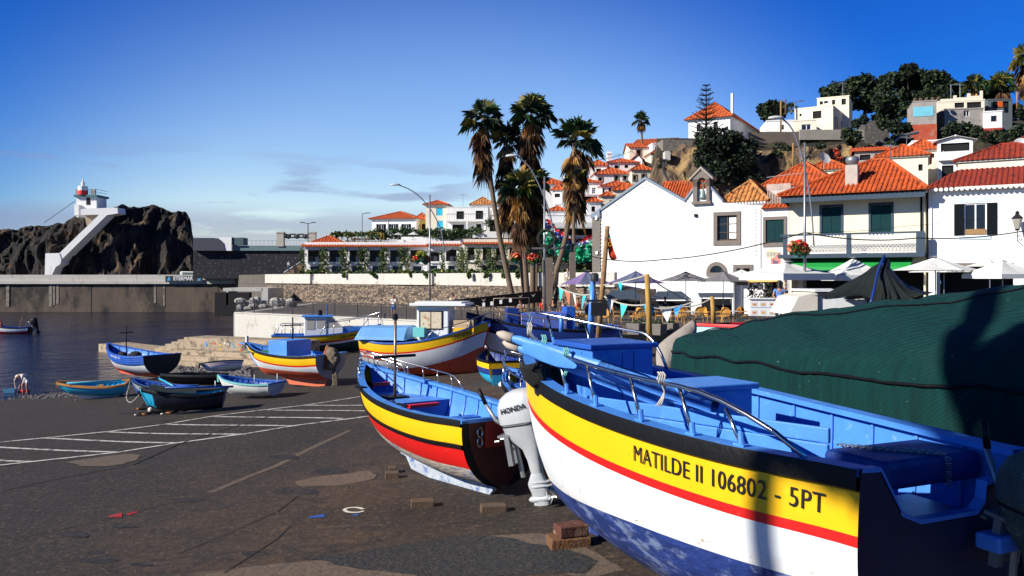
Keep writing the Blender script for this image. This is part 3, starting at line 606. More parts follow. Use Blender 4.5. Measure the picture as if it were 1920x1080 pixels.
def house(lab, px0, px1, pyE, zb, d, A=0, dp=7, wall=None, roof='hip', pyA=None, rm=None, wins=(), side=(), ov=.3, name='house', cat='house', group='village houses on the hillside', chim=None, pitch=.45, r=.06, steps=0, eave=None, parapet=.5, sw=None, balc=None, rh=None, base=None):
    F = Fac(px0, d, A, zb); w = F.s(px1); h = F.z(pyE, 0); wall = wall or white_wall
    o = root(name, F.O, F.A, lab, cat, group); o['w'] = w; hl = []
    for q in wins: hl.append((*F.rect(*q[:4]), q[4]))
    b = MB(); wall_holes(b, w, h, [q[:4] for q in hl]); back_y = dp
    b.quad((0, 0, 0), (0, dp, 0), (0, dp, h), (0, 0, h)); b.quad((w, 0, 0), (w, dp, 0), (w, dp, h), (w, 0, h)); b.quad((0, dp, 0), (w, dp, 0), (w, dp, h), (0, dp, h))
    b.quad((0, .5, h-.3), (w, .5, h-.3), (w, dp, h-.3), (0, dp, h-.3))
    if roof == 'flat':
        t_ = .2; b.box(t_, w-t_, t_, dp-t_, h-parapet, h-parapet+.05)
        b.box(-.06, w+.06, -.06, -.001, h-.12, h+.02)
        b.quad((t_, t_, h-parapet), (w-t_, t_, h-parapet), (w-t_, t_, h), (t_, t_, h)); b.quad((t_, t_, h), (w-t_, t_, h), (w, 0, h), (0, 0, h)); b.quad((w-t_, t_, h), (w, 0, h), (w, dp, h), (w-t_, dp-t_, h))
    if roof in ('gable', 'gableF', 'monoR', 'mono') :
        rh_ = rh if rh else (CZ-(pyA-520)/FP*(d+dp*(.5 if roof == 'gable' else (1 if roof == 'mono' else 0)))-zb-h)
        if roof == 'gable': b.quad((0, 0, h), (0, dp, h), (0, dp/2, h+rh_)); b.quad((w, 0, h), (w, dp, h), (w, dp/2, h+rh_))
        if roof == 'gableF': b.quad((0, 0, h), (w, 0, h), (w/2, 0, h+rh_))
        if roof == 'monoR': b.quad((0, 0, h), (w, 0, h), (w, 0, h+rh_)); b.quad((w, 0, h), (w, dp, h), (w, dp, h+rh_), (w, 0, h+rh_))
    b.build('wall', wall, o)
    if base:
        q = MB(); hz = F.z(base[0], 0); q.box(-.03, w+.03, -.03, dp, 0, hz); q.build('painted_plinth', base[1], o)
    for a, c, e, f, st in hl:
        kw = {}
        if 'B' in st: kw = dict(shut=blue_sh, frame=blue_sh, pane=blue_sh)
        if 'k' in st: kw = dict(frame=dark_sh, pane=black_m)
        if 'K' in st: kw['shut'] = dark_sh
        if 'R' in st: kw['frame'] = mat('red_frame', (.3, .03, .02), .6)
        win(o, a, c, e, f, st, y=.12, **kw)
    for f0, f1, g0, g1, st in side:
        M = Matrix.Translation((w, 0, 0)) @ Matrix.Rotation(R(90), 4, 'Z')
        kw = dict(frame=dark_sh, pane=black_m) if 'k' in st else {}
        win(o, dp*f0, dp*f1, h*g0 if g0 < 1 else g0, h*g1, st.replace('k', ''), M=M, y=-.05, **kw)
    if roof != 'flat':
        if rh is None: rh = CZ-(pyA-520)/FP*(d+(dp*.5 if roof in ('hip', 'gable') else (dp if roof == 'mono' else 0)))-zb-h
        rh = rh*(.82 if group == GV and roof == 'hip' else 1); hip_roof(o, w, dp, h+.02, rh, rm or tile_m, ov, roof, pitch, r, steps, eave=eave)
        if roof == 'hip':
            q = MB(); q.box(-ov*.6, w+ov*.6, -ov*.6, dp+ov*.6, h-.12, h-.001); q.build('cornice', white_wall if wall is not cream_wall else cream_wall, o)
    if chim:
        for cx, cy, hh in chim: chimney(o, w*cx, dp*cy, h-.3, h+hh)
    return o, F
GV = 'village houses on the hillside'
# --- left cluster above the promenade
house('white house with dark open shutters and yellow side wall', 697, 780, 411, 6, 150, -10, 10, white_wall, 'hip', 395, wins=[(710, 719, 420, 433, 'omK'), (733, 742, 420, 433, 'omK'), (757, 766, 420, 433, 'omK')], side=[(.15, .32, .62, .9, 'k'), (.55, .8, .62, .9, 'k')], sw=yellow_wall, ov=.5)
o, F = house('low yellow wing with orange roof behind the shuttered house', 779, 801, 412, 6, 151, 0, 8, yellow_wall, 'hip', 399, ov=.4, wins=[(783, 788, 419, 433, 'k'), (791, 798, 420, 430, 'k')])
house('narrow house with sky blue shutters under a small orange roof', 798, 838, 384, 6, 147, -4, 7, cream_wall, 'hip', 376, wins=[(818, 830, 390, 404, 'sB'), (819, 831, 414, 431, 'sB')], ov=.5)
o, F = house('white terraced building with two open loggias', 838, 915, 388, 6, 146, -3, 9, white_wall, 'flat', wins=[(856, 870, 396, 412, 'mk'), (892, 906, 395, 411, 'mk'), (848, 870, 421, 433, 'mk'), (893, 902, 420, 432, 'mk')])
a, c, e, f = F.rect(838, 912, 412, 416); b = MB(); b.box(a, c, -1.4, -.002, e, f); b.build('balcony_slab', white_wall, o)
b = MB(); b.tube([(a, -1.35, f+.9), (c, -1.35, f+.9)], .04, 5)
for k in range(24): x = a+(c-a)*k/23; b.box(x-.02, x+.02, -1.37, -1.33, f, f+.9)
b.build('balcony_railing', rail_m, o)
b = MB(); 
for px in (839, 877, 910): x = F.s(px); b.box(x-.15, x+.15, -1.38, -1.1, F.z(437), e-.001)
b.build('loggia_pillar_row', white_wall, o)
house('white house with brown pyramid roof behind the terraces', 884, 926, 384, 8, 156, 0, 8, white_wall, 'hip', 368, rm=tile_old, ov=.4)
house('white house with brown tiled roof beside the palm', 929, 990, 384, 6, 149, 0, 9, white_wall, 'hip', 366, rm=tile_old, wins=[(934, 943, 394, 411, 'mf'), (955, 963, 393, 410, 'mf'), (975, 984, 393, 410, 'mf')], chim=[(.2, .3, 1.6)])
house('white lower building with dark openings behind palm trunks', 913, 1010, 413, 6, 143, 0, 6, pale_wall, 'flat', wins=[(918, 934, 417, 434, 'k'), (942, 952, 423, 433, 'k'), (970, 985, 420, 434, 'k')])
# pool terrace
def slab(name, lab, px0, px1, py0, py1, d, th, m, cat='wall', A=0):
    F = Fac(px0, d, A, 0); a, c, e, f = F.rect(px0, px1, py0, py1); o = MB().box(a, c, 0, th, e, f).build(name, m); o.location = F.O; o.rotation_euler = (0, 0, F.A); return tag(o, lab, cat)
slab('terrace_wall', 'long white pool terrace wall behind the parasols', 752, 1010, 444, 470, 140, 1.0, white_wall)
slab('terrace_wall', 'low white terrace wall over the arcade roof', 612, 760, 450, 470, 139, .8, white_wall)
slab('terrace_wall', 'grey stepped wall beside the hedge', 886, 1010, 436, 446, 139.4, .5, pale_wall)
slab('terrace_base', 'white base building under the pool terrace', 600, 1010, 458, 514, 141.5, 20, white_wall)
# arcade hotel wing
def arcade(lab, px0, px1, d, A, pyR, pyE, ups, downs, wall, mullion=True):
    F = Fac(px0, d, A, 5.06); w = F.s(px1); o = root('arcade_building', F.O, F.A, lab, 'building'); h = F.z(pyE)
    hu = [F.rect(*q) for q in ups]; hd = [F.rect(*q) for q in downs]
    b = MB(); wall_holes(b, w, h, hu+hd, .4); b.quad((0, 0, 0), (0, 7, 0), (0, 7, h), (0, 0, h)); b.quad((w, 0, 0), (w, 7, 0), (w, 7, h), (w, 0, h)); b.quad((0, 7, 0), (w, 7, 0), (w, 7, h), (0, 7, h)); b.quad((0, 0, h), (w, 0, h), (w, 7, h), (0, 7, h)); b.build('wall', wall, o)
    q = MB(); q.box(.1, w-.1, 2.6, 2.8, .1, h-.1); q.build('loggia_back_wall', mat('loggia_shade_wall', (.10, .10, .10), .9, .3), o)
    for a, c, e, f in hu:
        q = MB(); q.box(a, c, -.25, .35, e-.28, e-.001); q.build('balcony_slab', white_wall, o)
        q = MB(); q.tube([(a, .1, e+.75), (c, .1, e+.75)], .03, 4)
        for k in range(12): x = a+(c-a)*k/11; q.box(x-.015, x+.015, .09, .11, e, e+.75)
        q.build('balcony_railing', rail_m, o)
        q = MB(); x = a+(c-a)*.3; q.box(x, x+.5, 1.5, 1.9, e, e+.8); q.box(x+.8, x+1.5, 1.4, 2, e+.6, e+.7); q.build('loggia_table', white_pt, o)
    for a, c, e, f in hd: win(o, a, c, e, f, 'mc', frame=grey_blue, y=.28)
    q = MB(); e_, rz0 = h, F.z(pyR)
    tiles(q, (-.3, -.6, h+.05), (w+.3, -.6, h+.05), (w+.3, .1, h+.30), (-.3, .1, h+.30), .4, .07); q.box(-.3, w+.3, -.6, .2, h+.001, h+.045); q.build('roof', tile_m, o); q = MB(); q.box(-.1, w+.1, .22, .5, h+.001, h+.75); q.build('parapet', wall, o)
    return o, F
us = [(577, 608), (617, 646), (655, 684), (693, 721), (731, 760), (769, 796)]
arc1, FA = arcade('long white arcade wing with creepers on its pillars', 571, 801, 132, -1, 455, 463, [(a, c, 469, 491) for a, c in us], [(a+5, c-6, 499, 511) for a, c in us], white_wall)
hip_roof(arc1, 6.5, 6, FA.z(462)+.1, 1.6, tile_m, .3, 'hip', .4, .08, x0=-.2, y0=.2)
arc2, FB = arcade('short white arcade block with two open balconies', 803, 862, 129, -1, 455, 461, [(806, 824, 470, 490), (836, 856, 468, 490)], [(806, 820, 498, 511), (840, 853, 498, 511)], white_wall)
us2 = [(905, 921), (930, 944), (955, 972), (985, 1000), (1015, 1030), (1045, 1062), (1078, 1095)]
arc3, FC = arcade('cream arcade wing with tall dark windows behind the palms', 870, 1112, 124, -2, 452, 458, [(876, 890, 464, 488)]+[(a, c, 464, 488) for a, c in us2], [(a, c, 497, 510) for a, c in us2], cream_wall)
# sea fort wall on the far left
slab('fort_wall', 'dark stone wall under the look-out terrace', 362, 572, 470, 522, 143, 9, mat('dark_fort_stone', (.014, .014, .020), .95, .5, .8, .6, dirt=(.10, .10, .12), ds=2.2, da=.25), A=0)  # dark blue-black tone over the whole wall
slab('lookout_parapet', 'teal grey parapet of the look-out terrace', 438, 568, 460.5, 470, 142.6, .6, mat('teal_grey_panel', (.12, .19, .20), .8, .15), 'parapet')
slab('lookout_block', 'white square block on the look-out terrace', 411, 434, 444.5, 470, 142, 3, white_wall, 'building')
b = MB(); q_ = [P(362, 446, 141.9), P(400, 446, 141.9), P(412, 449, 141.9), P(419, 456, 141.9), P(422, 470, 141.9), P(362, 470, 141.9)]; b.prism(q_, (0, 4, 0)); tag(b.build('curved_shelter', mat('slate_shelter', (.035, .04, .06), .7)), 'dark slate shelter wall with a rounded end', 'shelter')
slab('lookout_hut', 'small teal box hut beside the white block', 434.5, 456, 445.5, 459, 142.2, 2.5, mat('teal_dark_panel', (.05, .10, .10), .7), 'hut')
gt = root('chain_gate', P(519, 460, 142.4), 0, 'two stone gate posts carrying a swagged iron sculpture', 'sculpture')
def lp(px, py, d, o): return P(px, py, d)-o.location
for a, c in ((518.5, 531.5), (580, 591)):
    b = MB(); p, q = lp(a, 462, 142.4, gt), lp(c, 437, 142.4, gt); b.box(p.x, q.x, 0, 1, p.z, q.z); b.box(p.x-.08, q.x+.08, -.08, 1.08, q.z+.001, q.z+.2); b.build('gate_post', mat('pale_gate_stone', (.42, .38, .32), .9, .2, 2, .4), gt)
b = MB(); 
for yy in (439, 445): b.tube([lp(531.5+k*4.05, yy+(2 if k % 4 == 2 else 0), 142.4, gt)+Vector((0, .4, 0)) for k in range(13)], .12, 6)
for k in (1, 3, 5): c = lp(531+k*8.1, 442.5, 142.4, gt)+Vector((0, .4, 0)); b.ball(c, (.55, .2, .35), 8)
b.build('iron_swag', rail_m, gt)
rlk = root('lookout_railing', P(458, 460, 142.5), 0, 'thin railing on the look-out terrace', 'railing'); b = MB()
for a, c in ((457, 518), (532, 579)):
    p, q = lp(a, 451, 142.5, rlk), lp(c, 451, 142.5, rlk); b.tube([p, q], .03, 4)
    for k in range(9): x = p.x+(q.x-p.x)*k/8; b.tube([(x, 0, 0), (x, 0, p.z)], .025, 4)
b.build('rails', steel, rlk)
st = root('stone_stairway', P(533, 515, 139), 0, 'stone stairway climbing beside the dark fort wall', 'stairs'); b = MB()
for k in range(14): p = lp(532+k*2.4, 515, 139, st); b.box(p.x, p.x+.3, 0, 3, 0, .12+k*.13)
b.build('steps', mat('brown_step_stone', (.28, .2, .13), .9, .2), st); b = MB(); p, q = lp(532, 511, 139, st), lp(568, 488, 139, st); b.tube([p, q], .05, 5); b.build('handrail', steel, st)
# lighthouse
lh = root('lighthouse', P(162, 405, 153), 0, 'small white square lighthouse with red and white lantern', 'lighthouse')
def L(px, py, dd=0): return lp(px, py, 153+dd, lh)
b = MB(); p, q = L(143, 404), L(181, 369); F = Fac(143, 153, 0, 0)
b.box(p.x, q.x, 0, 3.8, p.z-.3, q.z); b.box(p.x-.001, L(151, 0).x, -.7, -.001, L(0, 404).z, L(0, 384).z); b.build('tower', white_wall, lh)
b = MB(); b.box(L(162, 0).x, L(169, 0).x, -.06, .05, L(0, 384).z, L(0, 371).z); b.build('door', black_m, lh)
b = MB(); b.box(L(140.5, 0).x, L(184, 0).x, -.5, 4.2, L(0, 369.2).z, L(0, 365.5).z); b.build('gallery_slab', mat('teal_slab', (.04, .16, .17), .7), lh)
b = MB(); b.box(L(143, 0).x, L(150, 0).x, -.3, .0, L(0, 365.4).z, L(0, 355).z); b.box(L(173, 0).x, L(180, 0).x, -.3, .0, L(0, 365.4).z, L(0, 355).z); b.build('gallery_pier', gray_wall, lh)
c = L(155.5, 365.4); b = MB(); b.lathe([(.82, 0), (.82, .75)], c, 14); o = b.build('lantern_red_band', mat('lantern_red', (.7, .02, .01), .5), lh)
b = MB(); b.lathe([(.81, .751), (.81, 1.55)], c, 14); b.lathe([(.3, 1.551), (.35, 2.2), (.15, 2.3), (.12, 2.8)], c, 10); b.build('lantern', white_pt, lh)
b = MB(); 
for yy in (355, 360): b.tube([L(160, yy), L(181, yy), L(181, yy)+Vector((0, 4, 0))], .04, 4)
for k in range(7): b.tube([L(162+k*3, 365), L(162+k*3, 355)], .03, 4)
b.build('railing', rail_m, lh)
sp = [(335, 790), (340, 620), (445, 618), (745, 328), (605, 332), (605, 292), (650, 285), (880, 277), (885, 320), (800, 335), (462, 668), (452, 700), (418, 722), (385, 790)]
b = MB(); 
def Z1(pts, d): return [P(x/4, 320+y/4, d) for x, y in pts]
b.prism(Z1([(335, 790), (340, 620), (445, 618), (460, 668), (452, 700), (418, 722), (385, 790)], 149.5), (0, 3, 0)); b.prism(Z1([(445.5, 618), (745, 328), (800, 335), (462, 666)], 149.6), (0, 3, 0)); b.prism(Z1([(605, 331), (605, 288), (650, 283), (880, 277), (885, 320), (800, 334), (745, 327)], 149.7), (0, 3, 0))
tag(b.build('stair_wall', white_wall), 'white zigzag stair wall climbing the dark rock', 'wall')
b = MB(); b.prism(Z1([(632, 335), (740, 332), (650, 412)], 151), (0, 2.5, 0)); tag(b.build('masonry_buttress', mat('tan_masonry', (.3, .24, .17), .9, .2, 3, .5)), 'tan masonry wedge under the lighthouse terrace', 'wall')

# --- the village on the slope (front rectangle in picture, distance, turn)
T = [
 ('long low building with a sloping red roof at the top of the village', 1184, 1262, 274, 20, 139, -16, 8, cream_wall, 'mono', 262, [], [], None),
 ('pale house with one dark window under the hilltop roof', 1180, 1222, 277, 17, 134, 0, 6, cream_wall, 'gable', 270, [(1194, 1202, 281, 291, 'kf')], [], None),
 ('narrow white house squeezed against the cliff top', 1223, 1250, 268, 17, 132, 6, 6, white_wall, 'flat', None, [(1234, 1238, 276, 284, 'k')], [], None),
 ('small cream lean-to under the narrow white house', 1221, 1238, 288, 14, 129, 4, 4, cream_wall, 'hip', 284, [(1224, 1230, 294, 308, 'ks')], [], None),
 ('white gabled cottage with ochre side wall', 1186, 1204, 300, 16, 128.5, -14, 6, white_wall, 'gableF', 290, [], [], None),
 ('white house with a tall chimney and orange hip roof', 1140, 1197, 305, 15, 126, 2, 6, white_wall, 'hip', 297, [(1152, 1162, 310, 316, 'k'), (1171, 1178, 309, 315, 'k')], [], [(.12, .4, 1.6)]),
 ('small house half hidden by palm fronds with orange roof', 1104, 1138, 311, 14, 125, -8, 7, pale_wall, 'hip', 302, [(1118, 1127, 316, 325, 'k')], [], None),
 ('wide white house with three small green windows', 1116, 1184, 327, 13, 121, 2, 7, white_wall, 'hip', 313, [(1123, 1129, 333, 339, 'kf'), (1153, 1159, 330, 339, 'kf'), (1169, 1175, 328, 337, 'kf')], [], None),
 ('cream house with two grey framed windows by the cliff', 1184.5, 1222, 319, 13, 119.5, 4, 7, cream_wall, 'hip', 309, [(1188, 1193, 329, 338, 'kf'), (1204, 1210, 327, 337, 'kf')], [], None),
 ('white house with pale blue window frames', 1070, 1127, 343, 10, 115.5, -3, 7, white_wall, 'hip', 336, [(1077, 1081, 353, 364, 'gmc'), (1093, 1097, 353, 364, 'gmc'), (1110, 1117, 352, 363, 'gmc')], [], None),
 ('white house under a long orange eave', 1128, 1194, 350, 10, 113.5, 3, 6, white_wall, 'hip', 338, [(1130, 1134, 353, 364, 'k'), (1141, 1146, 352, 363, 'k'), (1160, 1166, 352, 362, 'k')], [], None),
 ('cream cottage with pyramid roof above the chapel gable', 1151, 1186, 357, 8, 108, 0, 5, cream_wall, 'hip', 344, [], [], None),
 ('narrow cream house with a green window', 1128, 1150, 368, 8, 106.5, 0, 5, cream_wall, 'hip', 361, [(1143, 1150, 375, 382, 'k')], [], None),
 ('white tall house with green shuttered windows', 1070, 1100, 366, 5, 110, -8, 7, white_wall, 'flat', None, [(1076, 1080, 371, 383, 's'), (1082, 1087, 371, 383, 's'), (1082, 1087, 393, 402, 's')], [(.1, .35, .7, .95, 'k')], None),
 ('small white house with one window beside the terrace', 1102, 1127, 379, 5, 105, 2, 5, white_wall, 'hip', 372, [(1109, 1116, 387, 397, 'k')], [], None),
 ('grey shaded house with an open dark window', 1037, 1054, 357, 6, 112.5, -16, 6, pale_wall, 'hip', 347, [(1040, 1050, 363, 370, 'k')], [], None),
 ('house with orange roof behind the right palm', 1008, 1064, 346, 8, 121, 0, 6, pale_wall, 'hip', 334, [], [], [(.92, .3, 1.0)]),
 ('low house with small orange roof and stubby chimney', 1028, 1060, 396, 5, 104.5, -8, 5, pale_wall, 'hip', 387, [(1036, 1044, 401, 408, 'k')], [], [(.5, .3, .9)]),
 ('cream house between the two palm crowns', 985, 1030, 372, 6, 125, 0, 6, cream_wall, 'hip', 362, [(1008, 1015, 380, 388, 'k')], [], None),
 ('brownish terrace house with a dark loggia', 1089, 1126, 364, 5, 108.2, 0, 4, pale_wall, 'flat', None, [(1094, 1120, 368, 378, 'k'), (1092, 1100, 388, 402, 'kD')], [], None),
]
for lab, a, c, e, zb, d, A, dp, wl_, rf, ap, ws, sd_, ch in T:
    house(lab, a, c, e, zb, d, A, dp, wl_, rf, ap, wins=ws, side=sd_, chim=ch, ov=.25, pitch=.5, r=.07)
# market hall with long awning
o, F = house('low white market hall with a grey awning behind the palms', 1024, 1114, 402, 5.06, 101, 0, 8, white_wall, 'flat', wins=[(1040, 1113, 427, 441, 'k')], name='market_hall', cat='building', group=None)
a, c, e, f = F.rect(1038, 1113, 424, 428); b = MB(); b.prism([(a, -.01, f+.45), (a, -2.2, e), (a, -2.2, e-.15), (a, -.01, f+.2)], (c-a, 0, 0)); b.build('awning', mat('grey_awning', (.42, .42, .42), .8), o)

# --- the row on the plaza: one facade line, near to far
D0 = 78; 
def rowd(px): return D0/(1+.62*(px-960)/FP)
RA_ = math.degrees(math.atan2(-.62, 1))
# chapel
F = Fac(1126, rowd(1126), RA_, PL); ch = root('chapel', F.O, F.A, 'large white chapel wall with twin gables and bell gable', 'chapel')
def q2(px, py): x = F.s(px); return (x, F.z(py, x))
wC = F.s(1431)
def hole(px0, px1, py0, py1): return F.rect(px0, px1, py0, py1)
hs_ = [hole(1345, 1382, 404, 451), hole(1381, 1406, 503, 515), hole(1375, 1431-.2, 528, 592.9)]
zt = F.z(395, 0)*.98; zt = min(q2(1126, 398)[1], q2(1284, 379)[1]-.1, q2(1430, 385)[1])-.05
b = MB(); wall_holes(b, wC, zt, hs_, .35)
prof = [q2(1126, 397), q2(1210, 337), q2(1284, 379), q2(1301, 356), q2(1332, 353), q2(1356, 380), q2(1431, 386)]
up = [(0, zt)]+[(x, z) for x, z in prof]+[(wC, zt)]; up[1] = (0, prof[0][1]); up[-2] = (wC, prof[-1][1])
for i in range(1, len(up)-2):
    (x0, z0), (x1, z1) = up[i], up[i+1]
    b.quad((x0, 0, zt), (x1, 0, zt), (x1, 0, z1), (x0, 0, z0)); b.quad((x0, .4, zt), (x1, .4, zt), (x1, .4, z1), (x0, .4, z0)); b.quad((x0, 0, z0), (x1, 0, z1), (x1, .4, z1), (x0, .4, z0))
b.quad((0, 0, 0), (0, 14, 0), (0, 14, zt), (0, 0, zt)); b.quad((wC, 0, 0), (wC, 8, 0), (wC, 8, zt), (wC, 0, zt)); b.quad((0, .41, zt), (wC, .41, zt), (wC, 12, zt), (0, 12, zt))
b.build('wall', white_wall, ch)
cop = mat('slate_blue_coping', (.16, .21, .27), .6, .1)
for i in range(2, 4+1):
    pass
b = MB()
for (pa, pb) in ((0, 1), (1, 2), (2, 3), (4, 5)):
    (x0, z0), (x1, z1) = prof[pa], prof[pb]
    if pa == 0: x0 = -.3; z0 = z0-.15
    b.prism([(x0, -.12, z0+.01), (x1, -.12, z1+.01), (x1, -.12, z1+.24), (x0, -.12, z0+.24)], (0, .62, 0))
b.build('gable_coping', cop, ch)
b = MB(); b.box(-.75, -.002, -.1, .7, 0, prof[0][1]-.5)
b.build('stone_quoin', mat('grey_brown_quoin', (.17, .15, .13), .9, .2, 3, .3), ch)
b = MB(); b.prism([(-.85, -.2, prof[0][1]-.5), (.0, -.2, prof[0][1]-.5), (.0, -.2, prof[0][1]+.25), (-.85, -.2, prof[0][1]-.2)], (0, 1, 0)); b.build('eave_return', cop, ch)
# tile slopes behind the gables
b = MB(); A0, A1 = q2(1214, 392), q2(1303, 392); R0, R1 = q2(1217, 337.5), q2(1306, 350)
tiles(b, (A0[0], .6, A0[1]), (A1[0], .6, A1[1]), (R1[0]+.6, 2.6, R1[1]+.1), (R0[0]+.3, 2.6, R0[1]+.15), .24, .06, .5); b.build('roof', tile_m, ch)
# stone framed window
win(ch, *hs_[0], 'gmc', frame=wood_d, y=.12); a, c, e, f = hole(1338, 1389, 397, 460); x0, x1, z0, z1 = hs_[0]
b = MB(); b.box(a, x0, -.08, .1, e, f); b.box(x1, c, -.08, .1, e, f); b.box(x0+.001, x1-.001, -.078, .1, z1, f-.002); b.box(x0+.001, x1-.001, -.078, .1, e+.002, z0); b.build('window_surround', basalt_trim, ch)
b = MB(); xm = (x0+x1)/2; b.box(xm+.12, x1-.12, .17, .19, z0+.15, z1-.12); b.build('curtain', white_pt, ch)
for px0, px1, py0, py1 in ((1375, 1412, 496, 503),): a, c, e, f = hole(px0, px1, py0, py1); b = MB(); b.box(a, c, -.08, .1, e, f); b.build('door_lintel', basalt_trim, ch)
for px0, px1 in ((1375, 1381), (1406, 1412)): a, c, e, f = hole(px0, px1, 503.1, 516); b = MB(); b.box(a, c, -.08, .1, e, f); b.build('door_jamb', basalt_trim, ch)
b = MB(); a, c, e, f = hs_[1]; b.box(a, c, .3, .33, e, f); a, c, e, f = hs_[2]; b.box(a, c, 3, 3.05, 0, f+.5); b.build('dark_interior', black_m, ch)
b = MB(); x, z = q2(1344, 511); r1, r0 = .85, .55; n = 14
b.grid([[(x+r*math.cos(R(180*k/n)), -.07, z+r*math.sin(R(180*k/n))) for k in range(n+1)] for r in (r0, r1)]); b.box(x-r1, x+r1, -.06, .0, z-.3, z-.001); b.build('fanlight_arch', basalt_trim, ch)
b = MB(); b.quad(*[(x+r0*math.cos(R(180*k/n)), -.03, z+r0*math.sin(R(180*k/n))) for k in range(n+1)]); b.build('fanlight_pane', glass_m, ch)
x, z = q2(1305, 404); MB().box(x-.12, x+.12, -.15, -.01, z-.12, z+.12).build('wall_lamp', black_m, ch)
# belfry
bl = MB(); x0, zb_ = q2(1301, 381); x1, _ = q2(1332, 381); zs_ = q2(1317, 336)[1]; za = q2(1317, 318)[1]; xc = (x0+x1)/2; h0, h1 = q2(1309, 381)[0], q2(1326, 381)[0]; ztop = q2(1317, 334)[1]
bl.box(x0, h0, -.25, .55, zb_+.1, zs_); bl.box(h1, x1, -.25, .55, zb_+.1, zs_); bl.box(x0-.1, x1+.1, -.3, .6, zb_-.12, zb_+.099)
n = 12; rr = (h1-h0)/2; hc = (h0+h1)/2; zc = ztop
arc_ = [(hc-rr*math.cos(R(180*k/n)), zc-.35+rr*math.sin(R(180*k/n))) for k in range(n+1)]
for i in range(n):
    (ax, az), (bx, bz) = arc_[i], arc_[i+1]
    def outer(x_): return za-(za-zs_+.15)*abs(x_-xc)/((x1-x0)/2+.25)
    bl.prism([(ax, -.25, az), (bx, -.25, bz), (bx, -.25, outer(bx)), (ax, -.25, outer(ax))], (0, .8, 0))
bl.prism([(x0, -.25, zs_-.6), (h0, -.25, zs_-.6), (h0, -.25, outer(h0)), (x0, -.25, outer(x0))], (0, .8, 0)); bl.prism([(h1, -.25, zs_-.6), (x1, -.25, zs_-.6), (x1, -.25, outer(x1)), (h1, -.25, outer(h1))], (0, .8, 0))
bf = bl.build('bell_gable', basalt_trim, ch)
b = MB(); w_ = (x1-x0)/2+.3
for s_ in (-1, 1): b.prism([(xc, -.35, za+.02), (xc+s_*w_, -.35, zs_-.12), (xc+s_*w_, -.35, zs_+.08), (xc, -.35, za+.25)], (0, 1, 0))
b.build('gable_cap', mat('grey_slab_stone', (.3, .26, .22), .9, .2), bf)
b = MB(); x, z = q2(1318, 362); b.lathe([(.40, -.42), (.34, -.30), (.26, .1), (.2, .3), (.06, .38), (.05, .8)], (hc, .15, z), 16); b.tube([(h0, .15, z+.8), (h1, .15, z+.8)], .06, 6); b.build('bell', mat('bronze_bell', (.16, .22, .20), .5, .2, 4, metal=.6), bf)
# string of small bulbs along the gables
bs_ = MB(); bs_.ball((0, 0, 0), .05, 5); b0_ = bs_.build('bulb', mat('dim_bulb', (.5, .36, .15), .4), ch); b0_.location = (0, -.14, 4)
def bulb(x, y, z): q = b0_.copy(); COL.objects.link(q); q.location = (x, y, z)
pts = [(F.s(px), F.z(py, F.s(px))) for px, py in ((1126, 401), (1210, 341), (1284, 384), (1300, 362))]
for (ax, az), (bx, bz) in zip(pts, pts[1:]):
    k = int(math.hypot(bx-ax, bz-az)/.5)
    for i in range(k): bulb(ax+(bx-ax)*i/k, -.16, az+(bz-az)*i/k-.08)
for i in range(24): x, z = q2(1127, 405+i*7); bulb(x, -.12, z)
for i in range(14): x, z = q2(1417, 392+i*6.5); bulb(x, -.12, z)
# mural with lettering
def facade_disc(px, py, rx, rz, m, nm, y, n=20, sq=None):
    x, z = q2(px, py); b = MB()
    if sq: b.quad(*[(F.s(p), y, F.z(q, F.s(p))) for p, q in sq])
    else: b.quad(*[(x+rx*math.cos(2*math.pi*k/n), y, z+rz*math.sin(2*math.pi*k/n)) for k in range(n)])
    return b.build(nm, m, ch)
# section right of the chapel with green shutters (1431-1480)
F = Fac(1431.2, rowd(1431.2), RA_, PL); o = root('shop_house', F.O, F.A, 'white house section with green shuttered window and painted mural', 'house'); wS = F.s(1479)
hS = [F.rect(1436, 1470, 412, 455), F.rect(1433, 1478, 528, 592.9)]; hh = F.z(392, 0)
b = MB(); wall_holes(b, wS, hh, hS, .3); b.quad((0, .3, hh), (wS, .3, hh), (wS, 6, hh), (0, 6, hh)); b.quad((0, 0, hh), (wS, 0, hh), (wS, .3, hh), (0, .3, hh)); b.build('wall', white_wall, o)
win(o, *hS[0], 's', y=.1); x0, x1, z0, z1 = hS[0]; a, c, e, f = F.rect(1430.5, 1475.5, 406, 463)
b = MB(); b.box(a+.02, x0, -.07, .1, e, f); b.box(x1, c, -.07, .1, e, f); b.box(x0+.001, x1-.001, -.068, .1, z1, f-.002); b.box(x0+.001, x1-.001, -.068, .1, e+.002, z0); b.build('window_surround', basalt_trim, o)
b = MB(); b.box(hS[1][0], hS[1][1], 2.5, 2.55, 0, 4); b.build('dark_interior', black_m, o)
b = MB(); tiles(b, (-.1, -.35, hh+.05), (wS+.1, -.35, hh+.05), (wS+.1, .5, hh+.4), (-.1, .5, hh+.4), .28, .08); b.box(-.1, wS+.1, -.3, .5, hh+.001, hh+.045); b.build('eave_tiles', tile_m, o)
b = MB(); k = 9
for i in range(14): x = .15+i*(wS-.2)/14; b.box(x, x+.06, .6, .66, hh+.41, hh+1.45)
b.box(.1, wS, .58, .68, hh+1.46, hh+1.95); b.build('roof_balustrade', mat('pinkish_wood', (.42, .33, .28), .8, .3), o)
b = MB(); b.tube([(.1, .62, hh+2.5), (wS+.8, .62, hh+2.65)], .03, 5); b.build('roof_handrail', steel, o)
ch_, ch = ch, o; cream_sign = mat('mural_cream', (.62, .55, .38), .8, .1)
def q2(px, py): x = F.s(px); return (x, F.z(py, x))
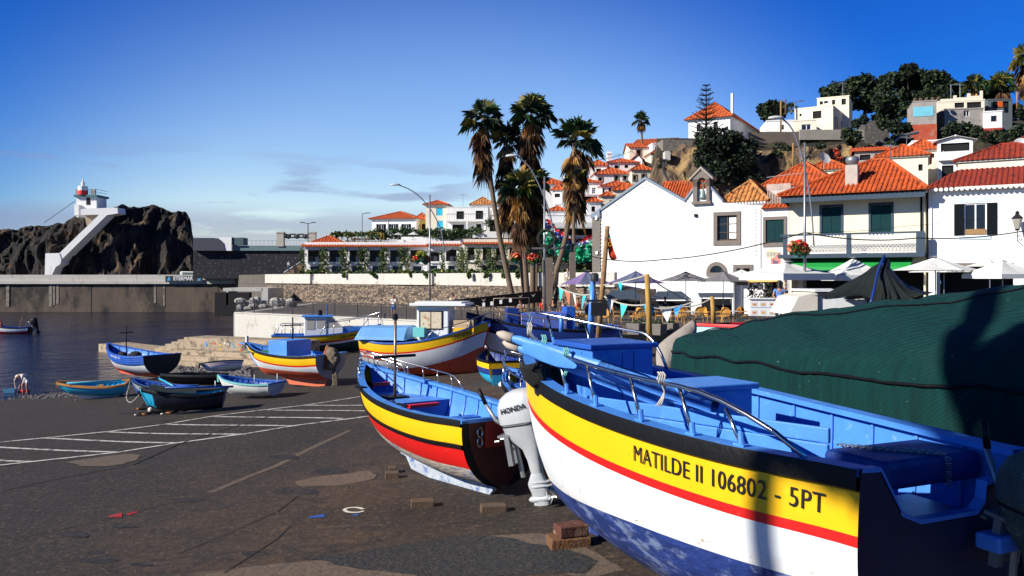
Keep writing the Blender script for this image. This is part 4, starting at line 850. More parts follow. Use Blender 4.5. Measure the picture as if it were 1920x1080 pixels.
facade_disc(1448, 476, .5, .42, cream_sign, 'mural_circle', -.012); facade_disc(0, 0, 0, 0, mat('mural_red', (.62, .22, .17), .8, .1), 'mural_panel', -.016, sq=[(1445, 495), (1464, 495), (1464, 473), (1460, 474), (1453, 482), (1445, 485)])
x, z = q2(1437, 481); text_on('SUNNY', .50, lambda u, v: (x+u, -.03, z+v), mat('mural_grey', (.22, .24, .25), .8), o, 'mural_lettering', 0, .62)
x, z = q2(1449, 494); text_on('Bar', .42, lambda u, v: (x+u, -.03, z+v), mat('mural_ink', (.09, .08, .22), .8), o, 'mural_lettering', .01, .8); ch = ch_
# old tile hip roof above (1354-1436)
o, _ = house('low white block with a mottled old tile hip roof', 1356, 1436, 381, PL, rowd(1356)+.9, RA_, 4.6, white_wall, 'hip', 345, rm=tile_old, ov=.35, pitch=.36, r=.12, steps=.5, group='houses in the plaza row')
b = MB(); 
for i in range(15): x = i*o['w']/14; b.box(x-.06, x+.06, -.42, -.1, 0, .12)
h_ = Fac(1356, rowd(1356)+.9, RA_, PL).z(381); b.xf(Matrix.Translation((0, 0, h_-.16))); b.build('dentil_row', white_wall, o)
# bright orange roof behind
house('house under the bright orange hip roof behind the old tile roof', 1432, 1560, 352, PL, 74, RA_, 8.5, pale_wall, 'hip', 314, ov=.4, pitch=.34, r=.09, steps=.5, group='houses in the plaza row')
# balcony house
F = Fac(1480, rowd(1480), RA_, PL); o = root('balcony_house', F.O, F.A, 'cream house with lattice balcony, dark shutters and broad orange roof', 'house', 'houses in the plaza row'); wB = F.s(1735)
ovB0 = 0; hB = [F.rect(1541, 1577, 388, 438), F.rect(1633, 1671, 384, 436), F.rect(1484, 1732, 505, 592.9)]; hh = F.z(372, 0)
b = MB(); wall_holes(b, wB, hh, hB, .3); b.quad((0, 0, 0), (0, 8, 0), (0, 8, hh), (0, 0, hh)); b.quad((wB, 0, 0), (wB, 8, 0), (wB, 8, hh), (wB, 0, hh)); b.build('wall', mat('warm_cream_plaster', (.76, .68, .50), .85, .06, .8, .1), o)
for q in hB[:2]: win(o, *q, 'sfb', y=.1, shut=green_sh)
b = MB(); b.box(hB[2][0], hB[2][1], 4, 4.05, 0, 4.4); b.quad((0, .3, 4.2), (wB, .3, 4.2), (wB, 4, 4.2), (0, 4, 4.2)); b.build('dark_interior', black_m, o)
ze = hh+.05; ovB = 1.5
b = MB(); b.box(-.25, wB+.15, -ovB, -ovB+.16, ze-.50, ze-.12); b.box(-.25, -.09, -ovB+.161, 1, ze-.5, ze-.12); b.box(-.2, wB+.12, -ovB+.161, 1, ze-.11, ze-.06); b.build('eave_beam', grey_blue, o)
b = MB(); a_, c_ = -.45, wB+.35; rise = F.z(297, F.s(1643))+0-ze; e_, f_ = -ovB-.2, 9.2; rc = F.s(1643)
rA, rB = (rc-.9, 3.9, ze+rise*1.14), (rc+.2, 3.9, ze+rise*1.14)
tiles(b, (a_, e_, ze), (c_, e_, ze), rB, rA, .32, .115, .45); tiles(b, (c_, e_, ze), (c_, f_, ze), rB, rB, .32, .115, .45); tiles(b, (a_, f_, ze), (a_, e_, ze), rA, rA, .32, .115, .45); tiles(b, (c_, f_, ze), (a_, f_, ze), rA, rB, .3, .085)
for p, q in ((rA, rB), ((a_, e_, ze+.04), rA), ((c_, e_, ze+.04), rB)): b.tube([Vector(p)+Vector((0, 0, .06)), Vector(q)+Vector((0, 0, .06))], .12, 7)
b.build('roof', tile_m, o)
x = F.s(1598); z = F.z(339, x); b = MB(); b.box(x-.42, x+.42, -.4, .5, ze+.3, ze+2.15); ck = b.build('chimney', mat('pinkish_render', (.45, .38, .33), .9, .2), o)
b = MB(); b.lathe([(.2, 0), (.42, .12), (.5, .4), (.42, .62), (.2, .68)], (x, .05, ze+2.152), 18); b.build('chimney_cowl', steel, ck, smooth=True)
# balcony
zf = F.z(478, 0); zr = F.z(441, 0); yb = -1.25
b = MB(); b.box(-.5, wB+.1, yb-.15, -.002, zf-.28, zf); b.build('balcony_slab', grey_blue, o)
b = MB(); b.box(-.35, wB+.08, yb-.06, yb+.06, zr-.12, zr); b.build('balcony_top_rail', grey_blue, o)
for px0, px1 in ((1476.5, 1484), (1593.5, 1602), (1722, 1739)):
    a, c = F.s(px0), F.s(px1); b = MB(); b.box(a, c, yb-.08, yb+.08, zf+.001, zr-.121); b.build('balcony_post', grey_blue, o)
lat = MB()
for px0, px1 in ((1484.2, 1593.3), (1602.2, 1721.8)):
    a, c = F.s(px0), F.s(px1); n = int((c-a)/.24); wq = (c-a)/n; y0 = yb-.02
    lat.box(a, c, y0, y0+.04, zf+.05, zf+.13)
    for i in range(n):
        xm = a+(i+.5)*wq
        for j in range(4):
            zc = zf+.24+j*.23; rr = wq*.46; m_ = 10; w2 = .035
            if zc+rr > zr-.42: continue
            ring = [[(xm+(rr-w2*s)*math.cos(2*math.pi*k/m_), y0+.04*t_, zc+(rr-w2*s)*math.sin(2*math.pi*k/m_)) for k in range(m_)] for s, t_ in ((0, 0), (1, 0), (1, 1), (0, 1), (0, 0))]
            lat.grid(ring, closed=True)
        if True:
            zz = zr-.45; lat.prism([(xm-wq*.5, y0, zz), (xm-wq*.36, y0, zz), (xm+.02, y0, zr-.13), (xm-.07, y0, zr-.13)], (0, .04, 0)); lat.prism([(xm+wq*.5, y0, zz), (xm+wq*.36, y0, zz), (xm-.02, y0, zr-.13), (xm+.07, y0, zr-.13)], (0, .04, 0)); lat.box(a+i*wq, a+(i+1)*wq, y0, y0+.04, zz-.05, zz-.001)
lat.build('lattice_balustrade', white_pt, o)
b = MB(); a, c = F.s(1483), F.s(1712); zt_ = zf-.30; zq = F.z(505, 0)
b.prism([(a, -.02, zt_), (a, -1.6, zq+.15), (a, -1.62, zq-.1), (a, -.02, zt_-.12)], (c-a, 0, 0)); b.build('green_awning', mat('green_canvas', (.01, .30, .05), .7, .12, 2, .2), o)
b = MB(); x = wB-.25; b.tube([(x, -.12, zf+.1), (x, -.12, ze-.4)], .07, 8); b.build('drain_pipe', dark_sh, o)
# white house at the right
F = Fac(1741, rowd(1741)-.3, RA_, PL); o = root('white_house', F.O, F.A, 'white house with open dark shutters under a dark red scalloped roof', 'house', 'houses in the plaza row'); wR = F.s(2100)
hR = [F.rect(1808, 1850, 381, 441), F.rect(1756, 1900, 500, 592.9)]; hh = F.z(357, 0)
b = MB(); wall_holes(b, wR, hh, hR, .3); b.quad((0, 0, 0), (0, 8, 0), (0, 8, hh), (0, 0, hh)); b.build('wall', white_wall, o)
win(o, *hR[0], 'om', y=.1, shut=dark_sh); a, c, e, f = F.rect(1798, 1858, 371, 379); b = MB(); b.box(a, c, -.03, .0, e, f); b.build('pale_blue_band', mat('pale_blue_band', (.5, .58, .62), .8), o); a, c, e, f = F.rect(1798, 1858, 443, 449); b = MB(); b.box(a, c, -.06, .0, e, f); b.build('window_sill', mat('pale_blue_band', (.5, .58, .62)), o)
b = MB(); x0, x1, z0, z1 = hR[0]; b.box(x0+.06, x1-.06, -.02, .09, z0+.05, z0+.42); b.build('flower_box', wood_m, o)
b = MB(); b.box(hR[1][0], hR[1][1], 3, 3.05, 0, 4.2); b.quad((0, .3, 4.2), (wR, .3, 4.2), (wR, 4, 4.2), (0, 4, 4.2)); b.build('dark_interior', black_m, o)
b = MB(); tiles(b, (-.3, -.5, hh+.1), (wR, -.5, hh+.1), (wR-3, 4, hh+1.75), (1.6, 4, hh+1.75), .32, .09, .5); tiles(b, (-.3, 8.5, hh+.1), (-.3, -.5, hh+.1), (1.6, 4, hh+1.75), (1.6, 4, hh+1.75), .32, .1, .5); b.build('roof', tile_red, o)
b = MB(); n = int((wR+.3)/.32)
for i in range(n): b.lathe([(.13, 0), (.13, .5)], (0, 0, 0), 8, Matrix.Translation((-.14+i*.32, -.55, hh-.03)) @ Matrix.Rotation(R(-90), 4, 'X'))
b.build('scalloped_eave', white_pt, o)
b = MB(); b.box(-.02, .25, -1.1, -.5, zf*0+hh-.9, hh+.35)
# --- roofs behind the row
GH = 'houses between the plaza row and the cliff'
T2 = [
 ('cream house wall under a dark red old tile roof at the right edge', 1796, 1990, 303, PL+2, 70, RA_, 6, cream_wall, 'hip', 279, tile_red, [], []),
 ('house with a dark red hip roof at the right edge behind', 1868, 1990, 284, 8, 84, RA_, 7, pale_wall, 'hip', 262, tile_red, [], []),
 ('cream house with small dormer below the turquoise tower', 1645, 1740, 296, 6, 82, RA_+6, 7, cream_wall, 'hip', 280, tile_m, [(1722, 1730, 308, 320, 'k')], []),
 ('house with bright orange roof between dormer and gabled balcony', 1700, 1762, 283, 8, 88, RA_+10, 7, cream_wall, 'hip', 270, tile_m, [(1745, 1752, 288, 296, 'k')], []),
 ('low brick-ended house with orange roof and dark porch', 1603, 1680, 285, 8, 91, RA_+12, 5, gray_wall, 'mono', 278, tile_m, [(1612, 1632, 290, 300, 'k'), (1640, 1662, 288, 299, 'k')], []),
 ('small cream house under the satellite dishes', 1514, 1588, 320, 6, 88, RA_+8, 6, cream_wall, 'hip', 304, tile_m, [], []),
 ('long white wall with thin red coping above the orange roofs', 1710, 1790, 264, 10, 95, -16, 4, white_wall, 'flat', None, None, [], []),
]
for lab, a, c, e, zb, d, A, dp, wl_, rf, ap, rm, ws, sd_ in T2:
    house(lab, a, c, e, zb, d, A, dp, wl_, rf, ap, rm, wins=ws, side=sd_, ov=.3, pitch=.36, r=.09, steps=.6, group=GH)
# gabled balcony house
o, F = house('white house with gabled open balcony and hammock', 1758, 1824, 266, 8, 86, -22, 7, pale_wall, 'gableF', 257, wins=[(1764, 1818, 268, 296, 'k'), (1766, 1788, 310, 335, 'k')], side=[(.2, .45, .6, .9, 'k')], group=GH, rm=pale_wall, ov=.35)
a, c, e, f = F.rect(1759, 1823, 294, 301); b = MB(); b.box(a, c, -.5, -.002, e, f+.5); b.build('balcony_front', pale_wall, o)
b = MB(); a, c = F.s(1768), F.s(1815); z = F.z(289, a); b.grid([[(a+(c-a)*k/12, -.1+yy, z+.9*(k/12-.5)**2*4-.6) for k in range(13)] for yy in (-.3, .3)]); b.build('hammock', mat('pale_hammock', (.6, .62, .66), .8), o)
# hilltop houses
GT = 'hilltop houses above the cliff'
house('white hilltop house with broad orange hip roof', 1291, 1369, 226, 20, 121, -30, 15, white_wall, 'hip', rh=2.7, wins=[(1306, 1313, 233, 246, 'k'), (1338, 1346, 228, 241, 'k')], side=[(.1, .22, .62, .86, 'g'), (.3, .42, .62, .86, 'g'), (.5, .62, .62, .86, 'g'), (.7, .82, .62, .86, 'g')], group=GT, ov=.5)
house('low white annexe with flat roof beside the orange roofed house', 1437, 1487, 226, 20, 117, -8, 6, white_wall, 'flat', wins=[(1466, 1470, 234, 243, 'k')], group=GT)
house('small cream block with green curtained window on the terrace', 1487, 1531, 226, 20, 113, -20, 6, cream_wall, 'flat', wins=[(1503, 1521, 233, 244, 'gm')], group=GT, parapet=.2)
house('large cream hilltop house with two big dark windows', 1490, 1562, 204, 20, 119, -32, 11, cream_wall, 'flat', wins=[(1524, 1540, 208, 222, 'k'), (1499, 1503, 213, 218, 'k')], side=[(.12, .26, .55, .85, 'k'), (.5, .66, .55, .85, 'k')], group=GT)
house('upper storey with strip windows on the large cream house', 1532, 1592, 184, 24, 123, -26, 6, cream_wall, 'flat', wins=[(1537, 1543, 190, 196, 'k'), (1545, 1553, 189, 194, 'g'), (1560, 1566, 187, 196, 'k'), (1578, 1586, 185, 196, 'k')], group=GT, parapet=.15)
o, F = house('turquoise and grey block tower with red base', 1712, 1756, 190, 18, 112, -18, 6, gray_wall, 'flat', group=GT, base=(234, mat('faded_red_plinth', (.42, .07, .03), .9, .3, 1, dirt=(.3, .2, .15), ds=1, da=.3)))
a, c, e, f = F.rect(1712.5, 1750, 200, 218); b = MB(); b.box(a, c, -.05, -.002, e, f); b.build('turquoise_band', mat('turquoise_wall', (.16, .50, .62), .85, .15, 1), o)
b = MB(); 
for k in range(5): x = .3+k*.7; b.ball((x, .6, F.z(190)+.25), (.25, .25, .3), 6)
b.build('roof_pots', wood_d, o)
o, F = house('long cream terrace with stepped parapet and dark openings', 1758, 1846, 190, 18, 118, -14, 7, cream_wall, 'flat', wins=[(1790, 1808, 190, 202, 'k'), (1813, 1840, 188, 202, 'k')], group=GT)
b = MB(); h = F.z(190)
for k, (p0_, p1_, py) in enumerate(((1758, 1762, 186), (1763, 1788, 186), (1788, 1794, 179), (1794, 1814, 183), (1814, 1820, 175), (1820, 1838, 180), (1838, 1843, 170))):
    a, c = F.s(p0_), F.s(p1_)-.01; b.box(a, c, -.02, .25, h-.3, F.z(py, a))
b.build('stepped_parapet', cream_wall, o)
house('grey rendered house with white window below the cream terrace', 1771, 1844, 204, 18, 113, -8, 6, gray_wall, 'flat', wins=[(1807, 1818, 207, 218, 'gm')], group=GT)
o, F = house('white cube house with red framed window and red base', 1844, 1879, 209, 18, 112, -20, 6, pale_wall, 'flat', wins=[(1858, 1869, 217, 228, 'Rg')], group=GT, base=(241, mat('oxide_red_plinth', (.35, .03, .02), .9, .2)), side=[(.3, .55, .6, .8, 'k')])
house('dark timber shack with orange cloth behind the white cube house', 1852, 1898, 186, 20, 118, -6, 5, mat('shack_grey', (.10, .12, .13), .9, .3), 'flat', wins=[(1862, 1892, 190, 202, 'k')], group=GT)
b = MB(); b.quad(*[P(x, y, 117.2) for x, y in ((1870, 190), (1880, 190), (1880, 201), (1871, 200))]); tag(b.build('orange_cloth', mat('orange_cloth', (.8, .12, .01), .8)), 'orange cloth hung on the dark shack', 'cloth')
# retaining walls on the hill
slab('hill_retaining_wall', 'long brown rendered retaining wall along the cliff top', 1408, 1500, 247, 274, 108.5, 1.5, mat('brown_retaining', (.14, .11, .085), .95, .3, .8, .4))
slab('hill_retaining_wall', 'pale capped retaining wall in front of the large cream house', 1500, 1632, 243, 262, 108.2, 1.5, mat('pale_retaining', (.30, .27, .23), .95, .3, .8, .4))
slab('stone_block_wall', 'dark dry stone bastion below the tree mass', 1622, 1668, 226, 278, 107.5, 5, mat('dry_stone', (.07, .065, .06), .95, .5, 2.5, .8, dirt=(.2, .18, .16), ds=3, da=.3), A=-12)
slab('stone_block_wall', 'grey dry stone wall topping the ochre cliff', 1243, 1300, 262, 283, 105, 3, mat('dry_stone_pale', (.20, .18, .15), .95, .5, 2.2, .8, dirt=(.06, .05, .05), ds=3, da=.3), A=6)
slab('cliff_buttress', 'pale concrete buttress on the ochre cliff', 1247, 1257, 283, 300, 103, 1.5, concrete)
# ---------------------------------------------------------------- boats
GB = 'painted fishing boats on the slipway'
yel = mat('boat_yellow', (.80, .46, .0), .5, .07, 1.6, .12, 9, dirt=(.22, .12, .03), ds=15, da=-.08)
red = mat('boat_red', (.66, .008, .006), .48, .1, 1.5, .12, 9, dirt=(.35, .10, .05), ds=14, da=-.06)
whi = mat('boat_white', (.72, .74, .74), .5, .06, 1.5, .12, 7, dirt=(.42, .38, .30), ds=8, da=.02, stretch=(1, 1, .35))
blk = mat('boat_black', (.006, .006, .007), .5, .2, 4, .15, 20, dirt=(.10, .08, .05), ds=12, da=-.35, spec=.18)
lblu = mat('boat_sky_blue', (.065, .24, .68), .45, .2, 2, .15, 6, dirt=(.20, .36, .58), ds=8, da=.08)
mblu = mat('boat_mid_blue', (.016, .085, .40), .45, .3, 2.2, .15, 6, dirt=(.10, .26, .52), ds=7, da=.12)
dblu = mat('boat_navy', (.010, .035, .20), .45, .25, 3, .1, dirt=(.12, .14, .25), ds=8, da=.05)
cyan = mat('boat_turquoise', (.02, .38, .60), .45, .15, 2, .1, dirt=(.35, .5, .55), ds=6, da=.05)
antif = mat('boat_antifouling_red', (.62, .085, .03), .65, .2, 2, .15, dirt=(.40, .09, .05), ds=2.2, da=.25)
wblue = mat('worn_blue_bottom', (.010, .032, .17), .65, .5, 6, .5, 14, dirt=(.16, .21, .36), ds=5.5, da=.34, stretch=(.5, 1, 1))
weath = mat('weathered_bottom', (.52, .45, .36), .75, .3, 2.5, .3, dirt=(.10, .16, .34), ds=3.2, da=.30, stretch=(.45, 1, 1.3))
dkgrn = mat('boat_dark_teal', (.006, .04, .045), .5, .2, 3)
ss = mat('stainless_tube', (.62, .60, .57), .22, .1, 8, metal=1.0, dirt=(.18, .07, .03), ds=9, da=.12)
ssd = mat('rusty_tube', (.30, .22, .16), .45, .3, 12, metal=.6, dirt=(.16, .06, .02), ds=9, da=.3)
rope_m = mat('aqua_rope', (.18, .48, .45), .8, .3, 30, .5)
rope_w = mat('pale_rope', (.55, .52, .45), .85, .2, 30, .5)
net_b = mat('black_net', (.012, .012, .013), .8, .6, 25, 1., dirt=(.12, .12, .12), ds=30, da=.1)
class Hull:
    def __init__(h, L, hb, sh, kl, rake=.8, nst=2.6, nbw=1.25, mst=.62, mbw=.85, tr=.12):
        h.L, h.hb, h.sh, h.kl, h.rake, h.nst, h.nbw, h.mst, h.mbw, h.tr = L, hb, sh, kl, rake, nst, nbw, mst, mbw, tr
    def S(h, u): return crv(h.sh, u)
    def K(h, u): return crv(h.kl, u)
    def B(h, u): return max(.018, crv(h.hb, u))
    def X(h, u, t): return h.L*u-h.rake*(t**1.3)*u**5+h.tr*t*(1-u)**5
    def pt(h, u, t, sd=1, off=0., inn=0.):
        t = min(max(t, 0), 1); s, k = h.S(u), h.K(u); f = u**1.7; n = h.nst*(1-f)+h.nbw*f; m = h.mst*(1-f)+h.mbw*f
        y = max(0, h.B(u)-inn)*max(0, (1-t**n))**m
        return Vector((h.X(u, t), sd*(y+off), s+(k-s)*t))
    def at(h, u, dist, sd=1, off=0.): return h.pt(u, dist/(h.S(u)-h.K(u)), sd, off)
    def u_of_x(h, x): return x/h.L
def bx(x0, x1, y0, y1, z0, z1, m, nm, par, bev=.008, M=None):
    b = MB(); b.box(x0, x1, y0, y1, z0, z1, M); return b.build(nm, m, par, bevel=bev)
def tb(pts, r, m, nm, par, n=8): b = MB(); b.tube(pts, r, n); return b.build(nm, m, par, smooth=True)
def hull(par, h, bands, bottom, inner=None, floor=None, nu=40, rub=None, rubh=.09, rubw=.035, cap=None, capw=.09, transom=None, keel=None, stem=None, thick=.05, capz=.0, ttop=None):
    """bands: [(kind, value, material)] going down from the sheer; the last runs to the keel in `bottom`"""
    ms = []; 
    def mi(m):
        if m not in ms: ms.append(m)
        return ms.index(m)
    def ts(u):
        s, k = h.S(u), h.K(u); out = [0.]; 
        for kd, v, m in bands:
            tt = v/(s-k) if kd == 'a' else ((s-v)/(s-k) if kd == 'z' else 0)
            if kd == 'w': tt = (s-crv(v, u))/(s-k)
            out.append(min(max(tt, out[-1]+.002), .985))
        out.append(1.); fine = []
        for a, c in zip(out, out[1:]):
            for j in range(4): fine.append(a+(c-a)*j/4)
        fine.append(1.); return fine
    us = [1-(1-i/nu)**1.35 for i in range(nu+1)]; b = MB(); T = [ts(u) for u in us]; nr = len(T[0])
    rowm = []
    for kd, v, m in bands: rowm += [mi(m)]*4
    rowm += [mi(bottom)]*4
    for sd in (1, -1):
        rows = [[h.pt(us[i], T[i][r], sd) for i in range(len(us))] for r in range(nr)]
        b.grid(rows, rowm)
    # transom
    tm = mi(transom or blk); ring = [h.pt(0, T[0][r], 1) for r in range(nr)]; b.cm = tm
    ring2 = [h.pt(0, T[0][r], -1) for r in range(nr)]
    if ttop:
        for xx in (0, .06):
            pl_ = [Vector((p.x+xx, p.y, p.z)) for p in ring[1:-1]]+[Vector((q.x+xx, q.y, q.z)) for q in ring2[1:-1]][::-1]; tp_ = [Vector((xx, y, z)) for y, z in ttop[::-1]]; b.add(pl_+tp_, [tuple(range(len(pl_)+len(tp_)))], [tm])
        b.add([Vector((xx, y, z)) for y, z in ttop for xx in (-.012, .075)]+[Vector((xx, y, z+.03)) for y, z in ttop for xx in (-.012, .075)], [(2*len(ttop)+2*i, 2*len(ttop)+2*i+1, 2*len(ttop)+2*i+3, 2*len(ttop)+2*i+2) for i in range(len(ttop)-1)]+[(2*i, 2*i+2, 2*len(ttop)+2*i+2, 2*len(ttop)+2*i) for i in range(len(ttop)-1)], [mi(inner)]*(2*len(ttop)-2))
    else:
        for r in range(nr-1): b.add([ring[r], ring2[r], ring2[r+1], ring[r+1]], [(0, 1, 2, 3)], [tm])
    ho = b.build('hull', ms, par, auto=True)
    if inner:
        zf = floor; b = MB(); uu = [u for u in us if u < .965]
        for sd in (1, -1):
            rows = []
            for j in range(9):
                row = []
                for u in uu:
                    s, k = h.S(u), h.K(u); tf = max(.05, (s-zf)/(s-k)); p = h.pt(u, tf*j/8, sd, 0, thick)
                    if u == 0: p.x += thick
                    row.append(p)
                rows.append(row)
            b.grid(rows)
        fl = [[h.pt(u, max(.05, (h.S(u)-zf)/(h.S(u)-h.K(u))), sd, 0, thick) for u in uu] for sd in (1, -1)]; b.grid(fl)
        e = [] if ttop else [h.pt(0, max(.05, (h.S(0)-zf)/(h.S(0)-h.K(0)))*j/8, 1, 0, thick) for j in range(9)]
        for j in range(0 if ttop else 8): b.quad(*(Vector((p.x+thick+.001, q*p.y, p.z)) for p, q in ((e[j], 1), (e[j], -1), (e[j+1], -1), (e[j+1], 1))))
        b.build('inner_hull', inner, par, auto=True)
        b = MB()
        for i in range(1, 12):
            u = i/12.5
            for sd in (1, -1):
                pts = [h.pt(u, max(.05, (h.S(u)-zf)/(h.S(u)-h.K(u)))*j/6, sd, 0, thick+.012) for j in range(7)]; b.tube(pts, .018, 5)
        b.build('rib_row', inner, par)
    # gunwale cap
    cu = [u for u in us]; b = MB(); cw = capw
    for sd in (1, -1):
        R0 = []; R1 = []; R2 = []; R3 = []
        for u in cu:
            y = h.B(u); s = h.S(u)+capz; x = h.L*u; yi = max(.0, y-cw)
            R0.append((x, sd*(y+.02), s-.03)); R1.append((x, sd*(y+.02), s+.022)); R2.append((x, sd*yi, s+.022)); R3.append((x, sd*yi, s-.03))
        b.grid([R0, R1, R2, R3])
    y = h.B(0); s = h.S(0)+capz
    if not ttop: b.box(-.03, .07, -y-.02, y+.02, s-.03, s+.0225)
    b.build('gunwale', cap or inner or blk, par)
    if rub:
        b = MB()
        for sd in (1, -1):
            rows = []
            for z_, o in ((.018, .0), (.022, rubw*.8), (0, rubw), (-rubh*.9, rubw), (-rubh, rubw*.6), (-rubh, 0)):
                rows.append([Vector((h.L*u, sd*(h.B(u)+o+.001)+ (0), h.S(u)+z_)) for u in cu])
            b.grid(rows)
        b.box(h.L-.02, h.L+.05, -.05, .05, h.S(1)-.25, h.S(1)+.03)
        b.build('rub_rail', rub, par, auto=True)
    if keel:
        b = MB(); m_, dz, k0, k1 = keel; us2 = [k0+(k1-k0)*i/14 for i in range(15)]
        lo_ = lambda u: h.K(u)-dz*(1 if u > k0+.02 and u < k1-.05 else .25)
        for sd in (1, -1): b.grid([[Vector((h.X(u, 1), sd*.045, h.K(u)+.08)) for u in us2], [Vector((h.X(u, 1), sd*.035, lo_(u))) for u in us2]])
        b.grid([[Vector((h.X(u, 1), .035, lo_(u))) for u in us2], [Vector((h.X(u, 1), -.035, lo_(u))) for u in us2]])
        b.quad((h.X(us2[0], 1), .045, h.K(us2[0])+.08), (h.X(us2[0], 1), -.045, h.K(us2[0])+.08), (h.X(us2[0], 1), -.035, lo_(us2[0])), (h.X(us2[0], 1), .035, lo_(us2[0])))
        b.build('keel', m_, par)
    if stem:
        tb([h.pt(1, t_/8, 1, -.018)+Vector((.015, 0, 0)) for t_ in range(9)], .035, stem, 'stem', par)
    return ho
def thwart(par, h, x, z, w, m, inn=.05, nm='thwart', th=.035):
    y = min(h.pt(xx/h.L, (h.S(xx/h.L)-z+th)/(h.S(xx/h.L)-h.K(xx/h.L)), 1, 0, inn).y for xx in (max(.01, x-w/2), x, x+w/2)); return bx(x-w/2, x+w/2, -y, y, z-th, z, m, nm, par, .006)
def rail(par, h, u0, u1, hgt, r, m, sides=(1, -1), posts=5, inset=.03, mp=None, end='curve', nm='guard_rail'):
    for sd in sides:
        pts = []
        for i in range(17):
            u = u0+(u1-u0)*i/16; e = math.sin(math.pi*min(1, (i/16)/.16)/2) if end in ('curve', 'both') else 1
            if end == 'both': e *= math.sin(math.pi*min(1, (1-i/16)/.16)/2) if i < 16 else 0
            pts.append(Vector((h.L*u, sd*(h.B(u)-inset), h.S(u)+.02+hgt*e)))
        b = MB(); b.tube(pts, r, 8); ro = b.build(nm, m, par, smooth=True)
        for k in range(posts):
            u = u0+(u1-u0)*(k+.9)/(posts+.4); p = Vector((h.L*u, sd*(h.B(u)-inset), h.S(u)+.02)); b = MB(); q = p+Vector((.06, 0, hgt)); b.tube([p, q], r*.85, 7); b.build('stanchion', mp or m, ro, smooth=True)
            b = MB(); b.box(p.x-.05, p.x+.05, p.y-.03, p.y+.03, p.z, p.z+.015); b.build('foot_plate', m, ro)
def letter(par, h, body, u_start, dist, size, sd, m, sx=.75, bold=0., space=1., nm='lettering', off=.014):
    """text along the hull side, reading left to right as seen from outside"""
    def fn(x, y):
        dx = x if sd < 0 else -x
        uu = u_start+dx/h.L; p = h.at(uu, dist-y, sd, 0); q = h.at(uu, dist-y, sd, off); return q
    # port side (sd=+1) is read from the bow on the left towards the stern on the right
    return text_on(body, size, fn, m, par, nm, bold, sx, space)
def boat(name, lab, org, ang, cat='boat', group=GB, tilt=0., pitch=0.):
    o = root(name, org, ang, lab, cat, group); o.rotation_euler = (R(tilt), R(pitch), ang); return o
def axis(dx, dy): return math.atan2(dy, dx)
ink = mat('lettering_black', (.008, .008, .01), .5, .1)

# --- the large boat in front ------------------------------------------------
ZK = 2.95; M1 = boat('fishing_boat', 'largest fishing boat in front, yellow, red and white with black lettering', (3.10, 6.07, ZK), axis(-.42, .91))
h1 = Hull(6.8, [.84, 1.06, 1.17, 1.16, .98, .62, .06], [1.74, 1.73, 1.75, 1.80, 1.87, 1.98, 2.14], [.10, .0, -.02, -.02, .0, .03, .30], rake=.75, nst=3.3, nbw=1.75, mst=.5, mbw=.66)
hull(M1, h1, [('a', .13, blk), ('a', .44, yel), ('a', .52, red), ('w', [1.0, .95, .88, .76, .64, .50], whi), ('w', [.88, .84, .78, .66, .54, .42], mat('scuffed_white', (.70, .70, .68), .6, .08, 2, .15, 9, dirt=(.30, .20, .10), ds=13, da=.12, stretch=(.6, 1, 1.4)))], wblue, lblu, .62, nu=56, rub=blk, rubh=.13, rubw=.04, cap=lblu, capw=.14, transom=mat('transom_navy_shade', (.004, .010, .05), .5, .3), keel=(wblue, .22, .02, .80), stem=blk, ttop=[(.84, 1.74), (.66, 1.73), (.45, 1.40), (.28, 1.33), (-.30, 1.33), (-.38, 1.40), (-.40, 1.53), (-.66, 1.55), (-.84, 1.74)])  # transom navy deepened, stern shade put into its colour
bpy.context.view_layer.update()
def pxu(u): p = M1.matrix_world @ h1.at(u, .29, 1); return 960+FP*p.x/p.y
gr_ = [(abs(pxu(i/400)-1189), i/400) for i in range(40, 300)]; ge_ = [(abs(pxu(i/400)-1548), i/400) for i in range(4, 200)]; UT = min(gr_)[1]; UE = min(ge_)[1]
tv_, _ = text2d('MATILDE II 106802 - 5PT', .205, 0, 1., 1.06); SXT = (UT-UE)*6.8/max(v[0] for v in tv_); print('TEXT', UT, UE, SXT)
letter(M1, h1, 'MATILDE II 106802 - 5PT', UT, .335, .205, 1, ink, SXT, 0, 1.06)
MX = lambda px, py, d: M1.matrix_world.inverted() @ P(px, py, d)
# decks, boxes
thwart(M1, h1, .55, 1.20, .9, mblu, nm='stern_deck'); thwart(M1, h1, 2.1, 1.15, .35, lblu)
b = MB(); us_ = [.80+.2*i/8 for i in range(9)]; b.grid([[Vector((h1.L*u, sd*max(.0, h1.B(u)-.1), h1.S(u)-.05)) for u in us_] for sd in (1, 0, -1)]); b.build('foredeck', lblu, M1)
def cabinet(par, x0, x1, y0, y1, z0, z1, m, nm, lid=.05, lm=None, panels=0):
    o = bx(x0, x1, y0, y1, z0, z1, m, nm, par, .012); bx(x0-lid, x1+lid, y0-lid, y1+lid, z1+.001, z1+.06, lm or m, 'lid', o, .012)
    return o
eb = cabinet(M1, 4.07, 4.90, -.26, .55, .62, 2.24, mat('wheel_box_blue', (.05, .20, .62), .42, .2, 2.5, .1, dirt=(.12, .36, .62), ds=3, da=.2), 'wheel_box', .05, mblu)
bx(4.035, 4.069, .30, .42, 2.02, 2.06, dblu, 'box_handle', eb, .005)
for y_ in (.15, -.0): bx(4.065, 4.069, y_, y_+.006, .7, 2.2, dblu, 'board_seam', eb, 0)
for x_ in (4.3, 4.6): bx(x_, x_+.006, .5501, .553, .7, 2.2, dblu, 'board_seam', eb, 0)
# far side planking of the box catches pale dust: lid edge rope
sb = cabinet(M1, 2.4, 2.95, -.29, .52, .62, 1.96, lblu, 'engine_box', .05, lblu)
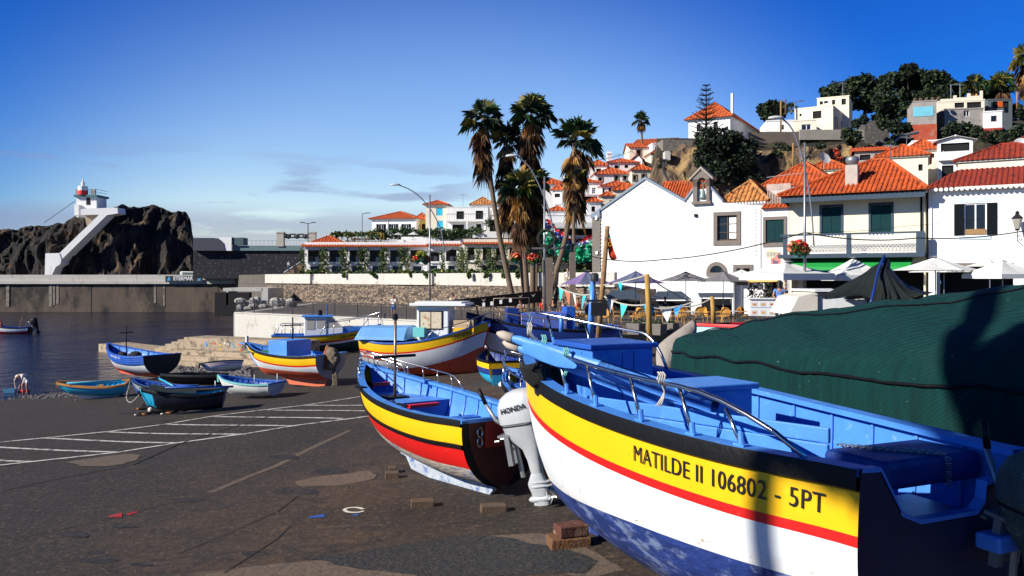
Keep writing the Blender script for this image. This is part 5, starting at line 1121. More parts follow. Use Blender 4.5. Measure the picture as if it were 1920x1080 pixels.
# boards lying along the port side
for k, (zz, hh_) in enumerate(((1.60, .12), (1.725, .125))):
    b = MB(); b.prism([(.9, .24-.01*k, zz), (3.7, .84-.01*k, zz-.06), (3.7, .84-.01*k, zz+hh_-.06), (.9, .24-.01*k, zz+hh_)], (0, -.035, 0)); b.build('side_board', lblu, M1, bevel=.01)
# stern locker with chain
lk = bx(.31, .92, -.79, .27, 1.47, 1.69, mat('locker_navy', (.008, .035, .20), .5, .3, 3, .15, 6, dirt=(.04, .10, .3), ds=8, da=.0), 'stern_locker', M1, .05)
b = MB()
for k in range(34):
    f = k/33; pt = Vector((.90-.022*k, .10-.018*k, 1.705)) if k < 27 else Vector((.295, -.38, 1.70-.032*(k-26)))
    a = Matrix.Translation(pt) @ Matrix.Rotation(R(90*(k % 2)), 4, 'X')
    b.tube([a @ Vector((.026*math.cos(t_), .014*math.sin(t_), 0)) for t_ in [j*math.pi/4 for j in range(9)]], .006, 5, False)
b.build('chain', steel, lk)
bx(1.3, 1.42, -.95, .1, .9, 1.45, mblu, 'bulkhead_board', M1, .01)
# guard rails: port rail rises from the gunwale near the stern, runs to a bow pulpit
def rail2(par, h, sd, u0, u1, hg, r, m, posts, mp, inset=.05):
    pts = []
    for i in range(26):
        f = i/25; u = u0+(u1-u0)*f; e = min(1, f/.20); e = math.sin(e*math.pi/2)**.8
        pts.append(Vector((h.L*u, sd*(max(.06, h.B(u)-inset)), h.S(u)+.02+hg*e)))
    if sd > 0: pts.append(Vector((h.L*1.0, 0, h.S(1)+hg+.02)))
    b = MB(); b.tube(pts, r, 10); ro = b.build('guard_rail', m, par, smooth=True)
    for u in posts:
        p = Vector((h.L*u, sd*(max(.05, h.B(u)-inset)), h.S(u)+.02)); f = (u-u0)/(u1-u0); q = p+Vector((.19, 0, hg*math.sin(min(1, f/.2)*math.pi/2)**.8)); b = MB(); b.tube([p, q], r*.9, 8); st_ = b.build('stanchion', mp, ro, smooth=True)
        b = MB(); b.box(p.x-.06, p.x+.06, p.y-.035, p.y+.035, p.z, p.z+.018); b.tube([p, p+Vector((.012, 0, .10))], r*1.2, 8); b.build('foot_plate', lblu, st_)
def gu(px): 
    def f(u): p = M1.matrix_world @ Vector((h1.L*u, h1.B(u)-.05, h1.S(u))); return abs(960+FP*p.x/p.y-px)
    return min((f(i/300), i/300) for i in range(20, 285))[1]
rail2(M1, h1, 1, .07, .985, .38, .020, ss, [gu(x) for x in (1390, 1300, 1202, 1117, 1064, 1020)], ss)
rail2(M1, h1, -1, .69, .985, .40, .020, ss, [.78, .86, .94], ss)
# net bag and rope hanks on the rail
def hank(par, p, r, m, nm, n=3):
    b = MB()
    for k in range(n):
        c = Vector(p)+Vector((.02*(k-1), 0, 0)); b.tube([c+Vector((.008*math.sin(3*t_), r*math.cos(t_), r*math.sin(t_))) for t_ in [j*math.pi/6 for j in range(13)]], .008, 5, False)
    for k in range(3): b.tube(bez([Vector(p)+Vector((.02*k, 0, -r)), Vector(p)+Vector((.03, .02*k, -r-.09)), Vector(p)+Vector((-.02*k, .03, -r-.20))], 5), .007, 5)
    return b.build(nm, m, par, smooth=True)
for i, u in enumerate((.285, .545, .66, .80)):
    p = (h1.L*u, h1.B(u)-.05, h1.S(u)+.44); tag(hank(None, M1.matrix_world @ Vector(p), .05 if u < .6 else .085, (rope_w, rope_m, rope_m, rope_w)[i], 'rope_tie'), ('white rope knot nearest the stern on the boat rail', 'aqua rope knot in the middle of the boat rail', 'aqua rope wrapped round the oar bundle', 'pale rope ring at the blade end of the oars')[i], 'rope', 'ropes tied on the front boat rail')
b = MB(); rr = random.Random(2)
for k in range(5):
    c = P(1003+k*9, 704+(k % 2)*16, 9.7+.1*k)
    b.ball(c, (.12, .12, .17), 12)
nb = b.build('net_bag', net_b, None, smooth=True)
def roughen(o, amp, fr):
    for v in o.data.vertices: v.co += Vector((noise.noise(v.co*fr), noise.noise(v.co*fr+Vector((5, 0, 0))), noise.noise(v.co*fr+Vector((0, 7, 0)))))*amp
roughen(nb, .10, 6); tag(nb, 'black fishing net bag hanging at the bow of the front boat', 'net')
# oars laid along the rail, blades forward, over the bow
def oar(lab, p0, p1, blade, m, r=.05):
    """p0 blade tip, p1 handle end (world)"""
    p0, p1 = Vector(p0), Vector(p1); d = (p1-p0).normalized(); b = MB()
    o = root('oar', p0, 0, lab, 'oar', 'blue oars lashed to the front boat rail'); v = p1-p0
    b.tube([d*blade*.95, d*(blade+.3), v*.5, v*.86, v], [r*.9, r*.95, r, r*.85, r*.5], 12); b.build('shaft', m, o, smooth=True)
    side = d.cross(Vector((0, 0, 1))).normalized(); upv = side.cross(d); rows = []
    for f, w_ in ((0, .035), (.05, .055), (.35, .06), (.7, .075), (.9, .095), (1, .05)):
        c = d*blade*f; rows.append([c+upv*w_*math.cos(a)+side*.036*math.sin(a) for a in [j*math.pi/6 for j in range(12)]])
    bb_ = MB(); bb_.grid(rows, closed=True); bb_.quad(*rows[0]); bb_.build('blade', m, o, auto=True)
    tip = MB(); tip.tube([-d*.24, -d*.16, d*.01], [.02, .05, .056], 12); tip.build('worn_tip', mat('bare_wood_tip', (.42, .36, .30), .8, .2, 9), o, smooth=True)
    return o
oar('upper blue oar lashed along the rail of the front boat', P(961, 634, 9.6), P(1330, 757, 7.9), 2.3, lblu, .082)
oar('lower blue oar half hidden beneath the upper oar', P(972, 652, 9.65), P(1300, 772, 8.1), 2.2, lblu, .068)
b = MB(); a0, a1 = P(1010, 660, 9.2), P(1050, 676, 8.95); dd = (a1-a0).normalized(); upv = dd.cross(Vector((0, 0, 1))).cross(dd)
rows = []
for f, w_ in ((-.7, .04), (-.3, .07), (.2, .085), (.8, .08), (1.2, .06), (1.6, .03)):
    c = a0+(a1-a0)*f; rows.append([c+upv*w_*math.cos(a)+Vector((.03, -.04, 0))*math.sin(a) for a in [j*math.pi/6 for j in range(12)]])
b.grid(rows, closed=True); tag(b.build('oar_collar', lblu, auto=True), 'broad blue wooden pad bound round the oars', 'oar pad')
# outboard bracket corner at far stern
b = MB(); b.box(-.22, -.02, -.70, -.25, 1.10, 1.22); b.build('motor_bracket', lblu, M1, bevel=.02)

def outboard(lab, loc, ang, s=1., tilt=10, col=None, text=None, name='outboard_motor'):
    o = root(name, loc, ang, lab, 'outboard motor'); o.rotation_euler = (0, R(tilt), ang); m = col or mat('silver_motor', (.58, .60, .61), .35, .1, 5, metal=.3, coat=.3, dirt=(.40, .36, .30), ds=7, da=-.05)
    # local: +x forward (towards the boat), z up, origin at clamp height
    def lofted(sec, nm, mm, par, n=20):
        rows = []
        for z, cx, rx, ry, pw in sec:
            rows.append([Vector((cx+rx*abs(math.cos(a))**pw*(1 if math.cos(a) > 0 else -1), ry*abs(math.sin(a))**pw*(1 if math.sin(a) > 0 else -1), z))*s for a in [2*math.pi*j/n for j in range(n)]])
        b = MB(); b.grid(rows, closed=True); b.quad(*rows[0]); b.quad(*rows[-1]); return b.build(nm, mm, par, auto=True)
    cw = lofted([(.22, -.04, .20, .15, .7), (.25, -.04, .245, .18, .65), (.36, -.04, .255, .185, .62), (.47, -.05, .25, .18, .62), (.56, -.07, .225, .165, .65), (.62, -.10, .17, .13, .7), (.65, -.12, .10, .07, .8), (.655, -.12, .02, .02, 1)], 'cowling', m, o)
    lofted([(-.40, -.14, .075, .06, .8), (-.22, -.14, .09, .08, .75), (-.08, -.13, .12, .10, .75), (.04, -.08, .19, .13, .7), (.13, -.05, .215, .15, .7), (.222, -.04, .23, .165, .68)], 'engine_pan', m, o)
    b = MB(); b.grid([[Vector((-.04+.236*abs(math.cos(a))**.68*(1 if math.cos(a) > 0 else -1), .170*abs(math.sin(a))**.68*(1 if math.sin(a) > 0 else -1), z))*s for a in [2*math.pi*j/24 for j in range(24)]] for z in (.215, .228)], closed=True); b.build('cowling_seam', blk, cw)
    lofted([(-.78, -.13, .10, .035, .9), (-.62, -.13, .11, .045, .9), (-.54, -.13, .13, .065, .8), (-.50, -.12, .12, .065, .8), (-.39, -.14, .08, .062, .8)], 'drive_leg', m, o)
    for zz in (-.55, -.50): b = MB(); rows = [[Vector((-.13+.21*math.cos(a)*(1.0 if math.cos(a) < 0 else .6), .075*math.sin(a), zz+dz))*s for a in [2*math.pi*j/16 for j in range(16)]] for dz in (0, .014)]; b.grid(rows, closed=True); b.quad(*rows[0]); b.quad(*rows[1]); b.build('cavitation_plate', m, o)
    gh = MB(); gh.tube([Vector((x, 0, -.70))*s for x in (.03, -.0, -.08, -.2, -.27)], [r*s for r in (.008, .035, .05, .045, .03)], 12); gcase = gh.build('gearcase', m, o, smooth=True)
    b = MB(); b.prism([Vector((x, -.008, z))*s for x, z in ((-.03, -.73), (-.15, -.73), (-.19, -.90), (-.14, -.90))], (0, .016*s, 0)); b.build('skeg', m, gcase)
    pr = MB(); pr.tube([Vector((-.27, 0, -.7))*s, Vector((-.34, 0, -.7))*s], .022*s, 8)
    for k in range(3):
        a = 2*math.pi*k/3+.4; M_ = Matrix.Translation(Vector((-.30, 0, -.7))*s) @ Matrix.Rotation(a, 4, 'X')
        pr.add([M_ @ (Vector(v)*s) for v in ((.02, 0, .02), (.035, .05, .08), (.02, .045, .13), (-.015, 0, .135), (-.035, -.05, .09), (-.02, 0, .02))], [(0, 1, 2, 3, 4, 5)])
    pr.build('propeller', mat('propeller_metal', (.4, .4, .4), .35, .1, metal=.8), o)
    b = MB(); b.box(.10*s, .16*s, -.13*s, -.05*s, -.25*s, .10*s); b.box(.10*s, .16*s, .05*s, .13*s, -.25*s, .10*s); b.box(.04*s, .24*s, -.13*s, .13*s, .101*s, .13*s); b.tube([Vector((.24, -.09, .06))*s, Vector((.30, -.09, .06))*s], .015*s, 8); b.tube([Vector((.24, .09, .06))*s, Vector((.30, .09, .06))*s], .015*s, 8); b.tube([Vector((.07, 0, .12))*s, Vector((.05, 0, -.42))*s], .03*s, 10); b.build('clamp_bracket', mat('bracket_metal', (.28, .29, .29), .4, .2, metal=.6), o)
    b = MB(); b.tube([Vector((.12, -.06, .16))*s, Vector((.30, -.05, .30))*s, Vector((.40, -.05, .52))*s], [.028*s, .026*s, .022*s], 10); th_ = b.build('tiller_arm', steel, o, smooth=True)
    b = MB(); b.tube([Vector((.40, -.05, .52))*s, Vector((.46, -.05, .72))*s], .026*s, 10); b.build('tiller_grip', blk, th_, smooth=True)
    if text:
        def fn(x, y): 
            # on the port (+y) side: read front to back mirrored; use -y side outward of viewer
            xx = -.16+x; z = .46+y+.05*x; return Vector((xx*1.0, -.0, z))*s
        for sdy in (-1, 1):
            def fn(x, y, sdy=sdy):
                xx = (-.19+x) if sdy < 0 else (.12-x); z = .385+y+(.12-xx)*.10; cx = -.04; rx = .256; c_ = min(.98, abs(xx-cx)/rx); yy = .186*(1-c_**(2/.62))**(.62/2)+.008; return Vector((xx, sdy*yy, z))*s
            text_on(text, .085, fn, ink, cw, 'lettering', .003, 1.05)
    return o

outboard('outboard motor wrapped in dark mottled cloth on the stern of the largest boat', Vector((3.62, 6.02, 4.16)), axis(-.42, .91), 1.0, -8, mat('mottled_cloth', (.05, .07, .06), .8, .5, 6, .6, dirt=(.22, .25, .22), ds=7, da=.1))
# --- the yellow, red and black boat with the silver outboard ------------------
ax2 = axis(-.55, .835); M2 = boat('fishing_boat', 'open yellow and red fishing boat with light blue inside and silver outboard', (-.15, 12.9, 2.90), ax2)
h2 = Hull(5.3, [.70, .86, .92, .90, .74, .44, .04], [.98, .96, .97, 1.02, 1.10, 1.22, 1.38], [-.10, -.14, -.14, -.12, -.08, .0, .28], rake=.75, nst=2.3, nbw=1.4, mst=.58, mbw=.8)
hull(M2, h2, [('a', .09, blk), ('a', .36, yel), ('a', .425, blk), ('a', .74, red)], weath, lblu, .30, nu=48, rub=blk, rubh=.08, rubw=.03, cap=lblu, capw=.12, transom=mat('transom_dark_red', (.07, .012, .008), .5, .3), keel=(mat('weathered_keel', (.36, .40, .44), .75, .3, 4, .4, dirt=(.06, .12, .32), ds=5, da=.32), .24, .02, .66), stem=blk)
b = MB()
for sd in (1, -1):
    cu = [i/40 for i in range(41)]; b.grid([[h2.at(u, d_, sd, o_) for u in cu] for d_, o_ in ((.355, .002), (.36, .028), (.42, .028), (.43, .002))])
b.build('lower_rub_rail', blk, M2, auto=True)
b = MB(); r_ = [h2.pt(0, j/10, 1, .0) for j in range(11)]
for sd in (1, -1): b.grid([[Vector((-.03, sd*(p.y+.02), p.z)) for p in r_], [Vector((-.03, sd*max(0, p.y-.10), p.z)) for p in r_], [Vector((.03, sd*max(0, p.y-.10), p.z)) for p in r_]])
b.build('transom_frame', blk, M2)
thwart(M2, h2, 1.05, .62, .28, mblu); thwart(M2, h2, 2.1, .66, .26, mblu); 
b = MB(); u = 3.0/h2.L; q_ = [h2.pt(u, (h2.S(u)-z)/(h2.S(u)-h2.K(u)), 1, 0, .06) for z in (.84, .7, .55, .42, .31)]; b.prism([Vector((2.98, p.y, p.z)) for p in q_]+[Vector((2.98, -p.y, p.z)) for p in q_[::-1]], (.04, 0, 0)); b.build('bulkhead', mblu, M2)
b = MB(); us_ = [.565+.4*i/10 for i in range(11)]; b.grid([[Vector((h2.L*u, sd*max(.0, h2.B(u)-.07), .845)) for u in us_] for sd in (1, 0, -1)]); b.build('foredeck', lblu, M2)
bx(.35, .60, -.5, .3, .60, .66, red, 'stern_bench', M2); bx(.30, .62, -.52, .28, .3, .599, red, 'stern_bench_box', M2); bx(2.6, 2.72, -.35, .25, .80, .86, red, 'red_cleat_bar', M2); bx(4.45, 4.5, -.25, .12, .98, 1.05, red, 'bow_cleat', M2)
bx(1.4, 1.75, .86, .92, 1.03, 1.06, blk, 'rowlock_pad', M2); bx(3.4, 3.7, .70, .82, 1.09, 1.13, blk, 'rowlock_pad', M2)
mb_ = bx(3.55, 3.90, -.22, .22, .846, .88, blk, 'mast_step', M2); tb([(3.72, 0, .88), (3.70, 0, 2.30)], .028, ssd, 'mast', M2); tb([(3.71, -.42, 1.62), (3.71, .42, 1.62)], .028, blk, 'mast_arm', M2); b = MB(); b.lathe([(.03, 0), (.055, .01), (.055, .1), (.03, .12)], (3.70, 0, 2.30), 12); b.build('mast_light', glass_m, M2)
for sd in (1,): 
    for (u0, u1, hg) in ((.80, .985, .16),): rail(M2, h2, u0, u1, hg, .012, ss, (1, -1), 4, .02)
rail(M2, h2, .50, .975, .22, .014, ss, (-1,), 6, .02)
bx(-.01, .05, -.3, .3, .55, .96, mat('transom_inner', (.3, .02, .01), .5), 'motor_pad', M2)
b = MB(); 
for k in range(2): b.tube([Vector((-.05, .42, .80-.14*k))+Vector((0, .045*math.cos(a), .075*math.sin(a))) for a in [j*math.pi/5 for j in range(11)]], .012, 6, False)
b.build('shackle', ss, M2)
bpy.context.view_layer.update()
OM = Vector((.13, 12.3, 3.62))
outboard('silver outboard motor tilted on the stern of the yellow and red boat', OM, axis(-.93, .37), 1.18, 11, None, 'HONDA')
def wblock(lab, c, sx, sy, sz, rz, m, g='wooden blocks under the front boats', nm='wooden_block'):
    b = MB(); b.box(-sx, sx, -sy, sy, 0, sz); o = b.build(nm, m, bevel=.012); o.location = (c[0], c[1], gz(c[0], c[1])-.01+(c[2] if len(c) > 2 else 0)); o.rotation_euler = (0, 0, rz); return tag(o, lab, 'block', g)
q = G(1066, 1024); wblock('cracked orange wood block under the bow of the largest boat', (q.x, q.y), .24, .14, .13, .2, mat('orange_timber', (.16, .07, .025), .85, .4, 5, .4, dirt=(.05, .03, .02), ds=5, da=.3))
wblock('red brown upper block stacked under the bow of the largest boat', (q.x+.03, q.y+.02, .135), .18, .12, .13, .35, mat('red_timber', (.11, .035, .02), .85, .5, 6, .4, dirt=(.3, .2, .12), ds=5, da=.3))
for lab, px, py, s_ in (('dark block under the forward keel of the yellow and red boat', 735, 897, .12), ('small block standing behind the forward keel block', 736, 887, .07), ('dark timber under the middle keel of the yellow and red boat', 792, 950, .17), ('short timber beneath the outboard motor', 925, 960, .18)):
    q = G(px, py); wblock(lab, (q.x, q.y), s_, .10, .12, .15, wood_d)

# --- other boats -----------------------------------------------------------------
def at(px, py, lift=.12): q = G(px, py); return Vector((q.x, q.y, gz(q.x, q.y)+lift))
# blue and white boat at the water's edge
B3 = at(292, 712, .25); M3 = boat('fishing_boat', 'blue and white fishing boat with dark stern nearest the low mole', B3+Vector((.6, -.5, 0)), axis(-.80, .60))
h3 = Hull(6.1, [1.15, 1.25, 1.28, 1.2, .98, .58, .04], [1.25, 1.16, 1.14, 1.18, 1.28, 1.42, 1.62], [.05, 0, 0, 0, .02, .05, .32], rake=.7)
hull(M3, h3, [('a', .50, mblu), ('a', .54, blk), ('a', .98, whi)], antif, lblu, .45, nu=30, rub=mblu, rubh=.08, cap=mblu, transom=mat('transom_teal_shade', (.004, .012, .014), .6, .3), keel=(antif, .12, .05, .8), stem=mblu)  # near-black transom colour carries the shade on the stern
b = MB()
for sd in (1, -1):
    for dd_ in (.16, .30, .42): b.tube([h3.at(i/30, dd_, sd, .012) for i in range(30)], .016, 5)
b.build('plank_ridges', mblu, M3)
letter(M3, h3, 'ADRIANE 106965 - 5PT', .60, .19, .17, 1, mat('lettering_pale', (.7, .7, .66), .6), .82, .004)
thwart(M3, h3, 1.3, .85, .3, mblu); thwart(M3, h3, 2.6, .85, .3, mblu); thwart(M3, h3, 4.2, 1.02, .5, lblu, nm='foredeck')
tb([(3.9, 0, 1.0), (3.9, 0, 2.75)], .035, blk, 'mast', M3); tb([(3.9, -.45, 2.35), (3.9, .45, 2.35)], .03, blk, 'mast_arm', M3)
b = MB()
for k in range(7): b.ball((3.0+rr.uniform(-.7, .7), rr.uniform(-.4, .4), .95+rr.random()*.2), (.3, .28, .2), 8)
o = b.build('net_heap', net_b, None, smooth=True); bpy.context.view_layer.update(); o.matrix_world = M3.matrix_world; tag(o, 'dark net heap inside the blue and white boat', 'net')
# turquoise dinghy with orange gunwale
M4 = boat('dinghy', 'turquoise dinghy with peeling orange gunwale in front of the blue and white boat', at(240, 742, .03), axis(-.97, -.22), tilt=-6)
h4 = Hull(2.9, [.52, .60, .60, .56, .48, .36, .20], [.62, .56, .54, .55, .58, .62, .68], [.06, 0, 0, .02, .05, .1, .22], rake=.3, nbw=1.6)
hull(M4, h4, [('a', .46, cyan)], whi, cyan, .16, nu=20, rub=mat('peeling_orange', (.42, .18, .03), .7, .3, 8), rubh=.07, cap=mat('peeling_orange', (.42, .18, .03)), transom=cyan, keel=(whi, .1, .1, .8)); thwart(M4, h4, 1.2, .42, .22, wood_m); thwart(M4, h4, 2.1, .42, .2, wood_m)
tb([(.3, -.3, .62), (2.4, .45, .72)], .04, cyan, 'loose_oar', M4)
# small dark dinghies
M5 = boat('dinghy', 'small blue dinghy with grey side and rope loop, left of the dark covered dinghy', at(352, 755, .02), axis(-.93, .36), tilt=2)
h5 = Hull(2.8, [.52, .62, .64, .62, .52, .34, .04], [.62, .58, .56, .58, .62, .70, .80], [.05, 0, 0, 0, .02, .08, .22], rake=.35)
hull(M5, h5, [('a', .05, blk), ('a', .28, mat('boat_grey', (.25, .28, .28), .5, .1)), ('a', .40, dblu)], blk, mblu, .14, nu=22, rub=blk, rubh=.05, cap=mblu, transom=mblu, stem=mblu); thwart(M5, h5, 1.0, .42, .22, lblu); thwart(M5, h5, 1.9, .42, .2, lblu)
b = MB(); b.tube(bez([(2.85, .05, .70), (2.7, .35, .05), (2.2, .6, -.05), (1.7, .75, .25), (1.5, .70, .5)], 14), .012, 5); b.build('rope_loop', rope_w, M5)
tb([(.2, .55, .66), (2.0, -.60, .78)], .035, cyan, 'loose_oar', M5)
M6 = boat('dinghy', 'dark covered dinghy with turquoise bow in front of the white dinghy', at(424, 768, .02), axis(-.98, -.22))
h6 = Hull(2.7, [.50, .60, .62, .60, .50, .34, .05], [.66, .60, .58, .60, .64, .70, .78], [.05, 0, 0, 0, .02, .06, .16], rake=.28)
nbk = mat('boat_blue_in_shade', (.003, .006, .022), .5, .3)  # shade on the dinghy's near side put into the hull colour
hull(M6, h6, [('a', .10, blk), ('a', .34, nbk)], nbk, cyan, .14, nu=22, rub=blk, rubh=.06, cap=blk, transom=dblu, stem=mat('bow_turquoise', (.03, .5, .7), .5)); thwart(M6, h6, 1.0, .42, .22, lblu)
b = MB()
for sd in (1, -1): b.grid([[h6.pt(u, t_, sd, .006) for u in (.86, .92, .97, 1.0)] for t_ in (.2, .5, .9)])
b.build('painted_bow', cyan, M6)
b = MB(); b.grid([[Vector((x, y, h6.S(x/2.7)+.06+.12*math.cos(y*2.4)+.03*noise.noise(Vector((x*3, y*3, 0))))) for x in (.9, 1.2, 1.5, 1.8, 2.1, 2.4)] for y in (-.6, -.4, -.2, 0, .2, .4, .6)]); b.build('canvas_cover', mat('black_canvas', (.008, .018, .02), .8, .3), M6)
tb([(-.2, -.35, .72), (1.9, .3, .82)], .035, mblu, 'loose_oar', M6); tb([(.4, -.45, .72), (.4, -.45, .92)], .02, whi, 'rowlock_pin', M6)
M7 = boat('dinghy', 'small white dinghy with blue gunwale and thwart, right of the dark dinghy', at(520, 745, .0), axis(-.93, .30), tilt=0)
h7 = Hull(2.6, [.58, .66, .68, .66, .56, .38, .05], [.56, .54, .54, .56, .60, .66, .74], [.04, 0, 0, 0, .02, .06, .16], rake=.3)
hull(M7, h7, [('a', .06, mblu)], mat('dirty_white_hull', (.62, .63, .60), .6, .1, 2, .1, dirt=(.25, .22, .18), ds=4, da=.15), mblu, .14, nu=24, rub=rope_m, rubh=.05, cap=mblu, transom=mat('dirty_white_hull', (.6, .6, .6)), stem=None); thwart(M7, h7, .9, .44, .26, whi); thwart(M7, h7, 1.6, .46, .10, mblu)
for y in (.3, -.3): tb([(.5+y, y, .5), (.5+y, y, .86)], .015, whi, 'rowlock_pin', M7)
# tiny white inflatable/dinghy by the wall and dark boat
M8 = boat('dinghy', 'little white dinghy with a red stripe beside the pebbles', at(455, 696, .05), axis(-.9, -.43), tilt=20)
h8 = Hull(2.4, [.45, .52, .55, .52, .44, .3, .04], [.5]*7, [.04, 0, 0, 0, .02, .06, .16], rake=.3); hull(M8, h8, [('a', .12, whi), ('a', .15, red)], whi, whi, .12, nu=16, cap=whi, rub=blk, rubh=.04, transom=whi, stem=None)
M8b = boat('dinghy', 'black dinghy lying in shadow behind the small blue dinghies', at(420, 724, .05), axis(-1, .05))
h9 = Hull(3.0, [.5, .6, .62, .6, .5, .36, .05], [.5]*7, [.04, 0, 0, 0, .02, .06, .16], rake=.3); hull(M8b, h9, [('a', .1, blk)], blk, blk, .12, nu=16, cap=blk, rub=blk, transom=blk, stem=None)
# yellow / red / white boat with blue cabin board (centre left)
M9 = boat('fishing_boat', 'yellow, white and rust red boat with blue cabin board and hanging net', at(622, 724, .22), axis(-.86, .50))
h10 = Hull(5.0, [.95, 1.06, 1.10, 1.04, .86, .5, .04], [1.12, 1.05, 1.04, 1.07, 1.13, 1.23, 1.40], [.08, 0, 0, 0, .04, .10, .40], rake=.7, nst=2.3, mst=.6)
hull(M9, h10, [('a', .09, blk), ('a', .38, yel), ('a', .45, red), ('z', .40, whi)], antif, lblu, .5, nu=34, rub=blk, rubh=.09, cap=lblu, transom=mat('grey_transom', (.35, .35, .36), .6, .1), keel=(mat('keel_orange', (.55, .12, .05), .6, .15), .28, .02, .55), stem=lblu)
b = MB(); b.box(1.55, 2.6, .96, 1.0, .98, 1.66); b.box(1.55, 2.6, -.4, .959, 1.62, 1.66); b.box(1.52, 1.56, -.4, .96, .98, 1.619); b.build('cabin_board', lblu, M9, bevel=.01)
thwart(M9, h10, 3.9, 1.0, .9, lblu, nm='foredeck'); b = MB(); b.grid([[Vector((x, y, 1.06+.03*noise.noise(Vector((x*4, y*4, 1))))) for x in (3.2, 3.5, 3.8, 4.1, 4.4)] for y in (-.5, -.2, .1, .4, .7)]); b.build('green_net_patch', mat('green_net', (.02, .16, .03), .8, .5, 20), M9)
bx(4.9, 5.4, -.05, .05, 1.32, 1.38, lblu, 'bow_sprit', M9); bx(4.92, 5.0, -.06, .06, 1.38, 1.70, whi, 'bow_post', M9)
tb([(2.2, 0, 1.6), (2.2, 0, 2.6)], .03, blk, 'mast', M9); tb([(2.2, -.5, 2.25), (2.2, .5, 2.25)], .025, blk, 'mast_arm', M9)
b = MB(); c = M9.matrix_world @ Vector((0, 0, 0))
for k in range(9):
    f = k/8; q = P(626+rr.uniform(-4, 4), 662+f*22, 35.0); b.ball(q, (.28*(1-.3*f), .2, .25), 8)
for k in range(16): q = P(626+rr.uniform(-6, 6), 678, 35.0); b.tube(bez([q, P(627+rr.uniform(-4, 4), 700, 34.95), P(626+rr.uniform(-7, 7), 728+rr.uniform(-4, 6), 34.9)], 5), .03, 5)
o = b.build('hanging_net', mat('khaki_net', (.22, .17, .11), .9, .5, 12, 1.), smooth=True); roughen(o, .06, 5); tag(o, 'khaki fishing net hanging off the stern of the centre left boat', 'net')
b = MB(); 
for k in range(5): b.ball(P(613+rr.uniform(-3, 3), 657+k*7, 35.1), (.16, .14, .2), 8)
o = b.build('net_floats', mat('rust_orange_net', (.38, .11, .04), .85, .4, 12, 1.), smooth=True); roughen(o, .06, 5); tag(o, 'rust orange net bundle beside the khaki net', 'net')
# cabin boat 12614FN5
q = at(530, 672, .9); M10 = boat('cabin_boat', 'yellow and red cabin boat with blue cabin roof in front of the quay wall', Vector((XY(512, 63).x, 63, .32)), axis(.985, .17))
h11 = Hull(8.2, [1.25, 1.35, 1.38, 1.32, 1.1, .7, .05], [1.45, 1.42, 1.43, 1.5, 1.65, 1.9, 2.25], [.1, 0, 0, 0, .05, .2, .8], rake=1.2)
ogy = mat('boat_orange', (.70, .24, .03), .5, .1)
hull(M10, h11, [('a', .48, yel), ('a', .60, red), ('a', .75, whi)], dkgrn, lblu, .7, nu=30, rub=mblu, rubh=.07, cap=lblu, transom=yel, stem=ogy)
cb = MB(); cb.box(2.3, 3.9, -.85, .85, 1.3, 2.75); cb.prism([(3.901, -.8, 1.3), (5.1, -.8, 1.5), (5.1, -.8, 1.98), (3.901, -.8, 1.98)], (0, 1.6, 0))
cab = cb.build('cabin', whi, M10, bevel=.05); b = MB(); b.box(2.1, 4.35, -1.0, 1.0, 2.751, 2.85); b.build('cabin_roof', lblu, cab, bevel=.02)
b = MB(); b.box(2.45, 3.05, -.87, -.851, 1.85, 2.6); b.box(3.2, 3.8, -.87, -.851, 1.95, 2.6); b.prism([(3.92, -.8, 2.0), (5.0, -.8, 2.0), (4.25, -.8, 2.74), (3.92, -.8, 2.74)], (0, 1.6, 0)); b.build('cabin_window', mat('pale_window', (.45, .42, .36), .15, .1), cab)
b = MB(); b.prism([(5.11, -.7, 1.4), (5.11, -.7, 2.0), (6.6, -.55, 2.0), (6.6, -.55, 1.6)], (0, 1.6, 0)); b.build('cabin_trunk', lblu, cab)
rail(M10, h11, .02, .28, .75, .025, ss, (1, -1), 3); rail(M10, h11, .42, 1.0, .85, .025, ss, (1, -1), 4)
letter(M10, h11, '12614FN5', .60, .40, .30, -1, ink, .95, .006); b = MB(); b.box(8.1, 8.25, -.12, .12, 2.1, 2.95); b.build('bow_post', dkgrn, M10); b = MB(); b.lathe([(.14, 0), (.16, .1), (.16, .35), (.1, .4)], (3.4, 0, 2.851), 10); b.build('search_light', blk, M10)
b = MB(); b.tube([(3.9, 0, 2.851), (3.9, 0, 3.7)], .05, 6); b.tube([(3.9, -.6, 3.4), (3.9, -.3, 3.25), (3.9, .3, 3.25), (3.9, .6, 3.4)], .05, 6); b.build('short_mast', mblu, M10)
# yellow white and rust boat with wheelhouse
q = at(690, 690, .1); q = Vector((-6.45, 37.6, 1.72)); M11 = boat('fishing_boat', 'white wheelhouse boat with yellow side, rust red bottom and blue tarpaulin', q, axis(.985, -.17))
h12 = Hull(5.55, [.95, 1.15, 1.2, 1.18, 1.0, .62, .05], [1.62, 1.50, 1.50, 1.60, 1.80, 2.08, 2.42], [.35, .1, 0, 0, .02, .05, .20], rake=.62, nst=2.4, nbw=2.0, mst=.6, mbw=.62)
hull(M11, h12, [('a', .40, yel), ('a', .47, red), ('a', 1.12, whi)], antif, lblu, .7, nu=40, rub=mblu, rubh=.05, cap=mblu, transom=yel, keel=(antif, .15, .1, .85), stem=red)
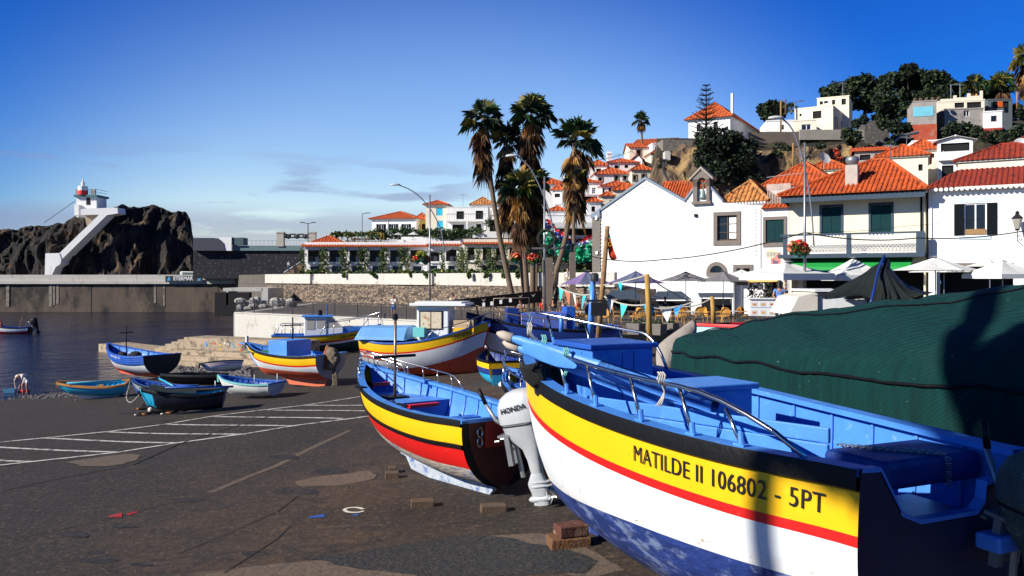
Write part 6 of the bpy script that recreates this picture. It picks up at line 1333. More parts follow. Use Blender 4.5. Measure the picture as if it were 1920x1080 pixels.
# antifouling sweep over the white at the stern
b = MB(); us_ = [i/16*.34 for i in range(17)]
for sd in (1, -1): b.grid([[h12.at(u, .475+max(0, (u/.34))**2*.62, sd, .007) for u in us_], [h12.at(u, .75, sd, .007) for u in us_], [h12.at(u, 1.13, sd, .007) for u in us_]])
b.build('antifouling_sweep', mat('pinkish_antifouling', (.50, .12, .07), .65, .2, 2, .15, dirt=(.4, .18, .13), ds=3, da=.3), M11)
tp = MB(); tp.grid([[Vector((x, y, 1.62+.55*(1-(abs(y)/1.2)**4)*min(1, (x+.15)*6)*(1 if x < 2.2 else .0)+.03*noise.noise(Vector((x*3, y*3, 2))))) for x in (-.1, .05, .3, .7, 1.2, 1.7, 2.1, 2.2)] for y in (-1.2, -1.12, -.7, -.3, 0, .3, .7, 1.12, 1.2)]); tp.build('blue_tarpaulin', mat('pale_blue_tarp', (.13, .33, .62), .6, .12, 3, .3), M11)
wh = MB(); wh.box(2.5, 3.9, -.6, .6, 1.5, 3.05); wc = wh.build('wheelhouse', whi, M11, bevel=.04); b = MB(); b.box(2.25, 4.7, -.85, .85, 3.06, 3.17); b.box(2.45, 4.5, -.7, .7, 3.171, 3.24); b.build('wheelhouse_roof', whi, wc, bevel=.02)
b = MB(); b.box(2.62, 3.66, -.625, -.601, 2.05, 2.85); b.build('wheelhouse_window', blk, wc); b = MB(); b.box(2.68, 3.12, -.64, -.626, 2.1, 2.80); b.box(3.16, 3.60, -.64, -.626, 2.1, 2.80); b.build('window_curtain', mat('stained_curtain', (.6, .52, .38), .8, .2, 3, dirt=(.35, .14, .04), ds=5, da=.3), wc)
b = MB(); b.box(4.05, 4.95, -.45, .45, 1.85, 2.45); b.build('fore_cabin', mat('tan_cover', (.45, .33, .2), .8, .15), M11); b = MB(); b.box(4.03, 4.97, -.47, .47, 1.95, 2.12); b.build('fore_cabin_band', yel, M11)
rail(M11, h12, .55, 1.0, .30, .02, ss, (1, -1), 4); letter(M11, h12, '15652FN5', .74, .30, .24, -1, ink, .85, .004)
bx(2.45, 2.95, -1.0, -.72, 1.75, 2.15, mat('aqua_crate', (.15, .55, .52), .5, .1), 'aqua_crate', M11)
# dark blue boat behind with white bottom
M12 = boat('fishing_boat', 'dark blue boat with white underside behind the yellow wheelhouse boat', Vector((4.6, 38.2, 2.2)), axis(-.99, -.12))
h13 = Hull(6.6, [1.0, 1.15, 1.2, 1.15, .95, .6, .05], [1.65, 1.55, 1.55, 1.62, 1.75, 1.95, 2.25], [.1, 0, 0, 0, .05, .15, .5], rake=1.1, nst=2.2, nbw=1.3)
hull(M12, h13, [('a', .10, blk), ('a', .50, dblu), ('a', .62, blk)], whi, mblu, .8, nu=32, rub=blk, rubh=.08, cap=mblu, transom=dblu, keel=(antif, .12, .1, .85), stem=mblu)
bx(2.3, 4.3, -.5, .7, 1.5, 2.25, mat('violet_blue', (.10, .16, .50), .5, .1), 'engine_box', M12, .02); bx(1.9, 2.3, -.6, .6, 1.5, 2.5, mblu, 'console', M12, .02); bx(4.4, 4.9, -.5, .5, 1.5, 2.45, dblu, 'fore_box', M12, .02)
rail(M12, h13, .1, 1.0, .38, .024, ssd, (1, -1), 6); tb([(5.4, -.5, 1.7), (5.4, -.5, 2.85), (3.8, -.5, 2.9), (3.8, -.5, 1.7)], .025, ssd, 'frame_bar', M12)
b = MB(); b.lathe([(.05, -.12), (.30, -.11), (.32, .0), (.30, .11), (.05, .12)], (0, 0, 0), 16, Matrix.Translation((1.1, .2, 2.35)) @ Matrix.Rotation(R(90), 4, 'X')); b.build('winch_drum', blk, M12)
# turquoise, yellow and navy stern boat below it
M13 = boat('dinghy', 'small banded yellow, navy and turquoise boat between the two large bows', Vector((-.05, 30.5, 2.02)), axis(-.30, .95))
h14 = Hull(3.2, [.80, .86, .88, .82, .64, .40, .05], [.98]*4+[1.0, 1.05, 1.15], [.05, 0, 0, 0, .02, .08, .2], rake=.4, nst=3.2, mst=.4)
hull(M13, h14, [('a', .06, blk), ('a', .26, yel), ('a', .48, dblu)], cyan, dblu, .3, nu=18, cap=blk, rub=blk, rubh=.06, transom=yel)
b = MB(); e = h14.pt(0, 0, 1).y
for z0, z1, m_ in ((.93, .73, yel), (.73, .50, dblu), (.50, .12, cyan)): 
    b = MB(); b.box(-.02, -.002, -e*.86, e*.86, z1+.004, z0-.004); b.build('transom_band', m_, M13)
# boat behind the largest boat's bow
M14 = boat('fishing_boat', 'blue railed boat stern peeping out behind the bow of the largest boat', Vector((2.05, 15.0, 2.78)), axis(-.52, .85))
h15 = Hull(4.2, [.75, .95, 1.0, .96, .8, .5, .05], [.95, .9, .9, .93, 1.0, 1.1, 1.25], [.05, 0, 0, 0, .02, .08, .3], rake=.7)
hull(M14, h15, [('a', .10, blk), ('a', .45, yel), ('a', .5, red)], whi, mblu, .5, nu=26, cap=lblu, rub=blk, rubh=.10, transom=mblu); rail(M14, h15, .35, 1.0, .35, .02, ss, (1, -1), 4); bx(1.2, 2.2, -.4, .4, .5, 1.3, mblu, 'engine_box', M14); thwart(M14, h15, 3.2, 1.0, .7, mblu)
# boat afloat at the left edge
M15 = boat('fishing_boat', 'red and white motor boat afloat by the far left edge', Vector((XY(58, 92).x, 92, -.28)), axis(-.985, -.1), group='boats afloat')
h16 = Hull(4.9, [.75, .85, .9, .86, .7, .42, .04], [.98, .9, .88, .92, 1.05, 1.25, 1.5], [.05, 0, 0, 0, .02, .1, .3], rake=.6)
hull(M15, h16, [('a', .10, blk), ('a', .45, whi)], red, mblu, .45, nu=20, cap=mblu, rub=blk, rubh=.06, transom=blk)
b = MB(); b.tube([(1.2, 0, .9), (.9, 0, 2.0)], .03, 5); b.build('boat_hook', wood_m, M15); outboard('black outboard motor on the boat afloat at left', M15.location+Vector((.4, 0, 1.0)), axis(-1, -.1), 1.4, 15, blk)

# --- the boat under the green net cover ----------------------------------------
gn = bpy.data.materials.new('green_shade_net'); gn.use_nodes = True; t = gn.node_tree; bb = t.nodes['Principled BSDF']; bb.inputs['Roughness'].default_value = .75; bb.inputs['Specular IOR Level'].default_value = .2
uvn = N(t, 'ShaderNodeTexCoord'); o_ = uvn.outputs['Object']
wv_ = N(t, 'ShaderNodeTexWave', wave_type='BANDS', bands_direction='Z'); wv_.inputs['Scale'].default_value = 22; wv_.inputs['Distortion'].default_value = .8; wv_.inputs['Detail'].default_value = 1; t.links.new(o_, wv_.inputs['Vector'])
c1 = mixc(rng(wv_.outputs['Fac'], .35, .8), (.001, .012, .013, 1), (.004, .072, .062, 1))
st2 = N(t, 'ShaderNodeMapping'); st2.inputs['Scale'].default_value = (6, 6, .8); t.links.new(o_, st2.inputs[0])
c2 = mixc(rng(nz(1.2, 6, .7, st2.outputs[0]), .42, .62, 0, .6), c1, (.002, .020, .021, 1)); c3 = mixc(rng(nz(19, 3, .6), .735, .75), c2, (.35, .45, .42, 1)); t.links.new(c3, bb.inputs['Base Color'])
bp = N(t, 'ShaderNodeBump', i_Strength=.6, i_Distance=.02); t.links.new(wv_.outputs['Fac'], bp.inputs['Height']); t.links.new(bp.outputs[0], bb.inputs['Normal'])
# stations from the left (far) end to the right (near) end : ridge, shoulder, foot positions in the world
ST = [ # px_ridge, py_ridge, d_ridge,  px_sh, py_sh, d_sh,  px_ft, py_ft, d_ft
 (1285, 643, 17.6, 1262, 645, 16.6, 1262, 735, 16.4),
 (1335, 628, 17.4, 1300, 650, 15.6, 1300, 760, 15.3),
 (1385, 611, 17.0, 1370, 654, 14.4, 1370, 790, 14.1),
 (1445, 597, 16.4, 1450, 660, 13.2, 1450, 830, 12.8),
 (1520, 581, 15.6, 1535, 668, 12.0, 1535, 870, 11.6),
 (1600, 576, 14.6, 1640, 672, 10.8, 1640, 920, 10.5),
 (1680, 566, 13.6, 1760, 674, 9.8, 1760, 980, 9.5),
 (1780, 550, 12.7, 1900, 670, 9.0, 1900, 1060, 8.7),
 (1900, 535, 11.8, 2060, 668, 8.4, 2060, 1140, 8.1),
 (2050, 525, 11.0, 2260, 670, 8.0, 2260, 1200, 7.8)]
rows = []
def lerp3(a, b_, f): return a+(b_-a)*f
SS = []
for s_ in ST: SS.append([P(*s_[0:3]), P(*s_[3:6]), P(*s_[6:9])])
nc = 90
for i in range(nc+1):
    f = i/nc; k = [Vector([crv([s[j][c] for s in SS], f) for c in range(3)]) for j in range(3)]; rd, sh_, ft = k; col = []
    bk = rd+(rd-sh_)*.9; bk.z = rd.z-.55*(1); bk2 = bk+(rd-sh_)*.15; bk2.z = 3.2
    ctrl = [bk2, bk, rd+Vector((0, 0, .0)), rd.lerp(sh_, .5)+Vector((0, 0, .10+.05*math.sin(i*.25))), sh_, sh_.lerp(ft, .5)+Vector((-.04, .06, 0)), ft]
    for j in range(49):
        p = Vector([crv([c[q] for c in ctrl], j/48) for q in range(3)]); 
        p.z += .05*noise.noise(Vector((f*12, j*.12, 0)))+.02*noise.noise(p*2.5); p.y += .07*noise.noise(Vector((f*20, j*.10, 3)))+(.08+.17*max(0, j-30)/18)*(abs(noise.noise(Vector((f*46, j*.05, 9))))-.3)*(j > 26); p.z += .08*(abs(noise.noise(Vector((f*9+j*.11, j*.2, 5))))-.2)
        col.append(p)
    rows.append(col)
b = MB(); b.grid(rows); b.quad(*rows[0])
cvb = root('covered_boat', SS[5][2], 0, 'large boat wholly wrapped in a dark green shade net', 'covered boat'); o = b.build('net_cover', gn, cvb, smooth=True); o.location = -cvb.location
def along(j, m_, r, nm, off=.015):
    b = MB(); b.tube([r_[j]+Vector((-.01, -off, off)) for r_ in rows], r, 6); o = b.build(nm, m_, cvb, smooth=True); o.location = -cvb.location
along(20, blk, .012, 'lashing_cord'); along(35, blk, .022, 'lashing_cord', .02)
# loose grey tarpaulin at the end of the cover and pale blue boat behind it
b = MB(); gp_ = [[P(1300, 598, 19.5), P(1283, 612, 19.2), P(1262, 626, 19), P(1240, 642, 18.8), P(1229, 655, 18.7)], [P(1308, 606, 19.3), P(1290, 625, 18.9), P(1272, 645, 18.6), P(1250, 665, 18.3), P(1232, 690, 18.2)], [P(1302, 640, 19), P(1285, 668, 18.6), P(1270, 690, 18.3), P(1250, 705, 18.1), P(1234, 715, 18)], [P(1300, 700, 18.8), P(1282, 712, 18.6), P(1264, 720, 18.3), P(1248, 728, 18.1), P(1236, 735, 18)]]
o = b.grid(gp_).build('grey_tarpaulin', mat('grey_tarp', (.33, .29, .25), .75, .15, 3, .3), None, smooth=True, sub=2); tag(o, 'slack grey tarpaulin hanging at the left end of the green cover', 'tarpaulin')
sm_ = o.modifiers.new('thick', 'SOLIDIFY'); sm_.thickness = .02
M16 = boat('fishing_boat', 'pale blue boat with red rim showing behind the grey tarpaulin', Vector((9.5, 22.8, 3.0)), axis(-.97, .24))
h17 = Hull(4.6, [.8, .95, 1.0, .95, .8, .5, .05], [1.7]*7, [.3]*6+[.6], rake=.6); hull(M16, h17, [('a', .06, red)], mat('icy_blue_hull', (.45, .66, .74), .5, .05), lblu, .8, nu=20, cap=red, rub=red, rubh=.06, transom=lblu)
letter(M16, h17, 'FN 1170', .75, .5, .22, 1, red, .8)
# white boat with its cabin in front of the parasols, and the dark net heap over it
WB = root('white_cabin_boat', P(1490, 585, 26), 0, 'white boat cabin standing behind the green cover', 'boat')
b = MB(); b.prism([P(1497, 557, 26)-WB.location, P(1533, 548, 26)-WB.location, P(1533, 590, 26)-WB.location, P(1480, 590, 26)-WB.location], (0, 2, 0)); b.build('cabin_front', mat('ivory_panel', (.66, .62, .53), .7, .08), WB)
b = MB(); b.prism([P(1533.5, 549, 26.1)-WB.location, P(1612, 555, 26)-WB.location, P(1626, 563, 26)-WB.location, P(1628, 590, 26)-WB.location, P(1533.5, 590, 26.1)-WB.location], (0, 2.2, 0)); b.build('cabin_side', whi, WB, bevel=.03)
b = MB(); p = P(1528, 547, 25.9)-WB.location; q = P(1616, 544, 25.9)-WB.location; b.box(p.x, q.x, -.1, 2.2, p.z, p.z+.07); b.build('cabin_top', whi, WB)
b = MB()
for k in range(9): b.ball(P(1590+k*3.2, 549-rr.random()*3, 25.7)-WB.location, (.12, .12, .09), 7)
b.build('coiled_rope', mat('tan_rope', (.4, .33, .24), .9, .2, 20, .5), WB)
rows = []; ap = P(1652, 483, 24.4); base = [P(1545, 552, 24.6), P(1570, 556, 23.7), P(1615, 562, 23.1), P(1640, 582, 22.6), P(1690, 582, 22.4), P(1730, 560, 23), P(1738, 552, 24.5), P(1690, 552, 26), P(1600, 552, 26)]
n_ = 54
for j in range(15):
    f = j/14; ring = []
    for i in range(n_):
        g_ = i/n_*len(base); a = base[int(g_) % len(base)].lerp(base[(int(g_)+1) % len(base)], g_-int(g_)); p = ap.lerp(a, .05+.95*f**.95); p.z = ap.z+(a.z-ap.z)*f**.8
        p.z -= .15*math.sin(f*math.pi); c = Vector((ap.x, ap.y, p.z)); p = c+(p-c)*(1+.16*math.sin(i*2.1)*f+.22*noise.noise(p*1.3))+Vector((0, 0, .22*noise.noise(p*1.1+Vector((3, 0, 0)))))*f; ring.append(p+Vector((.12, 0, .0))*(f < .12))
    rows.append(ring)
b = MB(); b.grid(rows, closed=True); o = b.build('net_tent', mat('black_green_net', (.003, .008, .008), .5, .5, 8, 1., dirt=(.04, .07, .065), ds=16, da=-.08), smooth=True); tag(o, 'peaked heap of black green netting on the white boat', 'net')
b = MB(); b.tube(bez([ap+Vector((.05, -.1, .05)), P(1646, 510, 23.8), P(1640, 540, 23.0), P(1632, 570, 22.7)], 8), .035, 6); b.ball(ap+Vector((.02, -.12, -.35)), (.14, .12, .26), 8); tag(b.build('blue_cloth_knot', dblu, smooth=True), 'navy cloth knot at the peak of the net heap', 'cloth')
# gear lying in and beside the boats
khk = mat('khaki_net', (.22, .17, .11)); gnn = mat('green_net', (.02, .16, .03)); rk = random.Random(12)
def heap(lab, M, x, y, z, r, m, n=6, cat='net', name='net_heap'):
    b = MB()
    for k in range(n): b.ball((x+rk.uniform(-r, r)*.8, y+rk.uniform(-r, r)*.6, z+r*.25*rk.random()), (r*.6, r*.5, r*.38), 8)
    o = b.build(name, m, None, smooth=True); bpy.context.view_layer.update(); o.matrix_world = M.matrix_world.copy(); roughen(o, .05, 6); tag(o, lab, cat)
heap('khaki net heap in the bottom of the white dinghy', M7, 1.0, -.1, .22, .28, khk); heap('green net heap at the stern of the yellow and blue boat', M9, .6, .3, .75, .4, gnn, 7)
heap('dark net heap in the stern of the yellow and red boat', M2, .9, .25, .36, .26, net_b); heap('khaki net heap behind the engine box of the blue boat', M12, 1.3, -.5, 1.45, .35, khk)
heap('white fender bundle at the bow rail of the covered bow boat', M14, 3.6, .35, .95, .16, whi, 3, 'fender', 'fender')
for M_, x, y, z, lab, m_ in ((M2, 1.7, -.35, .31, 'black bucket beside the middle thwart of the yellow and red boat', blk), (M3, 2.0, .4, .46, 'pale bucket in the blue and white boat', whi), (M9, 3.0, -.3, .9, 'orange bucket on the foredeck of the net draped boat', antif)):
    o = root('bucket', M_.matrix_world @ Vector((x, y, z)), 0, lab, 'bucket'); b = MB(); b.lathe([(.10, 0), (.13, .24), (.14, .25), (.125, .25), (.095, .02)], (0, 0, 0), 14); b.build('pail', m_, o, smooth=True); b = MB(); b.tube([(.135*math.cos(a), .0, .24+.12*math.sin(a)) for a in [j*math.pi/8 for j in range(9)]], .006, 5); b.build('handle', steel, o)
# ---------------------------------------------------------------- street furniture and cafe
def onp(px, d, z=PL): v = XY(px, d); return Vector((v.x, v.y, z))
def lamp(lab, px, d, base_z, py_top, hook, py_br, group='tall street lamps with arched arms'):
    o = root('street_lamp', onp(px, d, base_z), 0, lab, 'street lamp', group); k = d/FP
    def q(x, y): return Vector(((x-px)*k, 0, CZ-(y-520)*k-base_z))
    b = MB(); b.tube([(0, 0, 0), (0, 0, q(px, py_top).z)], [.085, .055], 10); b.build('pole', steel, o, smooth=True)
    b = MB(); b.tube(bez([q(*h) for h in hook[:-1]], 14), .045, 8); b.build('arched_arm', steel, o, smooth=True)
    e = q(*hook[-1]); b = MB(); s = 1 if hook[-1][0] > hook[-2][0] else -1; b.lathe([(.05, -.02), (.34, 0), (.30, .10), (.1, .16)], (0, 0, 0), 12, Matrix.Translation(q(*hook[-2])+Vector((s*.3, 0, -.02))), 1.3, .6); b.build('lamp_head', mat('lamp_grey', (.5, .52, .53), .4, .1), o, smooth=True)
    if py_br: b = MB(); b.tube([q(px-24, py_br), q(px+30, py_br), q(px+44, py_br-7)], .06, 6); b.build('cross_bracket', steel, o)
    return o, q
lamp('tall street lamp beside the wheelhouse boat, arm reaching left', 806, 70, PL, 365, [(833, 486), (829, 440), (815, 405), (796, 378), (773, 358), (748, 347), (742, 347)], 472)
lamp('tall street lamp among the palms, arm reaching left', 1021, 52, PL, 331, [(1041, 482), (1036, 425), (1026, 385), (1010, 345), (992, 312), (970, 293), (958, 294)], 466)
lamp('tallest street lamp in front of the balcony house', 1509, 45, PL, 267, [(1526, 460), (1522, 400), (1514, 340), (1500, 280), (1484, 240), (1466, 222), (1458, 222)], None)
def small_lamp(lab, px, py_head, py_base, d, heads=1, z0=5.05):
    k = d/FP; zt_ = ZZ(py_head, d); o = root('street_lamp', onp(px, d, ZZ(py_base, d)), 0, lab, 'street lamp'); h = zt_-o.location.z
    b = MB(); b.tube([(0, 0, 0), (0, 0, h)], .08, 8); b.build('pole', steel if heads == 1 else rail_m, o)
    b = MB()
    for s in ((1,) if heads == 1 else (1, -1)): b.tube([(0, 0, h-.1), (s*.9, 0, h+.05)], .05, 6); b.box(min(s*.6, s*1.3), max(s*.6, s*1.3), -.15, .15, h+.0, h+.12)
    b.build('lamp_head', steel if heads == 1 else rail_m, o); return o
small_lamp('slim grey lamp rising behind the pergola', 679, 400, 460, 136)
small_lamp('double headed dark lamp on the look-out gate', 577.5, 418, 460, 141.5, 2)
small_lamp('small lamp in front of the shuttered white house', 728, 411, 440, 137)
small_lamp('lamp standing before the hilltop trees', 1783, 158, 190, 119)
small_lamp('lamp on the hill above the annexe', 1490, 190, 212, 121)
# wall lantern on the white house
F = Fac(1741, rowd(1741)-.3, RA_, PL); o = root('wall_lantern', F.O, F.A, 'black wall lantern on a curled bracket at the right edge', 'lantern'); x, zl = F.s(1908), F.z(430, F.s(1908))
b = MB(); b.lathe([(.16, 0), (.30, .62), (.30, .66)], (x, -.75, zl), 6); b.build('lantern_glass', mat('lantern_glass', (.35, .33, .28), .2, .1), o)
b = MB(); b.lathe([(.34, .661), (.36, .70), (.14, .92), (.10, 1.0), (.13, 1.08), (.02, 1.2)], (x, -.75, zl), 6); b.lathe([(.10, -.12), (.17, -.01)], (x, -.75, zl), 6); b.build('lantern_top', black_m, o)
b = MB(); b.tube(bez([(x, -.02, zl-.75), (x, -.5, zl-.8), (x, -.75, zl-.5), (x, -.75, zl-.12)], 10), .025, 6); b.tube([(x, -.2+.14*math.cos(a), zl-.45+.14*math.sin(a)) for a in [j*.6 for j in range(10)]], .02, 5); b.build('bracket', black_m, o)
# parasols
def parasol(lab, px, d, py_apex, half_px, py_rim, n, mats_, valance=0., rot=0., group='parasols over the cafe terrace', sq=1., zb=PL, tilt=0):
    o = root('parasol', onp(px, d, zb), rot, lab, 'parasol', group); zt_ = ZZ(py_apex, d)-zb; zr_ = ZZ(py_rim, d)-zb; r = half_px*d/FP; b = MB()
    pts = []
    for i in range(n): a = 2*math.pi*(i+.5)/n; pts.append(Vector((r*math.cos(a), r*math.sin(a), zr_)))
    ap = Vector((0, 0, zt_))
    for i in range(n):
        p, q = pts[i], pts[(i+1) % n]; b.cm = i % len(mats_); rows = []
        for f in (0, .14, .4, .7, 1): a_ = ap.lerp(p, f); c_ = ap.lerp(q, f); s = -.10*r*math.sin(f*math.pi)*.5; rows.append([a_+Vector((0, 0, s*.3)), (a_+c_)/2+Vector((0, 0, s)), c_+Vector((0, 0, s*.3))])
        b.grid(rows)
        if valance: b.quad(p, q, q-Vector((0, 0, valance)), p-Vector((0, 0, valance)))
    cn = b.build('canopy', mats_, o); b = MB()
    for p in pts: b.tube([ap-Vector((0, 0, .12)), p-Vector((0, 0, .05))], .015, 4)
    b.build('rib_row', steel, cn); c2 = MB(); c2.cm = 0
    c2.grid([[Vector((.16*r*f*math.cos(2*math.pi*(i+.5)/n), .16*r*f*math.sin(2*math.pi*(i+.5)/n), zt_+.06-.10*r*.16*f)) for i in range(n)] for f in (0.01, 1)], closed=True); c2.build('vent_cap', mats_, cn)
    b = MB(); b.tube([(0, 0, .05), (0, 0, zt_-.02)], .03, 8); b.build('pole', steel, o); b = MB(); b.box(-.35, .35, -.35, .35, 0, .09); b.build('base', concrete, o); return o
pv = [mat('violet_canvas', (.20, .13, .30), .85, .06), mat('slate_canvas', (.10, .12, .20), .85, .06)]; gv = [mat('grey_canvas', (.17, .16, .17), .85, .06)]; dv = mat('teal_black_canvas', (.035, .055, .09), .8, .1); wv1 = mat('off_white_canvas', (.66, .66, .62), .85, .04)
parasol('violet parasol at the left end of the cafe', 1100, 55.5, 509, 52, 533, 8, pv); parasol('second violet parasol in front of the chapel', 1192, 56.5, 508, 56, 531, 8, [pv[0], pv[1], pv[1]])
parasol('grey parasol in front of the chapel wall', 1286, 57.5, 509, 52, 527, 8, gv); parasol('grey parasol under the arched fanlight', 1356, 57, 508, 50, 528, 6, gv)
parasol('small white parasol before the stone door frame', 1391, 60, 505, 30, 517, 8, [wv1])
parasol('large white square parasol left of the tall lamp', 1474, 46, 491, 86, 513, 4, [wv1], .35, R(24)); parasol('white parasol right of the tall lamp and partly behind the net heap', 1600, 47, 484, 60, 516, 4, [wv1], .3, R(8))
parasol('white parasol in the middle of the right hand terrace', 1754, 44, 482, 76, 507, 6, [wv1], .0, R(10)); parasol('smaller white parasol behind the middle one', 1770, 52, 500, 60, 509, 8, [wv1], .05)
parasol('cream parasol with valance near the right edge', 1880, 42, 487, 68, 514, 4, [wv1], .22, R(14)); parasol('grey white parasol behind the right edge parasol', 1856, 50, 486, 46, 500, 8, [wv1], .0)
# low dark tent awnings
def tent(lab, c0, c1, t0, t1, pyt, pyb, d):
    o = root('tent_awning', onp((c0+c1)/2, d), 0, lab, 'awning', 'low dark awnings by the chapel wall'); b = MB()
    L3 = lambda px, py, dd: P(px, py, dd)-o.location
    b.quad(L3(c0, pyb, d), L3(c1, pyb, d), L3(t1, pyt, d+1.6), L3(t0, pyt, d+1.6)); b.quad(L3(c0, pyb, d), L3(t0, pyt, d+1.6), L3(c0+10, pyb, d+3.2)); b.quad(L3(c1, pyb, d), L3(t1, pyt, d+1.6), L3(c1-10, pyb, d+3.2)); b.build('canopy', dv, o)
    b = MB(); 
    for px in (c0+4, c1-4): p = L3(px, pyb, d); b.tube([(p.x, 0, 0), (p.x, 0, p.z)], .03, 5)
    b.build('leg_row', steel, o); b = MB(); p, q = L3(c0+3, 592, d+2.4), L3(c1-3, pyb+2, d+2.4); b.box(p.x, q.x, 2.3, 2.4, 0, q.z); b.build('dark_screen', mat('tent_screen', (.012, .012, .014), .9), o)
tent('dark low tent awning left of the yellow post', 1128, 1206, 1148, 1190, 544, 561, 62); tent('dark low tent awning right of the yellow post', 1218, 1298, 1233, 1278, 546, 562, 61); tent('dark flat awning beside the shop doorway', 1312, 1375, 1308, 1375, 549, 558, 60)
b = MB(); b.prism([P(1374, 523, 57.5), P(1460, 523, 55), P(1460, 528, 54.8), P(1374, 530, 57.3)], (0, .6, 0)); tag(b.build('ochre_awning', mat('ochre_canvas', (.62, .36, .09), .8)), 'ochre shop awning behind the grey parasol', 'awning')
# furniture
wick = mat('golden_wicker', (.62, .30, .045), .6, .25, 20, .4); ttop = mat('pale_table_top', (.62, .62, .58), .4, .05)
def chair0():
    o = root('wicker_chair', (0, 0, 0), 0, 'x', 'chair'); b = MB(); b.lathe([(.24, .40), (.25, .42), (.25, .46), (.22, .47)], (0, 0, 0), 12); b.build('seat', wick, o)
    b = MB(); pts = [(.26*math.cos(a), .22+.06*math.sin(a), .62+.30*math.sin(a)) for a in [math.pi*(-.15+1.3*j/12) for j in range(13)]]; b.tube(pts, .022, 6)
    b.grid([[Vector((.23*s*(1 if z < .75 else math.sqrt(max(0, 1-((z-.72)/.2)**2))), .225+.02*(1-abs(s)), z)) for s in (-1, -.5, 0, .5, 1)] for z in (.47, .55, .63, .72, .80, .86, .905)]); b.build('backrest', wick, o)
    for x in (-.2, .2):
        for y in (-.2, .2): b = MB(); b.tube([(x*.95, y*.95, .41), (x*1.15, y*1.15, 0)], .017, 6); b.build('leg', wick, o)
    for s in (-1, 1): b = MB(); b.tube(bez([(.25*s, .24, .66), (.30*s, .02, .66), (.28*s, -.2, .62), (.24*s, -.22, .42)], 8), .017, 6); b.build('armrest', wick, o)
    return o
b = MB(); q0 = [(XY(1030, 48.5), 2.815), (XY(1520, 45), 2.815), (XY(1520, 48), 3.12), (XY(1030, 51.5), 3.12), (XY(1030, 72), 3.16), (XY(1520, 61), 3.16)]
v_ = [Vector((*a, z)) for a, z in q0]; b.add(v_, [(0, 1, 2, 3), (3, 2, 5, 4)]); struct(b.build('terrace_paving', cob), 'paving rising gently to the cafe terrace')
c0_ = chair0()
def copytree(o, loc, rz, lab):
    r = o.copy(); COL.objects.link(r); r.location = loc; r.rotation_euler = (0, 0, rz); r.scale = (1.1,)*3; r['label'] = lab
    for ch_ in o.children: c = ch_.copy(); COL.objects.link(c); c.parent = r
    return r
CH = [(1068, 45.5, 160, 'wicker chair at the far left of the terrace, behind the blue post'), (1082, 47, 10, 'wicker chair left of the flagpole, turned away'), (1101, 46, -60, 'wicker chair beside the black box on the blue post'), (1137, 45.5, 150, 'wicker chair partly behind the black box'),
 (1158, 46.5, 80, 'wicker chair seen from the side between flagpole and second planter'), (1189, 46, -70, 'wicker chair facing right beside the first planter'), (1200, 45, 185, 'wicker chair with round back towards the railing, left of the yellow post'), (1238, 47, 60, 'wicker chair right behind the yellow post'),
 (1262, 46.5, -80, 'wicker chair with tall loop back right of the white pennant'), (1275, 45.4, 175, 'wicker chair nearest the railing, third planter on its left'), (1288, 47.5, 20, 'wicker chair behind the nearest table on the middle terrace'), (1310, 48, 180, 'wicker chair under the blue pennant by the short post'),
 (1330, 46.5, 100, 'wicker chair turned sideways left of the short post'), (1347, 46.5, -90, 'wicker chair turned sideways right of the short post'), (1360, 45.8, 170, 'wicker chair with round back in front of the grey parasol pole'), (1384, 47.5, 200, 'wicker chair left of the folding board'), (1397, 47, 80, 'last wicker chair before the white menu counter')]
for i, (px, d, a, lab) in enumerate(CH):
    lc = onp(px, d+6.6, PL+.33)
    if i == 0: c0_.location = lc; c0_.rotation_euler = (0, 0, R(a)); c0_['label'] = lab; c0_['group'] = 'wicker chairs on the cafe terrace'
    else: copytree(c0_, lc, R(a), lab)
def table(lab, px, d, w=.8):
    o = root('cafe_table', onp(px, d+6.6, PL+.33), .1, lab, 'table', 'cafe tables on the terrace'); b = MB(); b.box(-w/2, w/2, -.4, .4, .72, .76); b.build('table_top', ttop, o); b = MB(); b.tube([(0, 0, .02), (0, 0, .72)], .04, 8); b.box(-.25, .25, -.25, .25, 0, .03); b.build('pedestal', rail_m, o)
for lab, px, d in (('cafe table between flagpole and black box', 1110, 47.5), ('cafe table behind the first planter', 1215, 47.3), ('cafe table beside the tall loop backed chair', 1293, 46.5), ('cafe table under the right grey parasol', 1372, 47.0), ('cafe table at the left end of the terrace', 1085, 46)): table(lab, px, d)
plm = mat('concrete_planter', (.16, .14, .125), .85, .2, 3, .3)
for i, (lab, px, d) in enumerate((('concrete planter left of the flagpole', 1080, 44.2), ('concrete planter behind the black box', 1095, 45), ('concrete planter just left of the yellow post', 1193, 44), ('tapered concrete planter behind the yellow post', 1213, 45.2), ('concrete planter right of the yellow post', 1233, 43.5), ('slanted planter beside the nearest wicker chair', 1256, 44.5))):
    o = root('planter', onp(px, d+3.6, PL+.02), R(-38), lab, 'planter', 'concrete planters along the terrace'); b = MB(); b.prism([(-.36, -.36, 0), (.36, -.36, 0), (.42, -.42, .62), (-.42, -.42, .62)], (0, .76, 0)); b.build('tub', plm, o, bevel=.02); leaf_cloud('foliage', [((0, 0, .66), (.3, .3, .10))], 80, .07, mat('planter_leaf', (.03, .06, .015), .7, .4), o, 7+i)
